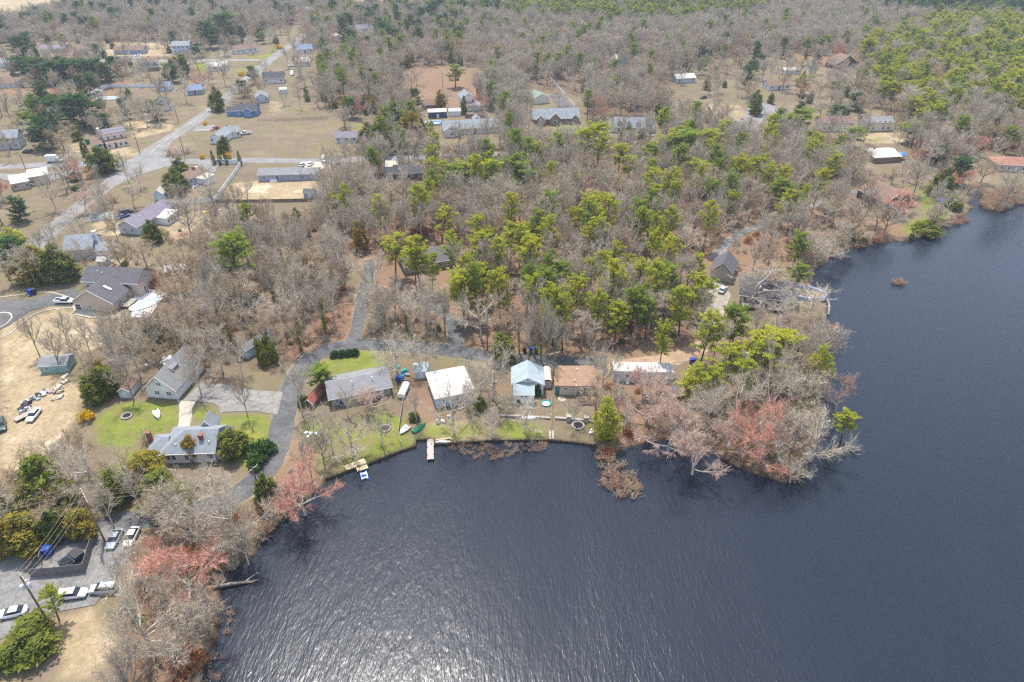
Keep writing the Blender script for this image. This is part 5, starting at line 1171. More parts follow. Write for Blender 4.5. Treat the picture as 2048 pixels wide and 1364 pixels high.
# handpicked pines of the middle wood
for px, py, r in [(905,345,30),(940,330,34),(985,335,26),(1045,335,34),(880,430,28),(965,450,26),(1020,465,30),(1055,490,26),(1100,400,24),(1190,400,26),(1215,415,24),(1280,415,24),(1305,395,22),(1312,350,22),(1345,355,26),(1400,332,24),
 (760,505,32),(800,512,26),(835,505,26),(905,490,22),(955,480,24),(1000,500,22),(925,560,34),(955,545,28),(1072,560,26),(1118,540,28),(1150,575,28),(1180,530,24),(1210,520,24),(1225,578,28),(1240,545,24),(1285,540,24),(1330,492,24),(1312,552,28),(1338,545,26),
 (1270,592,26),(1370,590,26),(1405,522,20),(1410,575,24),(1130,605,26),(1085,612,24),(1365,630,26),(1330,660,24),(1195,600,24),(1300,610,22),(1060,575,24),(1000,560,24),(1175,470,22),(1445,560,22),(860,520,22),(1090,450,22),(1490,330,22),(1560,370,26),(1575,395,24),(1300,300,26),(1240,300,26),(1380,275,34),(1350,270,30),(1420,270,30),(1170,270,30),(1200,265,26),(1440,250,26)]:
    r *= random.uniform(.9, 1.25); H = random.uniform(12.5, 18); p = at(px, py, H*.78)
    if blocked(p.x, p.y, .3)[0]: p = Vector((p.x+3, p.y+4, 0))
    if blocked(p.x, p.y, .3)[0]: continue
    z = (CAM_H-H*.78)/(SP+(py-682.0)/F_PX*CP); R = r*z/F_PX; PLACED.append((p.x, p.y, R*.8))
    plant('pine' if random.random() < .72 else 'midpine', p.x, p.y, R, H, '@olive green pine', 'pines of the middle wood')
# -------- the woods at large
MIX = [  # (area of ground as seen, chances, keep, name)
 ([(700,600),(740,560),(900,560),(1000,470),(1400,430),(1440,520),(1400,640),(1390,700),(930,700),(890,640)], dict(pine=.17, midpine=.06, bare=.77), .82, 'the lower middle wood above the lane'),
 ([(760,320),(880,290),(1330,290),(1480,300),(1480,460),(1400,440),(1000,480),(900,560),(700,560),(650,430)], dict(pine=.09, midpine=.05, bare=.84, rust=.02), 1.0, 'the upper middle wood'),
 ([(1330,280),(1700,300),(1780,360),(1640,420),(1440,520),(1480,400)], dict(pine=.10, midpine=.04, bare=.86), 1, 'the wood left of the far shore'),
 ([(280,640),(320,550),(480,540),(560,440),(660,390),(760,430),(740,560),(700,690),(560,740),(430,740),(300,720)], dict(bare=.90, rust=.05, cedar=.05), 1, 'the bare wood left of the driveway'),
 ([(1440,520),(1600,440),(1700,480),(1560,560)], dict(bare=.85, pine=.15), .6, 'the slope above the cove'),
 ([(1380,690),(1480,640),(1680,660),(1700,860),(1600,990),(1380,920)], dict(bare=.90, midpine=.03, maple=.04, cedar=.03), 1.1, 'the wooded point'),
 ([(380,1020),(560,960),(660,960),(560,1060),(500,1130),(440,1250),(420,1400),(230,1400),(250,1200),(280,1060)], dict(bare=.8, maple=.06, rust=.06, cedar=.08), .8, 'the left bank of the lake'),
 ([(1720,90),(1900,50),(2200,60),(2200,300),(1960,240),(1850,280),(1760,230),(1720,140)], dict(pine=.46, midpine=.12, bare=.39, maple=.03), .95, 'the pine wood at upper right'),
 ([(1700,230),(1860,270),(1960,230),(2200,300),(2200,400),(1960,400),(1850,330),(1760,330)], dict(bare=.93, maple=.03, midpine=.04), 1, 'the grey wood behind the far shore'),
 ([(980,-80),(1700,-80),(1520,40),(1350,62),(1150,60),(1000,45)], dict(midpine=.40, pine=.22, bare=.34, maple=.04), 1, 'the far green wood'),
 ([(1700,-80),(2300,-80),(2300,60),(1900,52),(1720,30)], dict(darkpine=.35, midpine=.3, bare=.25, maple=.1), 1, 'the far right wood'),
 ([(620,-80),(980,-80),(1000,60),(880,120),(640,140)], dict(bare=.80, darkpine=.06, cedar=.04, midpine=.08, maple=.02), 1, 'the far middle wood'),
 ([(620,120),(900,100),(1020,180),(860,260),(760,320),(660,300)], dict(bare=.66, rust=.12, cedar=.14, midpine=.08), 1, 'the wood behind the cross road'),
 ([(-300,-80),(640,-80),(640,90),(-300,100)], dict(bare=.90, darkpine=.05, midpine=.02, maple=.03), 1, 'the far left wood'),
]
MIXW = [(W([(x, max(y, -120)) for x, y in p]), c, k, n) for p, c, k, n in MIX]
KH = dict(bare=(9, 16.5), pine=(11, 17.5), midpine=(13, 17.5), darkpine=(13, 19), cedar=(6, 10), rust=(6, 10), maple=(10, 13))
KR = dict(bare=(2.8, 5.6), pine=(2.4, 4.2), midpine=(2.4, 3.8), darkpine=(3.0, 4.6), cedar=(1.7, 2.8), rust=(1.7, 2.8), maple=(3.2, 4.6))
cand = []
S = 5.3
gx, gy = np.meshgrid(np.arange(-760, 760, S), np.arange(40, 1050, S)); gx = gx.ravel()+rng.uniform(-.48, .48, gx.size)*S; gy = gy.ravel()+rng.uniform(-.48, .48, gy.size)*S
ux, uy = px_of(gx, gy); ok = (ux > -120) & (ux < 2170) & (uy < 1480)
gx, gy, ux, uy = gx[ok], gy[ok], ux[ok], uy[ok]
keep = (woods_at(ux, uy, gx, gy) > .5) & ~blocked(gx, gy, 1.2); gx, gy, ux, uy = gx[keep], gy[keep], ux[keep], uy[keep]
zone = np.full(len(gx), -1)
for i, (P, c, k, n) in enumerate(MIXW):
    zone[(zone < 0) & in_poly(gx, gy, P)] = i
PL = np.array(PLACED)
for x, y, u, v, zi in zip(gx, gy, ux, uy, zone):
    c, k, n = (MIXW[zi][1:] if zi >= 0 else (dict(bare=.92, midpine=.05, cedar=.03), 1, 'the far grey wood'))
    if random.random() > k*.9: continue
    if k > 1.3 and random.random() < .8: x += random.uniform(-2,2); extra = True
    if y < 330 and len(PL) and np.min(np.hypot(PL[:,0]-x, PL[:,1]-y)-PL[:,2]*.62) < 0: continue
    kd = random.choices(list(c), list(c.values()))[0]
    H = random.uniform(*KH[kd]); R = random.uniform(*KR[kd])
    if kd == 'bare': R *= 1.12 if y < 330 else 1.22
    if n == 'the pine wood at upper right': R *= random.uniform(.9, 1.5); H *= random.uniform(.75, 1.15)
    if n == 'the wooded point' or n == 'the left bank of the lake': H *= .8
    if hides(x, y, R, H, kd) and random.random() < (.93 if kd != 'bare' else .7): continue
    d = math.hypot(y, CAM_H)
    cand.append((R*H/d/d, kd, x, y, R, H, n))
# trees dotted through yards and gardens
YARD = [(0, .80, 'the left neighbourhood yards'), (1, .42, 'the lakeside yards'), (5, .85, 'the upper right yards'), (6, .75, 'the far shore yards'), (3, .3, 'the clearing gardens'), (4, .3, 'the gardens above the wood'), (7, .4, 'the round lake yard'), (10, .5, 'the pine garden')]
Sy = 9.0
hx, hy = np.meshgrid(np.arange(-560, 560, Sy), np.arange(60, 700, Sy)); hx = hx.ravel()+rng.uniform(-.5, .5, hx.size)*Sy; hy = hy.ravel()+rng.uniform(-.5, .5, hy.size)*Sy
vx, vy = px_of(hx, hy); ok = (vx > -60) & (vx < 2110) & ~blocked(hx, hy, 2.5); hx, hy = hx[ok], hy[ok]
SAND = W(TAN[0][0]); LAWN = [W(g[0]) for g in GREEN[:5]]
for oi_, pr, n in YARD:
    ins = in_poly(hx, hy, OPENW[oi_]) & ~in_poly(hx, hy, SAND)
    for g_ in LAWN: ins &= ~in_poly(hx, hy, g_)
    for x, y in zip(hx[ins], hy[ins]):
        if random.random() > pr or np.min(np.hypot(PL[:,0]-x, PL[:,1]-y)-PL[:,2]*.5) < 0: continue
        kd = random.choices(('bare','cedar','midpine','darkpine','maple'), (.76,.10,.03,.07,.04) if oi_ != 1 else (.97,0,0,0,.03))[0]
        H = random.uniform(8, 14) if kd != 'cedar' else random.uniform(4, 8); R = random.uniform(2.8, 5.4) if kd != 'cedar' else random.uniform(1.4, 2.4)
        if any(in_poly(np.array([x]), np.array([y]), c_)[0] for c_ in CLEAR) or (hides(x, y, R, H, kd) and random.random() < (.95 if kd != 'bare' else .62)): continue
        cand.append((R*H/(y*y+CAM_H**2), kd, x, y, R, H, n))
cand.sort(key=lambda t: -t[0])
LBL = dict(bare='bare grey tree', pine='olive green pine', midpine='mid green pine', darkpine='dark full evergreen', cedar='dark green cedar', rust='rust tinted cedar', maple='pink budding maple')
GRP = dict(bare='bare trees of %s', pine='olive pines of %s', midpine='mid green pines of %s', darkpine='dark evergreens of %s', cedar='cedars of %s', rust='rusty cedars of %s', maple='red maples of %s')
count = {}; rest = []
LIM = dict(bare=235, pine=150, midpine=75, darkpine=60, cedar=90, rust=60, maple=60)
for a, kd, x, y, R, H, n in cand:
    count[kd] = count.get(kd, 0)+1
    if count[kd] <= LIM[kd]:
        plant(kd, x, y, R, H, '@'+LBL[kd], GRP[kd] % n, ivy=(kd == 'bare' and 'left of the driveway' in n and random.random() < .25))
    else: rest.append((kd, x, y, R, H))
for nm, kds, lab, cat in (("bare_woods", ('bare','maple'), 'grey mass of leafless woodland stretching into the distance', 'woods'), ("evergreen_woods", ('pine','midpine','darkpine','cedar','rust'), 'green mass of distant pines and cedars among the grey woods', 'woods')):
    keys = [k for k in PROTO if k[0] in kds]; P = []
    for kd, x, y, R, H in rest:
        if kd in kds:
            j = random.choice([i for i, k in enumerate(keys) if k[0] == kd]); P.append((x, y, random.uniform(0, 6.28), R/K[kd][2], H/K[kd][1], j))
    scatter(nm, keys, P, lab, cat); print(nm, len(P))
print('individual', count)
# -------- undergrowth
put('shrub', 345, 300, 22, 4, 'bare round thicket at the corner of the road junction', 'bare thickets', var=0)
put('shrub', 372, 297, 20, 4, 'bare round thicket by the leaning utility pole', 'bare thickets', var=1)
put('shrub', 225, 395, 16, 4, 'brown thicket beside the diagonal road', 'bare thickets', var=2)
put('shrub', 240, 420, 20, 3, 'brown thicket right of the diagonal road end', 'bare thickets', var=0)
put('shrub', 290, 870, 20, 4, 'brown bare shrub by the brick chimney', 'bare thickets', var=1)
put('beech', 330, 425, 20, 3, 'brown bush by the long roofed house', 'bare thickets'); put('beech', 840, 455, 22, 5, 'brown leaved young beech in the middle wood', 'bare thickets')
put('beech', 300, 560, 26, 3, 'brown hedge behind the beige house', 'bare thickets'); put('beech', 267, 542, 12, 2.5, 'round brown bush behind the beige house', 'bare thickets')
for key in (('shrub',0),('shrub',1),('shrub',2),('beech',0),('evergreen',1)):
    if key not in PROTO: plant(key[0], *(at(620+key[1]*30, 455)[:2]), 1.8, 2.2, 'low thicket %s in the bare wood edge' % key[1], 'bare thickets', var=key[1])
keys = [('shrub',0),('shrub',1),('shrub',2),('beech',0),('evergreen',1)]; P = []
S = 2.6
gx, gy = np.meshgrid(np.arange(-200, 300, S), np.arange(50, 330, S)); gx = gx.ravel()+rng.uniform(-.5, .5, gx.size)*S; gy = gy.ravel()+rng.uniform(-.5, .5, gy.size)*S
ux, uy = px_of(gx, gy); ok = (ux > -80) & (ux < 2120) & (uy < 1440)
gx, gy = gx[ok], gy[ok]; ux, uy = ux[ok], uy[ok]
ok = (woods_at(ux, uy, gx, gy) > .5) & ~blocked(gx, gy, 1.0); gx, gy, ux, uy = gx[ok], gy[ok], ux[ok], uy[ok]
bx, by = np.meshgrid(np.arange(-260, 60, 3.2), np.arange(90, 330, 3.2)); bx = bx.ravel()+rng.uniform(-1.5, 1.5, bx.size); by = by.ravel()+rng.uniform(-1.5, 1.5, by.size)
BRUSH = [W(p) for p in ([(230,482),(420,440),(560,438),(480,540),(330,556),(225,548)], [(280,700),(330,650),(430,690),(430,740),(340,730)], [(90,880),(230,900),(330,960),(300,1030),(120,1000),(60,940)], [(570,860),(650,830),(640,950),(600,990),(540,1010)], [(1195,770),(1400,770),(1440,890),(1320,870),(1200,890)], [(900,820),(960,800),(985,830),(930,838)])]
kk = np.zeros(bx.shape, bool)
for b_ in BRUSH: kk |= in_poly(bx, by, b_)
kk &= ~blocked(bx, by, 1.0) & (rng.uniform(size=bx.size) < .42)
for x, y in zip(bx[kk], by[kk]): s = random.uniform(.5, 1.15); P.append((x, y, random.uniform(0, 6.28), s, s*random.uniform(.6, 1.1), random.choices(range(5), (.46,.34,.12,.04,.04))[0]))
dl = seg_dist(gx, gy, LAKE, True)
for x, y, u, v, d in zip(gx, gy, ux, uy, dl):
    p = 1.0 if d < 9 else .52
    if random.random() < p:
        s = random.uniform(.5, 1.1)*(1.55 if d < 9 else 1); P.append((x, y, random.uniform(0, 6.28), s, s*random.uniform(.7, 1.1), random.choices(range(5), (.46,.34,.12,.04,.04))[0]))
scatter("undergrowth", keys, P, 'tangled brown undergrowth filling the woods and the lake bank', 'undergrowth'); print('undergrowth', len(P))

# -------- every tree of the woods told apart by what it stands nearest to
LM = [(1272,748,'the white house trailer'),(1150,765,'the orange brown roofed cottage'),(1057,765,'the blue roofed cottage'),(900,770,'the flat white roof'),(720,770,'the long grey lake house roof'),(350,760,'the white garage'),(390,890,'the hip roofed house'),
 (505,695,'the pale blue shed'),(250,780,'the small brown shed'),(110,730,'the teal shed'),(200,590,'the beige house'),(170,495,'the pale blue grey house'),(285,440,'the long ranch roof'),(375,360,'the fenced bungalow'),(577,350,'the blue grey mobile home'),(808,345,'the dark roofed cross road house'),
 (235,280,'the tan colonial'),(455,265,'the white wing house'),(495,222,'the blue house'),(70,360,'the white flat roofed house'),(694,275,'the small purple roofed house'),(940,250,'the wide grey roofed house'),(1110,232,'the brick house'),(1262,250,'the white cape house'),(1668,248,'the left twin house'),(1755,248,'the right twin house'),
 (1765,305,'the pale roofed porch house'),(2015,325,'the red roofed house'),(1440,548,'the grey gabled garage'),(1535,590,'the dark roofed lake house'),(1795,395,'the far shore house'),(860,525,'the long roof among the pines'),(258,98,'the upper ranch house'),(365,95,'the pale two storey house'),(550,158,'the black roofed bungalow'),(330,172,'the left blue roofed bungalow'),
 (16,163,'the brown roofed house'),(935,200,'the tall white house'),(875,226,'the navy shed'),(1080,190,'the mint roofed garage'),(1690,125,'the steep brown gabled house'),(1245,122,'the half hidden gabled house'),(728,55,'the far brown roofed house'),(700,640,'the wood driveway'),(900,650,'the loop driveway'),(1480,470,'the right hand driveway'),(1400,690,'the dirt track'),
 (640,700,'the lane bend'),(1060,705,'the lane bins'),(130,1120,'the board screened dumpster'),(145,1190,'the white hatchback'),(440,1170,'the fallen trunk'),(600,1000,'the bank salmon maple'),(1640,870,'the silver sprawling tree'),(1520,850,'the bright red maple'),(1610,590,'the pale walled pool'),(1530,235,'the cul de sac'),(880,170,'the brown clearing'),(300,320,'the road junction'),(1910,400,'the yellow green willow'),
 (1200,420,'the middle of the wood'),(1000,420,'the brown beech of the wood'),(1340,340,'the wood below the cape'),(560,520,'the tall wood edge pine'),(700,480,'the wood driveway top'),(1850,180,'the upper right pine wood'),(1980,140,'the right edge pine wood'),(1450,70,'the red maple of the far wood')]
ORD = ['nearest','second nearest','third nearest','fourth nearest','fifth nearest','sixth nearest','seventh nearest','eighth nearest','ninth nearest','tenth nearest','eleventh nearest','twelfth nearest','thirteenth nearest','fourteenth nearest','fifteenth nearest','sixteenth nearest']
buck = {}
for o in list(COL.objects):
    l = o.get('label')
    if l and l.startswith('@'):
        u, v = px_of(o.location.x, o.location.y, 0); u, v = float(u), float(v); j = min(range(len(LM)), key=lambda i: (LM[i][0]-u)**2+1.6*(LM[i][1]-v)**2)
        dx, dy = u-LM[j][0], v-LM[j][1]; side_ = ('right of' if dx > 0 else 'left of') if abs(dx) > abs(dy)*1.3 else ('below' if dy > 0 else 'above')
        buck.setdefault((l[1:], side_, j), []).append((dx*dx+dy*dy, o))
for (l, side_, j), L_ in buck.items():
    L_.sort(key=lambda t: t[0])
    for k, (d_, o) in enumerate(L_):
        o['label'] = ('%s %s %s' % (l, side_, LM[j][2])) if len(L_) == 1 else '%s %s %s %s' % (ORD[min(k, 15)], l, side_, LM[j][2])
        if k >= 15: o['label'] = 'outer %s %s %s' % (l, side_, LM[j][2]); o['group'] = 'outer trees %s %s' % (side_, LM[j][2])
# ------------------------------------------------------------------ cars
paint('tyre', (34,34,36), .9, .1); paint('rim', (150,152,156), .35, .05, metal=.7); glassmat('car_glass', (26,32,40), .06)
paint('lamp_clear', (225,228,230), .2, .03); paint('lamp_red', (150,26,24), .3, .05); paint('bumper_black', (46,47,50), .6, .1)
def carpaint(nm, rgb):
    if 'car_'+nm in MATS: return MATS['car_'+nm]
    m, N, L = newmat('car_'+nm); o = N.new("ShaderNodeOutputMaterial"); b = N.new("ShaderNodeBsdfPrincipled")
    b.inputs['Base Color'].default_value = lin(rgb)+(1,); b.inputs['Roughness'].default_value = .32; b.inputs['Coat Weight'].default_value = .5; b.inputs['Coat Roughness'].default_value = .08
    L.new(b.outputs[0], o.inputs[0]); return m
for nm, c in (('white',(224,226,228)),('silver',(168,174,180)),('dark',(40,44,54)),('blue',(52,74,116)),('red',(150,34,36)),('green',(44,66,58))): carpaint(nm, c)
def loft(stations, mat, name, parent):
    """stations: (x, z_low, z_high, half width) joined by rounded sections"""
    m = MB(); n = 10; vs = []
    for x, a, b, w in stations:
        vs += [(x,-w*.88,a),(x,-w,a+(b-a)*.22),(x,-w,a+(b-a)*.62),(x,-w*.94,a+(b-a)*.9),(x,-w*.8,b),(x,w*.8,b),(x,w*.94,a+(b-a)*.9),(x,w,a+(b-a)*.62),(x,w,a+(b-a)*.22),(x,w*.88,a)]
    fs = [(i*n+k, (i+1)*n+k, (i+1)*n+(k+1)%n, i*n+(k+1)%n) for i in range(len(stations)-1) for k in range(n)]
    fs += [tuple(range(n)), tuple(range((len(stations)-1)*n+n-1, (len(stations)-1)*n-1, -1))]
    m.add(vs, fs); return m.build(name, mat, parent)
def frustum(b, t, z0, z1, mat, name, parent):
    m = MB(); (x0,x1,w0), (x2,x3,w1) = b, t
    m.add([(x0,-w0,z0),(x1,-w0,z0),(x1,w0,z0),(x0,w0,z0),(x2,-w1,z1),(x3,-w1,z1),(x3,w1,z1),(x2,w1,z1)], [(3,2,1,0),(4,5,6,7),(0,1,5,4),(1,2,6,5),(2,3,7,6),(3,0,4,7)]); return m.build(name, mat, parent)
_ty = MB(); _ty.tube([(0,-.11,0),(0,.11,0)], .34, 14); TY = _ty.mesh('tyre', MATS['tyre']); _ri = MB(); _ri.tube([(0,-.125,0),(0,.125,0)], .2, 10); RI = _ri.mesh('rim', MATS['rim'])
def car(kind, col, rear, front, label, group='parked cars', cat='car'):
    a, b = at(*rear), at(*front); c = (a+b)/2; rz = math.atan2(b.y-a.y, b.x-a.x); P = MATS['car_'+col]; G = MATS['car_glass']
    t = thing({'sedan':'parked_car','suv':'parked_car','pickup':'pickup_truck','van':'parked_van','truck':'box_truck'}[kind], label, cat, (c.x, c.y, .06), rz, group, (.93,.93,.93))
    if kind == 'sedan':
        loft([(-2.32,.45,.78,.72),(-2.15,.3,.96,.86),(-1.2,.27,1.0,.9),(.8,.27,.99,.9),(1.75,.28,.88,.87),(2.2,.32,.74,.8),(2.32,.42,.62,.7)], P, 'body', t)
        frustum((-1.75,1.1,.78),(-1.0,.25,.62),.98,1.42, G, 'window', t); frustum((-1.04,.3,.63),(-.95,.2,.58),1.41,1.47, P, 'roof', t); ax = 1.38; L2 = 2.3; hz = .68
    elif kind == 'suv':
        loft([(-2.3,.5,.95,.8),(-2.2,.35,1.1,.9),(-1.2,.32,1.14,.93),(.8,.32,1.12,.93),(1.8,.34,1.02,.9),(2.25,.4,.85,.82),(2.35,.5,.7,.74)], P, 'body', t)
        frustum((-2.2,1.2,.84),(-2.0,.45,.7),1.12,1.62, G, 'window', t); frustum((-2.08,.5,.72),(-1.95,.35,.64),1.61,1.71, P, 'roof', t); ax = 1.4; L2 = 2.32; hz = .8
        m = MB()
        for s in (-1,1): m.tube([(-1.7,s*.6,1.75),(.1,s*.6,1.75)], .025, 4)
        m.build('roof_rack', MATS['bumper_black'], t)
    elif kind == 'pickup':
        loft([(-2.85,.55,1.0,.9),(-2.7,.5,1.08,.95),(-.6,.48,1.08,.96),(1.1,.48,1.12,.96),(2.3,.5,1.08,.93),(2.75,.55,.92,.86)], P, 'body', t)
        frustum((-.7,1.45,.86),(-.5,.75,.72),1.1,1.72, G, 'window', t); frustum((-.58,.8,.74),(-.45,.66,.66),1.71,1.8, P, 'roof', t)
        m = MB(); m.box(-2.7,-.8,-.72,.72,1.075,1.1); m.build('bed', MATS['bumper_black'], t)
        m = MB(); m.box(-2.8,-.75,-.92,-.76,1.06,1.3); m.build('bed_rail', P, t); m = MB(); m.box(-2.8,-.75,.76,.92,1.06,1.3); m.build('bed_rail', P, t); m = MB(); m.box(-2.84,-2.72,-.75,.75,1.06,1.28); m.build('tailgate', P, t); ax = 1.75; L2 = 2.75; hz = .85
    elif kind == 'van':
        loft([(-2.7,.4,2.1,.9),(-2.6,.35,2.25,.97),(1.1,.35,2.25,.97),(1.75,.35,1.6,.96),(1.8,.35,1.2,.95),(2.6,.4,1.0,.88),(2.7,.45,.8,.8)], P, 'body', t)
        frustum((1.2,1.86,.8),(1.16,1.3,.76),1.35,2.05, G, 'windshield', t); ax = 1.7; L2 = 2.65; hz = .85
        for s in (-1,1): m = MB(); m.box(.4,1.1,s*.96-.02,s*.96+.02,1.35,1.95); m.build('window', G, t)
    else:
        m = MB(); m.box(-3.4,1.0,-1.15,1.15,.75,3.2); m.build('cargo_box', MATS['metal_white'], t); m = MB(); m.box(-3.3,2.6,-.5,.5,.45,.74); m.build('chassis', MATS['bumper_black'], t)
        loft([(1.05,.5,2.2,.95),(1.9,.5,2.15,.97),(2.4,.5,1.35,.96),(3.2,.5,1.2,.9),(3.3,.55,.9,.85)], P, 'cab', t); frustum((2.05,2.5,.8),(1.9,2.0,.76),1.4,2.05, G, 'windshield', t); ax = 2.3; L2 = 3.25; hz = .9
    for sx in (-ax, ax):
        for sy in (-.82, .82):
            w = ob('wheel', TY, t, (sx, sy, .3)); ob('rim', RI, w)
    for s in (-1,1):
        m = MB(); m.box(L2-.12,L2+.02,s*.62-.16,s*.62+.16,hz-.08,hz+.08); m.build('headlight', MATS['lamp_clear'], t)
        m = MB(); m.box(-L2-.02,-L2+.1,s*.66-.12,s*.66+.12,hz-.02,hz+.2); m.build('tail_light', MATS['lamp_red'], t)
    return t
for a in [
 ('suv','white',(120,1196),(176,1190),'white hatchback parked at the left of two on the sandy verge'), ('suv','silver',(238,1180),(182,1184),'silver minivan parked behind the white hatchback'),
 ('sedan','white',(50,1225),(4,1235),'white car half hidden behind the small yellow green pine'), ('sedan','silver',(240,1066),(222,1099),'silver car nosed towards the dumpster fence'),
 ('sedan','white',(273,1062),(257,1094),'white car nosed into the brush beside the silver car'), ('sedan','white',(80,820),(58,848),'white sedan on the sandy lot beside the flat trailer'),
 ('suv','green',(4,838),(6,872),'dark green car cut by the left edge on the sandy lot'), ('pickup','white',(112,606),(150,606),'white pickup on the beige house drive',),
 ('sedan','silver',(1438,592),(1452,574),'silver sedan on the gravel drive'), ('suv','dark',(243,430),(266,424),'dark car on the long roofed house drive'), ('sedan','blue',(240,438),(256,433),'blue car beside the dark car on the drive'),
 ('truck','white',(94,325),(128,324),'white box truck on the left cross road'), ('van','white',(649,316),(648,330),'white van at the end of the mobile home drive'),
 ('sedan','silver',(601,336),(608,329),'silver car at the corner of the mobile home'), ('sedan','white',(617,335),(626,326),'white car on the mobile home drive'),
 ('sedan','dark',(206,303),(200,297),'dark car before the blue garage door'), ('sedan','red',(436,257),(424,261),'red car by the white house drive'), ('pickup','white',(500,268),(482,270),'white pickup beside the white wing house'),
 ('sedan','white',(282,112),(270,113),'white car before the upper ranch house'), ('sedan','white',(454,114),(441,114),'white car along the upper road'), ('suv','dark',(384,110),(373,116),'dark car on the two storey house drive'),
 ('van','white',(586,146),(583,154),'white van beside the black roofed bungalow'), ('sedan','white',(590,133),(576,133),'white car by the small white house with camper'), ('suv','dark',(66,306),(45,306),'dark car by the grey two storey house'),
 ('suv','dark',(741,258),(738,250),'dark car on the drive beside the cedars'), ('suv','dark',(1572,222),(1560,226),'dark car by the cul de sac'), ('sedan','dark',(1418,196),(1395,198),'dark vehicle under the trees left of the cul de sac'),
 ('sedan','white',(390,341),(402,338),'white car at the fenced bungalow'), ('sedan','dark',(36,176),(56,176),'dark car beside the brown roofed house at the left edge'), ('pickup','white',(1808,262),(1822,258),'white pickup right of the twin houses')]:
    car(*a)
# ------------------------------------------------------------------ fences and low walls
paint('vinyl', (226,226,226), .5, .06); paint('fence_brown', (128,108,92), .85, .2, 3); paint('fence_dark', (112,106,104), .8, .2, 3, stretch=(6,1,1)); paint('timber', (70,58,48), .9, .25, 3)
def fence(name, label, pts, h, step, mat, th=.05, post=.12, cat='fence', group=None, z0=0.0, px=True, postmat=None, rail=False):
    P = [at(*p) for p in pts] if px else [Vector(p) for p in pts]; t = thing(name, label, cat, P[0], 0, group); o = P[0]; cache = {}
    pm = MB(); pm.box(-post/2,post/2,-post/2,post/2,z0,h+.1); pm.box(-post/2-.02,post/2+.02,-post/2-.02,post/2+.02,h+.1,h+.16); pmesh = pm.mesh('post', MATS[postmat or mat])
    for a, b in zip(P, P[1:]):
        n = max(1, round((b-a).length/step)); rz = math.atan2(b.y-a.y, b.x-a.x); l = (b-a).length/n; key = round(l, 2)
        if key not in cache:
            m = MB()
            if rail:
                for z in (h*.3, h*.62, h*.94): m.box(0,l,-th/2,th/2,z-.07,z+.07)
            else: m.box(post/2,l-post/2,-th/2,th/2,z0+.04,h); m.box(post/2,l-post/2,-th/2-.02,th/2+.02,h-.12,h-.02); m.box(post/2,l-post/2,-th/2-.02,th/2+.02,z0+.1,z0+.2)
            cache[key] = m.mesh('panel', MATS[mat])
        for k in range(n):
            q = a+(b-a)*(k/n)-o; ob('post', pmesh, t, q, rz); ob('panel', cache[key], t, q, rz)
    ob('post', pmesh, t, P[-1]-o, 0); return t
fence('vinyl_fence', 'tall white vinyl fence around the yard beside the mobile home', [(424,328),(484,328),(470,350),(430,404),(332,413)], 1.8, 2.4, 'vinyl')
fence('vinyl_fence', 'white fence behind the two blue roofed bungalows', [(180,188),(217,175),(310,175)], 1.8, 2.4, 'vinyl')
fence('board_fence', 'brown board fence behind the sandy yard of the mobile home', [(432,405),(520,405),(620,403),(660,398)], 1.2, 2.4, 'fence_brown')
fence('dumpster_fence', 'dark board screen around the dumpster in the parking lot', [(63,1154),(117,1150),(172,1143),(181,1112),(189,1084)], 2.0, 2.4, 'fence_dark')
fence('gate', 'open dark board gate leaf of the dumpster screen', [(63,1152),(72,1140)], 2.0, 2.4, 'fence_dark', cat='gate'); fence('gate', 'dark board gate leaf beside the blue bin', [(86,1130),(88,1108)], 2.0, 2.4, 'fence_dark', cat='gate')
fence('vinyl_fence', 'white fence behind the brick house drive', [(1066,155),(1095,152),(1112,172),(1150,215)], 1.6, 2.4, 'vinyl')
fence('pool_fence', 'white rail fence round the beige house pool', [(268,628),(300,634),(330,592),(300,586)], 1.2, 1.8, 'vinyl', rail=True, th=.04)
fence('board_fence', 'brown board fence by the tall white house', [(930,236),(972,236)], 1.8, 2.4, 'fence_brown')
fence('wire_fence', 'thin post and rail fence across the brown field', [(515,243),(580,242),(655,238)], 1.2, 3, 'fence_brown', rail=True, th=.03, post=.08)
fence('stake_fence', 'grey stake fence down the slope between the two lake yards', [(806,806),(801,840),(797,868),(802,890)], .9, 2.0, 'wood_grey', th=.04)
fence('wire_fence', 'low wooden fence between the blue roofed cottage and the brown yard', [(1103,800),(1103,840),(1102,876)], .9, 2.4, 'wood_grey', rail=True, th=.04, post=.09)
# timber bulkhead along the lawns
BH = [(653,957),(740,926),(800,902),(831,892),(832,880),(857,878),(863,889),(920,886),(975,881),(1040,880),(1100,880),(1145,884),(1189,890)]
t = fence('bulkhead', 'dark timber bulkhead holding the lawns above the water', BH, .12, 2.4, 'timber', th=.12, post=.2, cat='bulkhead', z0=-1.3)
# stone wall with pillars
def wallrun(label, pts, h, wd, pill=()):
    P = [at(*p) for p in pts]; t = thing('stone_wall', label, 'wall', P[0])
    for a, b in zip(P, P[1:]):
        l = (b-a).length; m = MB(); m.box(0,l,-wd/2,wd/2,0,h); m.box(-.02,l+.02,-wd/2-.05,wd/2+.05,h,h+.08); o = m.build('wall_run', MATS['stone'], t); o.location = a-P[0]; o.rotation_euler = (0,0,math.atan2(b.y-a.y, b.x-a.x))
    for p in pill:
        q = at(*p)-P[0]; m = MB(); m.box(-.45,.45,-.45,.45,0,1.3); m.box(-.55,.55,-.55,.55,1.3,1.42); m.build('pillar', MATS['stone'], t).location = q
wallrun('low stone wall with two pillars across the brown yard', [(1110,838),(1137,840),(1172,843),(1186,845)], .45, .4, [(1137,841),(1172,843)])
wallrun('low stone edging across the blue roofed cottage yard', [(1000,833),(1050,834),(1100,838)], .35, .35)
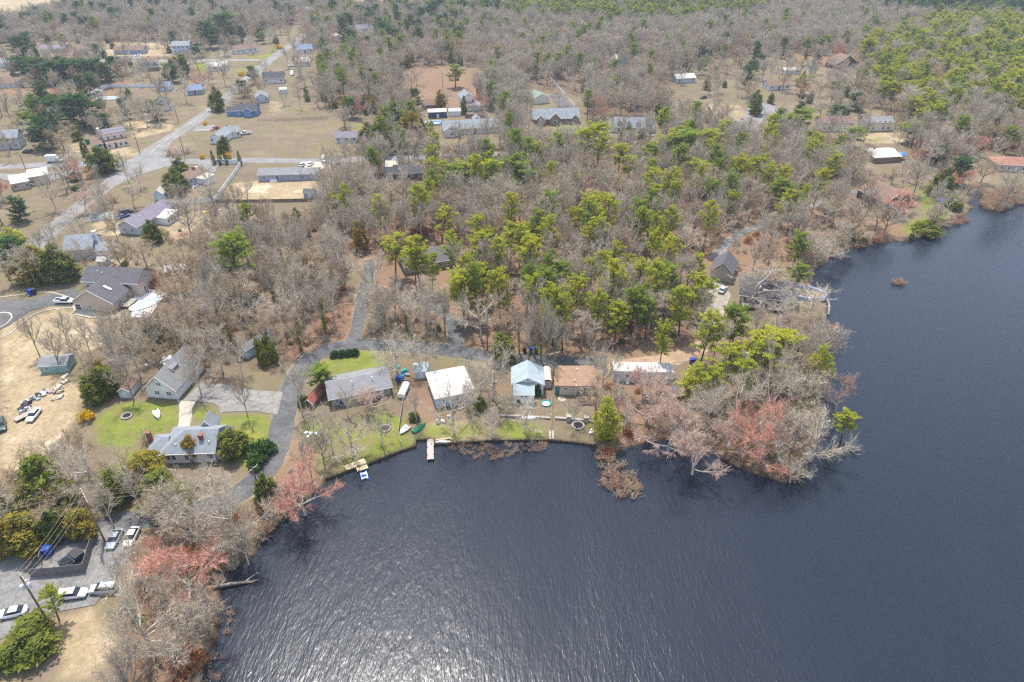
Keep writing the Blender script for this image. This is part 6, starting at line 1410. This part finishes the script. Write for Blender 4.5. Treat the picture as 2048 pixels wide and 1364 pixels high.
def kerb(label, pts, wd=.35, h=.14, mat='concrete'):
    P = smooth_line([at(*p) for p in pts], 1.5); o = P[0]; m = MB(); n = len(P); vs = []
    for i in range(n):
        t_ = (P[min(i+1,n-1)]-P[max(i-1,0)]).normalized(); nn = Vector((-t_.y,t_.x,0))*wd/2; a, b = P[i]-o+nn, P[i]-o-nn
        vs += [(a.x,a.y,0),(a.x,a.y,h),(b.x,b.y,h),(b.x,b.y,0)]
    m.add(vs, [(4*i+k,4*i+4+k,4*i+4+(k+1)%4,4*i+(k+1)%4) for i in range(n-1) for k in range(4)]); q = m.build('kerb', MATS[mat]); q.location = o; tag(q, kind='structure')
kerb('', [(155,616),(110,618),(70,628),(40,650),(20,668),(-10,680)]); kerb('', [(0,626),(18,626),(24,636),(10,650),(0,654)]); kerb('', [(1636,577),(1651,594),(1658,612),(1656,631)], .5, .3, 'concrete_drive')
kerb('', [(300,310),(285,313),(262,322),(215,324)], .3); kerb('', [(430,214),(380,248),(330,282),(300,308)], .3); kerb('', [(150,600),(100,585),(40,590),(-20,598)], .4)
pave("path_house_front", [(146,612),(152,608),(162,622),(235,627),(262,636),(260,641),(180,637),(150,630)], 'concrete')
pave("pool_terrace", [(262,636),(272,590),(300,586),(328,590),(300,636)], 'pool_deck')
# ------------------------------------------------------------------ pools
glassmat('pool_water', (96,140,178), .05); paint('pool_cover', (150,178,206), .6, .12, .8, dirt=(200,205,210)); paint('pool_wall', (160,184,216), .5, .08)
def pool(label, ctr, rx, ry, rot, h, inner, wallm='pool_wall', z=0.0):
    c = at(*ctr); t = thing('swimming_pool', label, 'pool', (c.x, c.y, z), rot); n = 24
    w = MB(); o_, i_ = [], []
    for k in range(n):
        a = 2*math.pi*k/n; o_.append((math.cos(a)*rx, math.sin(a)*ry)); i_.append((math.cos(a)*(rx-.5), math.sin(a)*(ry-.5)))
    vs = [(x,y,0) for x,y in o_]+[(x,y,h) for x,y in o_]+[(x,y,h) for x,y in i_]+[(x,y,h*.4) for x,y in i_]
    w.add(vs, [(j*n+k, j*n+(k+1)%n, (j+1)*n+(k+1)%n, (j+1)*n+k) for j in range(3) for k in range(n)]); w.build('pool_wall', MATS[wallm], t)
    s = MB(); s.add([(x,y,h*.42) for x,y in i_], [tuple(range(n))]); s.build('pool_surface', MATS[inner], t)
pool('kidney pool under a pale blue winter cover at the beige house', (293,610), 4.6, 2.3, R_(50), .3, 'pool_cover', 'pool_deck', .3)
pool('oval pale blue walled pool drained to brown soil on the round yard', (1609,590), 5.6, 3.6, R_(-20), 1.2, 'dirt')
pool('round covered pool behind the grey hip house', (868,248), 4.4, 3, 0, 1.0, 'pool_cover'); pool('oval pool behind the dark left evergreens', (215,199), 6, 3, 0, .9, 'pool_cover', 'vinyl')
# ------------------------------------------------------------------ docks
paint('plank_tan', (206,184,150), .8, .15, 3, stretch=(1,8,1)); paint('plank_grey', (166,158,148), .85, .2, 3, stretch=(1,8,1))
def dock(label, a, b, wd, z, mat, pw=.22, posts=True):
    A, B = at(*a), at(*b); l = (B-A).length; t = thing('dock', label, 'dock', (A.x, A.y, z), math.atan2(B.y-A.y, B.x-A.x)); n = int(l/pw); r = random.Random(n)
    me = MB().box(0, pw-.03, -wd/2, wd/2, -.04, 0).mesh('plank', MATS[mat])
    for k in range(n): ob('plank', me, t, (k*pw, r.uniform(-.05,.05), r.uniform(0,.012)))
    for s in (-1,1): m = MB(); m.box(0,l,s*wd*.4-.05,s*wd*.4+.05,-.2,-.045); m.build('beam', MATS['timber'], t)
    if posts:
        k = .2
        while k < l:
            for s in (-1,1): m = MB(); m.tube([(k,s*wd*.5,-2.2),(k,s*wd*.5,.25)], .09, 6); m.build('post', MATS['timber'], t)
            k += 2.2
    return t
dock('tan plank walk of the double dock along the bulkhead', (690,937), (731,922), 1.5, .16, 'plank_tan'); dock('tan plank float pushed against the double dock', (712,936), (734,929), 2.3, .05, 'plank_tan')
dock('narrow weathered grey dock reaching into the lake', (861,880), (861,921), 1.35, .18, 'plank_grey')
t = thing('lumber_pile', 'pile of pale boards lying on the bank beside the grey dock', 'lumber', at(886,881)); r = random.Random(4)
for k in range(9): me = MB().box(-1.2,1.2,-.12,.12,0,.05); o = me.build('board', MATS['plank_tan' if k % 2 else 'white_trim'], t); o.location = (r.uniform(-.5,.5), r.uniform(-.7,.7), .055*k*.4+.02); o.rotation_euler = (0,0,r.uniform(-.3,.3))
t = thing('floating_plank', 'weathered plank leaning off the bank beneath the salmon maple', 'plank', at(585,1015), R_(35)); MB().box(-1.8,1.8,-.3,.3,.05,.12).build('board', MATS['plank_tan'], t); MB().box(-1.7,1.7,-.05,.05,-.1,.05).build('beam', MATS['timber'], t)
dock('short grey stair dock at the end of the brown yard fence', (1103,862), (1103,880), 1.0, .1, 'plank_grey', posts=False)
# ------------------------------------------------------------------ boats
paint('hull_white', (226,228,228), .35, .06); paint('hull_green', (22,112,74), .45, .1); paint('hull_blue', (70,120,190), .4, .1); paint('bin_blue', (24,58,150), .5, .1); paint('bin_black', (44,46,50), .6, .1); paint('bin_green', (30,96,64), .6, .1); paint('dumpster', (24,52,78), .6, .15, dirt=(60,60,60)); paint('teal_plastic', (20,160,146), .4, .08); paint('tarp_blue', (40,86,170), .5, .15)
def boat(name, label, ctr, l, wd, h, rz, mat, flip=False, seats=2, extra=None):
    c = at(*ctr); t = thing(name, label, 'boat', (c.x, c.y, .03), R_(rz), 'boats ashore'); n = 9; prof = []
    vs = []; m = MB()
    for i in range(n):
        u = i/(n-1); x = -l/2+l*u; w = wd/2*(.82+.18*math.sin(math.pi*min(u*1.6,1)))*(1 if u < .55 else math.cos((u-.55)/.45*1.42)); z = .12*h*max(0,(u-.6)/.4)
        for (f, zz) in ((-1,h+z),(-.8,h*.35),(-.3,z*.6),(.3,z*.6),(.8,h*.35),(1,h+z),(.9,h+z-.02),(.25,h*.25+z*.6),(-.25,h*.25+z*.6),(-.9,h+z-.02)): vs.append((x, w*f, zz))
    k = 10; fs = [(i*k+j,(i+1)*k+j,(i+1)*k+(j+1)%k,i*k+(j+1)%k) for i in range(n-1) for j in range(k)]+[tuple(range(k)), tuple(range((n-1)*k+k-1,(n-1)*k-1,-1))]
    if flip: vs = [(x,-y,h*1.12-z) for x,y,z in vs]
    m.add(vs, fs); m.build('hull', MATS[mat], t)
    if not flip:
        for s in range(seats): x = -l*.3+s*l*.32; q = MB(); q.box(x-.14,x+.14,-wd*.4,wd*.4,h*.72,h*.78); q.build('seat', MATS['plank_grey'], t)
        if extra == 'deck': q = MB(); q.prism([(l*.05,-wd*.36),(l*.3,-wd*.26),(l*.42,0),(l*.3,wd*.26),(l*.05,wd*.36)], h*.9, h*.98); q.build('foredeck', MATS[mat], t)
    else:
        q = MB(); q.box(-l*.45,l*.3,-.04,.04,h*1.12,h*1.17); q.build('keel', MATS[mat], t)
    return t
boat('sailing_dinghy', 'white sailing dinghy hull lying on the green lawn', (315,831), 3.6, 1.4, .5, -55, 'hull_white', extra='deck'); boat('rowing_boat', 'white rowing dinghy beside the stake fence', (809,862), 2.9, 1.5, .5, -120, 'hull_white', extra='deck')
boat('rowing_boat', 'green upturned rowing boat on the tan bank', (838,858), 3.6, 1.4, .55, 52, 'hull_green', True); boat('canoe', 'white upturned canoe beside the stone edging', (1058,838), 3.0, 1.0, .5, 2, 'hull_white', True)
t = thing('pedal_boat', 'small blue and white pedal boat moored at the tan dock', 'boat', (*at(728,950)[:2], WATER_Z), R_(110), 'boats ashore')
for s in (-1,1): MB().extr_y([(-1.1,.0),(.9,.0),(1.2,.3),(-1.1,.35)][::-1], s*.5-.2, s*.5+.2).build('float', MATS['hull_blue'], t)
MB().box(-.9,.7,-.62,.62,.36,.46).build('deck', MATS['hull_white'], t); MB().box(-.5,-.2,-.5,.5,.46,.85).build('seat', MATS['hull_blue'], t)
t = thing('boat_trailer', 'long white covered trailer behind the flat white roof', 'trailer', at(808,786), R_(82)); MB().extr_x([(-.75,.4),(.75,.4),(.75,1.25),(.45,1.5),(-.45,1.5),(-.75,1.25)], -2.3, 2.3).build('cover', MATS['hull_white'], t); MB().box(-2.2,3.0,-.08,.08,.3,.39).build('drawbar', MATS['metal_grey'], t)
for s in (-1,1): ob('wheel', TY, t, (-.3,s*.72,.3))
t = thing('flat_trailer', 'flat wooden trailer beside the white sedan', 'trailer', at(47,836), R_(52)); MB().box(-1.6,1.6,-.8,.8,.5,.6).build('bed', MATS['wood_grey'], t); MB().box(1.6,2.6,-.05,.05,.45,.52).build('drawbar', MATS['metal_grey'], t)
for s in (-1,1): ob('wheel', TY, t, (-.2,s*.88,.3))
# ------------------------------------------------------------------ bins, dumpster, odds and ends
def wbin(label, p, mat, rz=0, s=1.0):
    c = at(*p); t = thing('wheelie_bin', label, 'bin', (c.x, c.y, .05), R_(rz), 'rubbish bins', (s,)*3)
    frustum((-.26,.26,.24),(-.33,.33,.31),.05,.98, MATS[mat], 'body', t); m = MB(); m.extr_y([(-.36,.98),(.36,.98),(.36,1.05),(0,1.1),(-.36,1.05)][::-1], -.34, .34); m.build('lid', MATS[mat], t)
    for k in (-1,1): q = MB(); q.tube([(k*.28-.03,.26,.1),(k*.28+.03,.26,.1)], .1, 8); q.build('wheel', MATS['tyre'], t)
for a in [('blue wheelie bin on the lane edge above the blue roof',(1061,706),'bin_blue',0,1.5),('black wheelie bin on the lane edge',(1049,705),'bin_black',0,1.4),('green wheelie bin on the lane edge',(1072,706),'bin_green',0,1.4),('blue wheelie bin by the dirt track end',(1383,729),'bin_blue',0,1.6),('black wheelie bin beside the blue track end bin',(1389,727),'bin_black',0,1.3),
 ('blue bin by the beige house drive',(63,590),'bin_blue',0,1.6),('dark bin by the beige house drive',(70,588),'bin_black',0,1.5),('blue bin at the corner of the long low lake house',(685,810),'bin_blue',0,1.1),('blue bin behind the white covered trailer',(797,764),'bin_blue',0,1.5),('green bin at the left side of the colonial garage',(176,288),'bin_green',0,2),('blue bin in the trailer yard',(1349,790),'bin_blue',0,1.8)]: wbin(*a)
c = at(148,1126); t = thing('dumpster', 'dark blue dumpster with open lid inside the board screen', 'dumpster', (c.x, c.y, .09), R_(62)); m = MB(); m.extr_x([(-1.0,.2),(1.0,.2),(1.1,1.5),(-1.1,1.2)], -1.7, 1.7); m.build('body', MATS['dumpster'], t); MB().box(.05,1.75,-1.1,1.12,1.53,1.6).build('lid', MATS['bin_black'], t); MB().box(-1.6,-.2,-.9,.9,1.4,1.46).build('opening_shade', MATS['tyre'], t)  # black slab on the solid body stands for the shade inside
for s in (-1,1): MB().box(s*1.78-.08,s*1.78+.08,-.4,.4,.8,1.0).build('fork_pocket', MATS['dumpster'], t)
c = at(97,1108); t = thing('round_container', 'round bright blue container beside the gate leaf', 'container', (c.x, c.y, .09)); MB().lathe([(.9,0),(1.0,.3),(1.0,1.5),(.8,1.75)], 14).build('body', MATS['bin_blue'], t); MB().lathe([(.9,1.76),(.5,1.9),(.1,1.95)], 14).build('lid', MATS['tarp_blue'], t)
c = at(135,1140); t = thing('crate', 'pale box on the ground inside the board screen', 'box', (c.x, c.y, .09), .3); MB().box(-.5,.5,-.4,.4,0,.6).build('box', MATS['cream_wall'], t); MB().box(-.55,.55,-.45,.45,.6,.68).build('lid', MATS['white_trim'], t)
c = at(1092,808); t = thing('paddling_pool', 'round teal paddling pool on the cottage lawn', 'paddling pool', c); MB().lathe([(.95,0),(1.1,.3),(1.0,.34),(.85,.08)], 18).build('wall', MATS['teal_plastic'], t); MB().lathe([(.84,.06),(.84,.1)], 18).build('floor', MATS['hull_white'], t)
def firepit(label, p, r0, n=12):
    c = at(*p); t = thing('fire_pit', label, 'fire pit', c); me = MB().prism([(-.22,-.16),(.22,-.18),(.24,.15),(-.2,.18)], 0, .35).mesh('stone', MATS['stone'])
    for k in range(n): a = 2*math.pi*k/n; ob('stone', me, t, (math.cos(a)*r0, math.sin(a)*r0, 0), a+1.57)
    MB().lathe([(r0-.2,.02),(r0-.25,.05)], 14).build('ash_bed', MATS['tyre'], t)
firepit('round stone fire pit on the green lawn', (771,858), 1.05); firepit('ring of stones in the brown yard', (1156,852), 1.2, 14); firepit('small fire ring on the shaded green lawn', (254,833), 1.0)
c = at(1117,803-4); t = thing('stone_disc', 'round pale paving disc in the brown yard', 'paving', (*at(1124,798)[:2], 0)); MB().lathe([(.9,.0),(.9,.06)], 18).build('slab', MATS['concrete'], t)
# junk piles: every piece its own
def junk(label, line, n, seed, cols, sz=(.3,.9)):
    r = random.Random(seed); P = [at(*p) for p in line]; t = thing('junk_pile', label, 'junk', P[0])
    for k in range(n):
        u = r.random()*(len(P)-1); i = min(int(u), len(P)-2); q = P[i].lerp(P[i+1], u-i)-P[0]; a, b, c_ = r.uniform(*sz), r.uniform(*sz), r.uniform(.15,.6); m = MB()
        if r.random() < .6: m.box(-a,a,-b*.6,b*.6,0,c_)
        else: m.lathe([(a*.5,0),(a*.55,c_*.5),(a*.45,c_)], 8)
        o = m.build('scrap', MATS[r.choice(cols)], t); o.location = (q.x+r.uniform(-.8,.8), q.y+r.uniform(-.8,.8), 0); o.rotation_euler = (r.uniform(-.2,.2), r.uniform(-.2,.2), r.uniform(0,3))
junk('heap of dark scrap on the tan yard', [(48,825),(52,808),(70,795),(98,782)], 40, 1, ['tyre','bumper_black','wood_grey','metal_grey','slate_wall','dark_wall'])
junk('row of timber scrap beside the brown shed thicket', [(112,800),(122,770),(140,750)], 24, 2, ['wood_grey','wood_tan','metal_grey']); junk('scattered white scrap behind the white garage', [(325,730),(340,715),(290,735)], 14, 3, ['white_trim','wood_grey','metal_white'])
junk('clutter in the trailer yard', [(1240,780),(1260,795),(1320,790),(1345,800)], 16, 5, ['white_trim','red_sheet','bin_blue','wood_grey'],(.2,.5)); junk('white clutter by the fenced bungalow', [(385,378),(395,372)], 12, 6, ['white_trim','hull_blue','red_sheet'],(.2,.6))
junk('clutter behind the grey house', [(212,530),(228,525),(225,535)], 10, 7, ['wood_grey','red_sheet','white_trim'],(.2,.6)); junk('yellow and white play things on the straw lawn', [(405,427),(412,425),(440,420)], 8, 8, ['flower_yellow','white_trim','metal_white'],(.3,.8))
junk('teal tarp and buckets beside the blue bin', [(800,758),(812,748),(795,735)], 12, 9, ['tarp_blue','teal_plastic','metal_white','wood_grey'],(.3,.7)); junk('pale clutter at the foot of the flat house', [(872,840),(882,845),(905,822),(930,815)], 12, 10, ['white_trim','metal_grey','wood_grey'],(.2,.6))
junk('stack of white chairs at the shore by the bright pine', [(1184,862),(1188,872)], 6, 11, ['white_trim','hull_white'],(.2,.4)); junk('pale scrap by the red shed', [(618,870),(632,872)], 8, 12, ['white_trim','metal_grey'],(.2,.5))
t = thing('picnic_shelter', 'small blue shelter with green table on the far shore lawn', 'shelter', at(1886,412), .1); MB().box(-2.4,2.4,-1.4,1.4,2.1,2.25).build('roof', MATS['tarp_blue'], t)
for sx in (-2.2,2.2):
    for sy in (-1.2,1.2): MB().box(sx-.06,sx+.06,sy-.06,sy+.06,0,2.1).build('post', MATS['wood_grey'], t)
MB().box(-1,1,-.5,.5,.7,.78).build('table_top', MATS['hull_green'], t)
t = thing('umbrella', 'round blue patio umbrella beside the pale roofed porch house', 'umbrella', at(1799,318)); MB().lathe([(2.2,2.0),(1.2,2.7),(.05,3.1)], 12).build('canopy', MATS['hull_blue'], t); MB().tube([(0,0,0),(0,0,3.0)], .05, 6).build('pole', MATS['metal_grey'], t)
# ------------------------------------------------------------------ poles and wires
paint('pole_wood', (120,100,82), .9, .2, 2); paint('insulator', (196,200,204), .3, .05); paint('transformer', (198,204,210), .4, .08); paint('wire', (150,140,124), .6, .05)
def pole(label, p, H, arms=1, rz=0.0, transf=0, top=True, base=False, cant=None):
    c = at(p[0], p[1], 0 if base else H); t = thing('utility_pole', label, 'pole', (c.x, c.y, 0), rz, 'utility poles'); MB().tube([(0,0,-.3),(0,0,H*.5),(0,0,H)], [.17,.15,.12], 8).build('pole', MATS['pole_wood'], t)
    for k in range(arms):
        z = H-.5-k*1.1; a = MB().box(-1.3,1.3,.12,.26,z-.07,z+.07).build('crossarm', MATS['wood_grey'], t)
        for x in (-1.2,-.5,.5,1.2): MB().lathe([(.05,z+.07),(.08,z+.14),(.08,z+.26),(.03,z+.3)], 6, (x,.19)).build('insulator', MATS['insulator'], a)
    for k in range(transf): a = 2.1*k+.6; MB().lathe([(.26,H-2.6),(.3,H-2.5),(.3,H-1.7),(.2,H-1.55)], 10, (math.cos(a)*.5,math.sin(a)*.5)).build('transformer', MATS['transformer'], t)
    return c
p1 = pole('wooden utility pole with crossarms above the orange cedar', (162,985), 12, 2, R_(-50)); p2 = pole('utility pole with grey transformers over the small pine', (40,1152), 12, 2, R_(-38), 3)
p3 = pole('thin pole with aerial between the two cottages', (1109,704), 9, 1, R_(20)); p4 = pole('leaning pole beside the lane by the hip roofed house', (505,935), 6, 1, R_(60))
for i, (q, H, lab) in enumerate([((280,307),9,'utility pole on the straw lawn at the junction'),((370,314),8.5,'pale pole at the thicket corner'),((757,320),12,'tall pole beside the cedars on the cross road'),((174,388),9,'utility pole beside the diagonal road'),((886,182),10,'pole in the brown clearing'),((975,700),9,'pole with lamp beside the olive cedar'),((357,246),8,'pole at the end of the straw lawn'),((55,348),8,'pole by the left cross road')]): pole(lab, q, H, 1, .3, base=True)
def wires(label, a, b, za, zb, offs, sag=.8):
    t = thing('power_line', label, 'wires', (a.x, a.y, 0)); A, B = Vector((a.x,a.y,0)), Vector((b.x,b.y,0)); d = (B-A); nn = Vector((-d.y,d.x,0)).normalized()
    for o_, dz in offs:
        P = []
        for k in range(13): u = k/12; q = d*u+nn*o_; P.append((q.x, q.y, za+(zb-za)*u+dz-4*sag*u*(1-u)))
        MB().tube(P, .022, 4).build('wire', MATS['wire'], t)
F4 = [(-1.2,0),(-.5,0),(.5,0),(1.2,0)]
wires('four wires strung between the two lower left poles', p1, p2, 11.8, 11.8, F4); wires('wires running from the transformer pole out of the picture', p2, at(-160,1420,10), 11.8, 10, F4)
wires('two wires running left from the upper pole', p1, at(-260,1075,11), 11.8, 11, [(-.5,0),(.5,-1.2)]); wires('wires running right from the upper pole along the lane', p1, p4, 11.6, 5.8, [(-.6,0),(.6,0),(0,-1.4)])
# ------------------------------------------------------------------ fallen trunk, reeds
c = at(440,1174); t = thing('fallen_trunk', 'bleached fallen trunk reaching from the bank into the water', 'log', (c.x, c.y, 0), R_(14)); MB().tube([(-1,0,.3),(2,.1,.1),(4.2,0,-.15),(6,.3,-.45)], [.3,.27,.2,.1], 8).build('trunk', MATS['bark_grey'], t); MB().tube([(3.6,0,-.1),(4.8,.6,.2),(6.0,1.3,.3)], [.1,.07,.03], 5).build('branch', MATS['bark_pale'], t); MB().tube([(4.4,0,-.2),(5.3,-.4,.1)], [.07,.02], 5).build('branch', MATS['bark_pale'], t)
def reedbed(name, label, poly, sp, smin, smax, keys=(('shrub',2),('shrub',0)), wts=(.8,.2)):
    P = W(poly); xs = [p[0] for p in P]; ys = [p[1] for p in P]; g1, g2 = np.meshgrid(np.arange(min(xs), max(xs), sp), np.arange(min(ys), max(ys), sp))
    g1 = g1.ravel()+rng.uniform(-.5,.5,g1.size)*sp; g2 = g2.ravel()+rng.uniform(-.5,.5,g2.size)*sp; k = in_poly(g1, g2, P); L = []
    ed = seg_dist(g1, g2, P, True)
    for x, y, e_ in zip(g1[k], g2[k], ed[k]):
        if random.random() > .55+e_*.3: continue
        s = random.uniform(smin, smax); L.append((x, y, random.uniform(0,6.28), s, s*random.uniform(.6,1), random.choices(range(len(keys)), wts)[0]))
    if L: o = scatter(name, list(keys), L, label, 'reeds'); o.location.z = WATER_Z
reedbed('reed_bed', 'brown reeds standing in the water off the cottage lawn', [(900,888),(960,884),(1100,882),(1090,900),(1040,908),(1000,920),(950,914),(905,902)], 1.0, .35, .6); reedbed('reed_bed', 'straw coloured brush standing in the water off the point', [(1192,898),(1225,912),(1280,968),(1286,990),(1262,1005),(1215,980),(1196,945)], 1.2, .5, .95)
reedbed('reed_islet', 'small tuft of tan reeds alone in the lake', [(1776,560),(1800,556),(1816,566),(1808,572),(1788,568)], 1.0, .5, .8); reedbed('reed_bed', 'tan reeds along the far shore lawn', [(1868,452),(1900,436),(1940,426),(1938,442),(1890,456)], 1.5, .6, .9)
reedbed('reed_bed', 'brown brush in the water right of the inlet', [(1962,385),(2050,375),(2052,404),(2015,420),(1985,424),(1962,412)], 1.8, .8, 1.4); reedbed('reed_bed', 'sparse dark brush in the water along the left bank', [(440,1200),(462,1195),(470,1260),(455,1330),(430,1364),(400,1364),(432,1284)], 1.9, .3, .7)
reedbed('shore_brush', 'tan and grey brush crowding the waterline of the wooded point', [(1440,905),(1490,930),(1530,946),(1575,962),(1600,945),(1614,912),(1628,860),(1642,800),(1630,812),(1606,880),(1590,925),(1540,938),(1480,918)], 1.5, .8, 1.5, (('shrub',0),('shrub',1),('shrub',2)), (.4,.3,.3))
reedbed('shore_brush', 'olive brown brush overhanging the left bank', [(400,1364),(432,1284),(432,1221),(444,1165),(480,1125),(522,1085),(565,1035),(545,1030),(500,1080),(450,1120),(425,1165),(415,1230),(405,1290),(380,1364)], 1.5, .8, 1.6, (('shrub',0),('shrub',1),('evergreen',1)), (.5,.35,.15))
# ------------------------------------------------------------------ the air between here and the far woods
def build_haze():
    m, N, L = newmat('haze'); o = N.new("ShaderNodeOutputMaterial"); v = N.new("ShaderNodeVolumePrincipled")
    v.inputs['Color'].default_value = (.78, .88, 1.0, 1); v.inputs['Density'].default_value = .00017; v.inputs['Anisotropy'].default_value = .2
    L.new(v.outputs[0], o.inputs['Volume'])
    mb = MB(); mb.box(-6050, 6050, -950, 9050, -8.5, CAM_H+3); h = mb.build('haze', m); tag(h, kind='stuff')
build_haze()
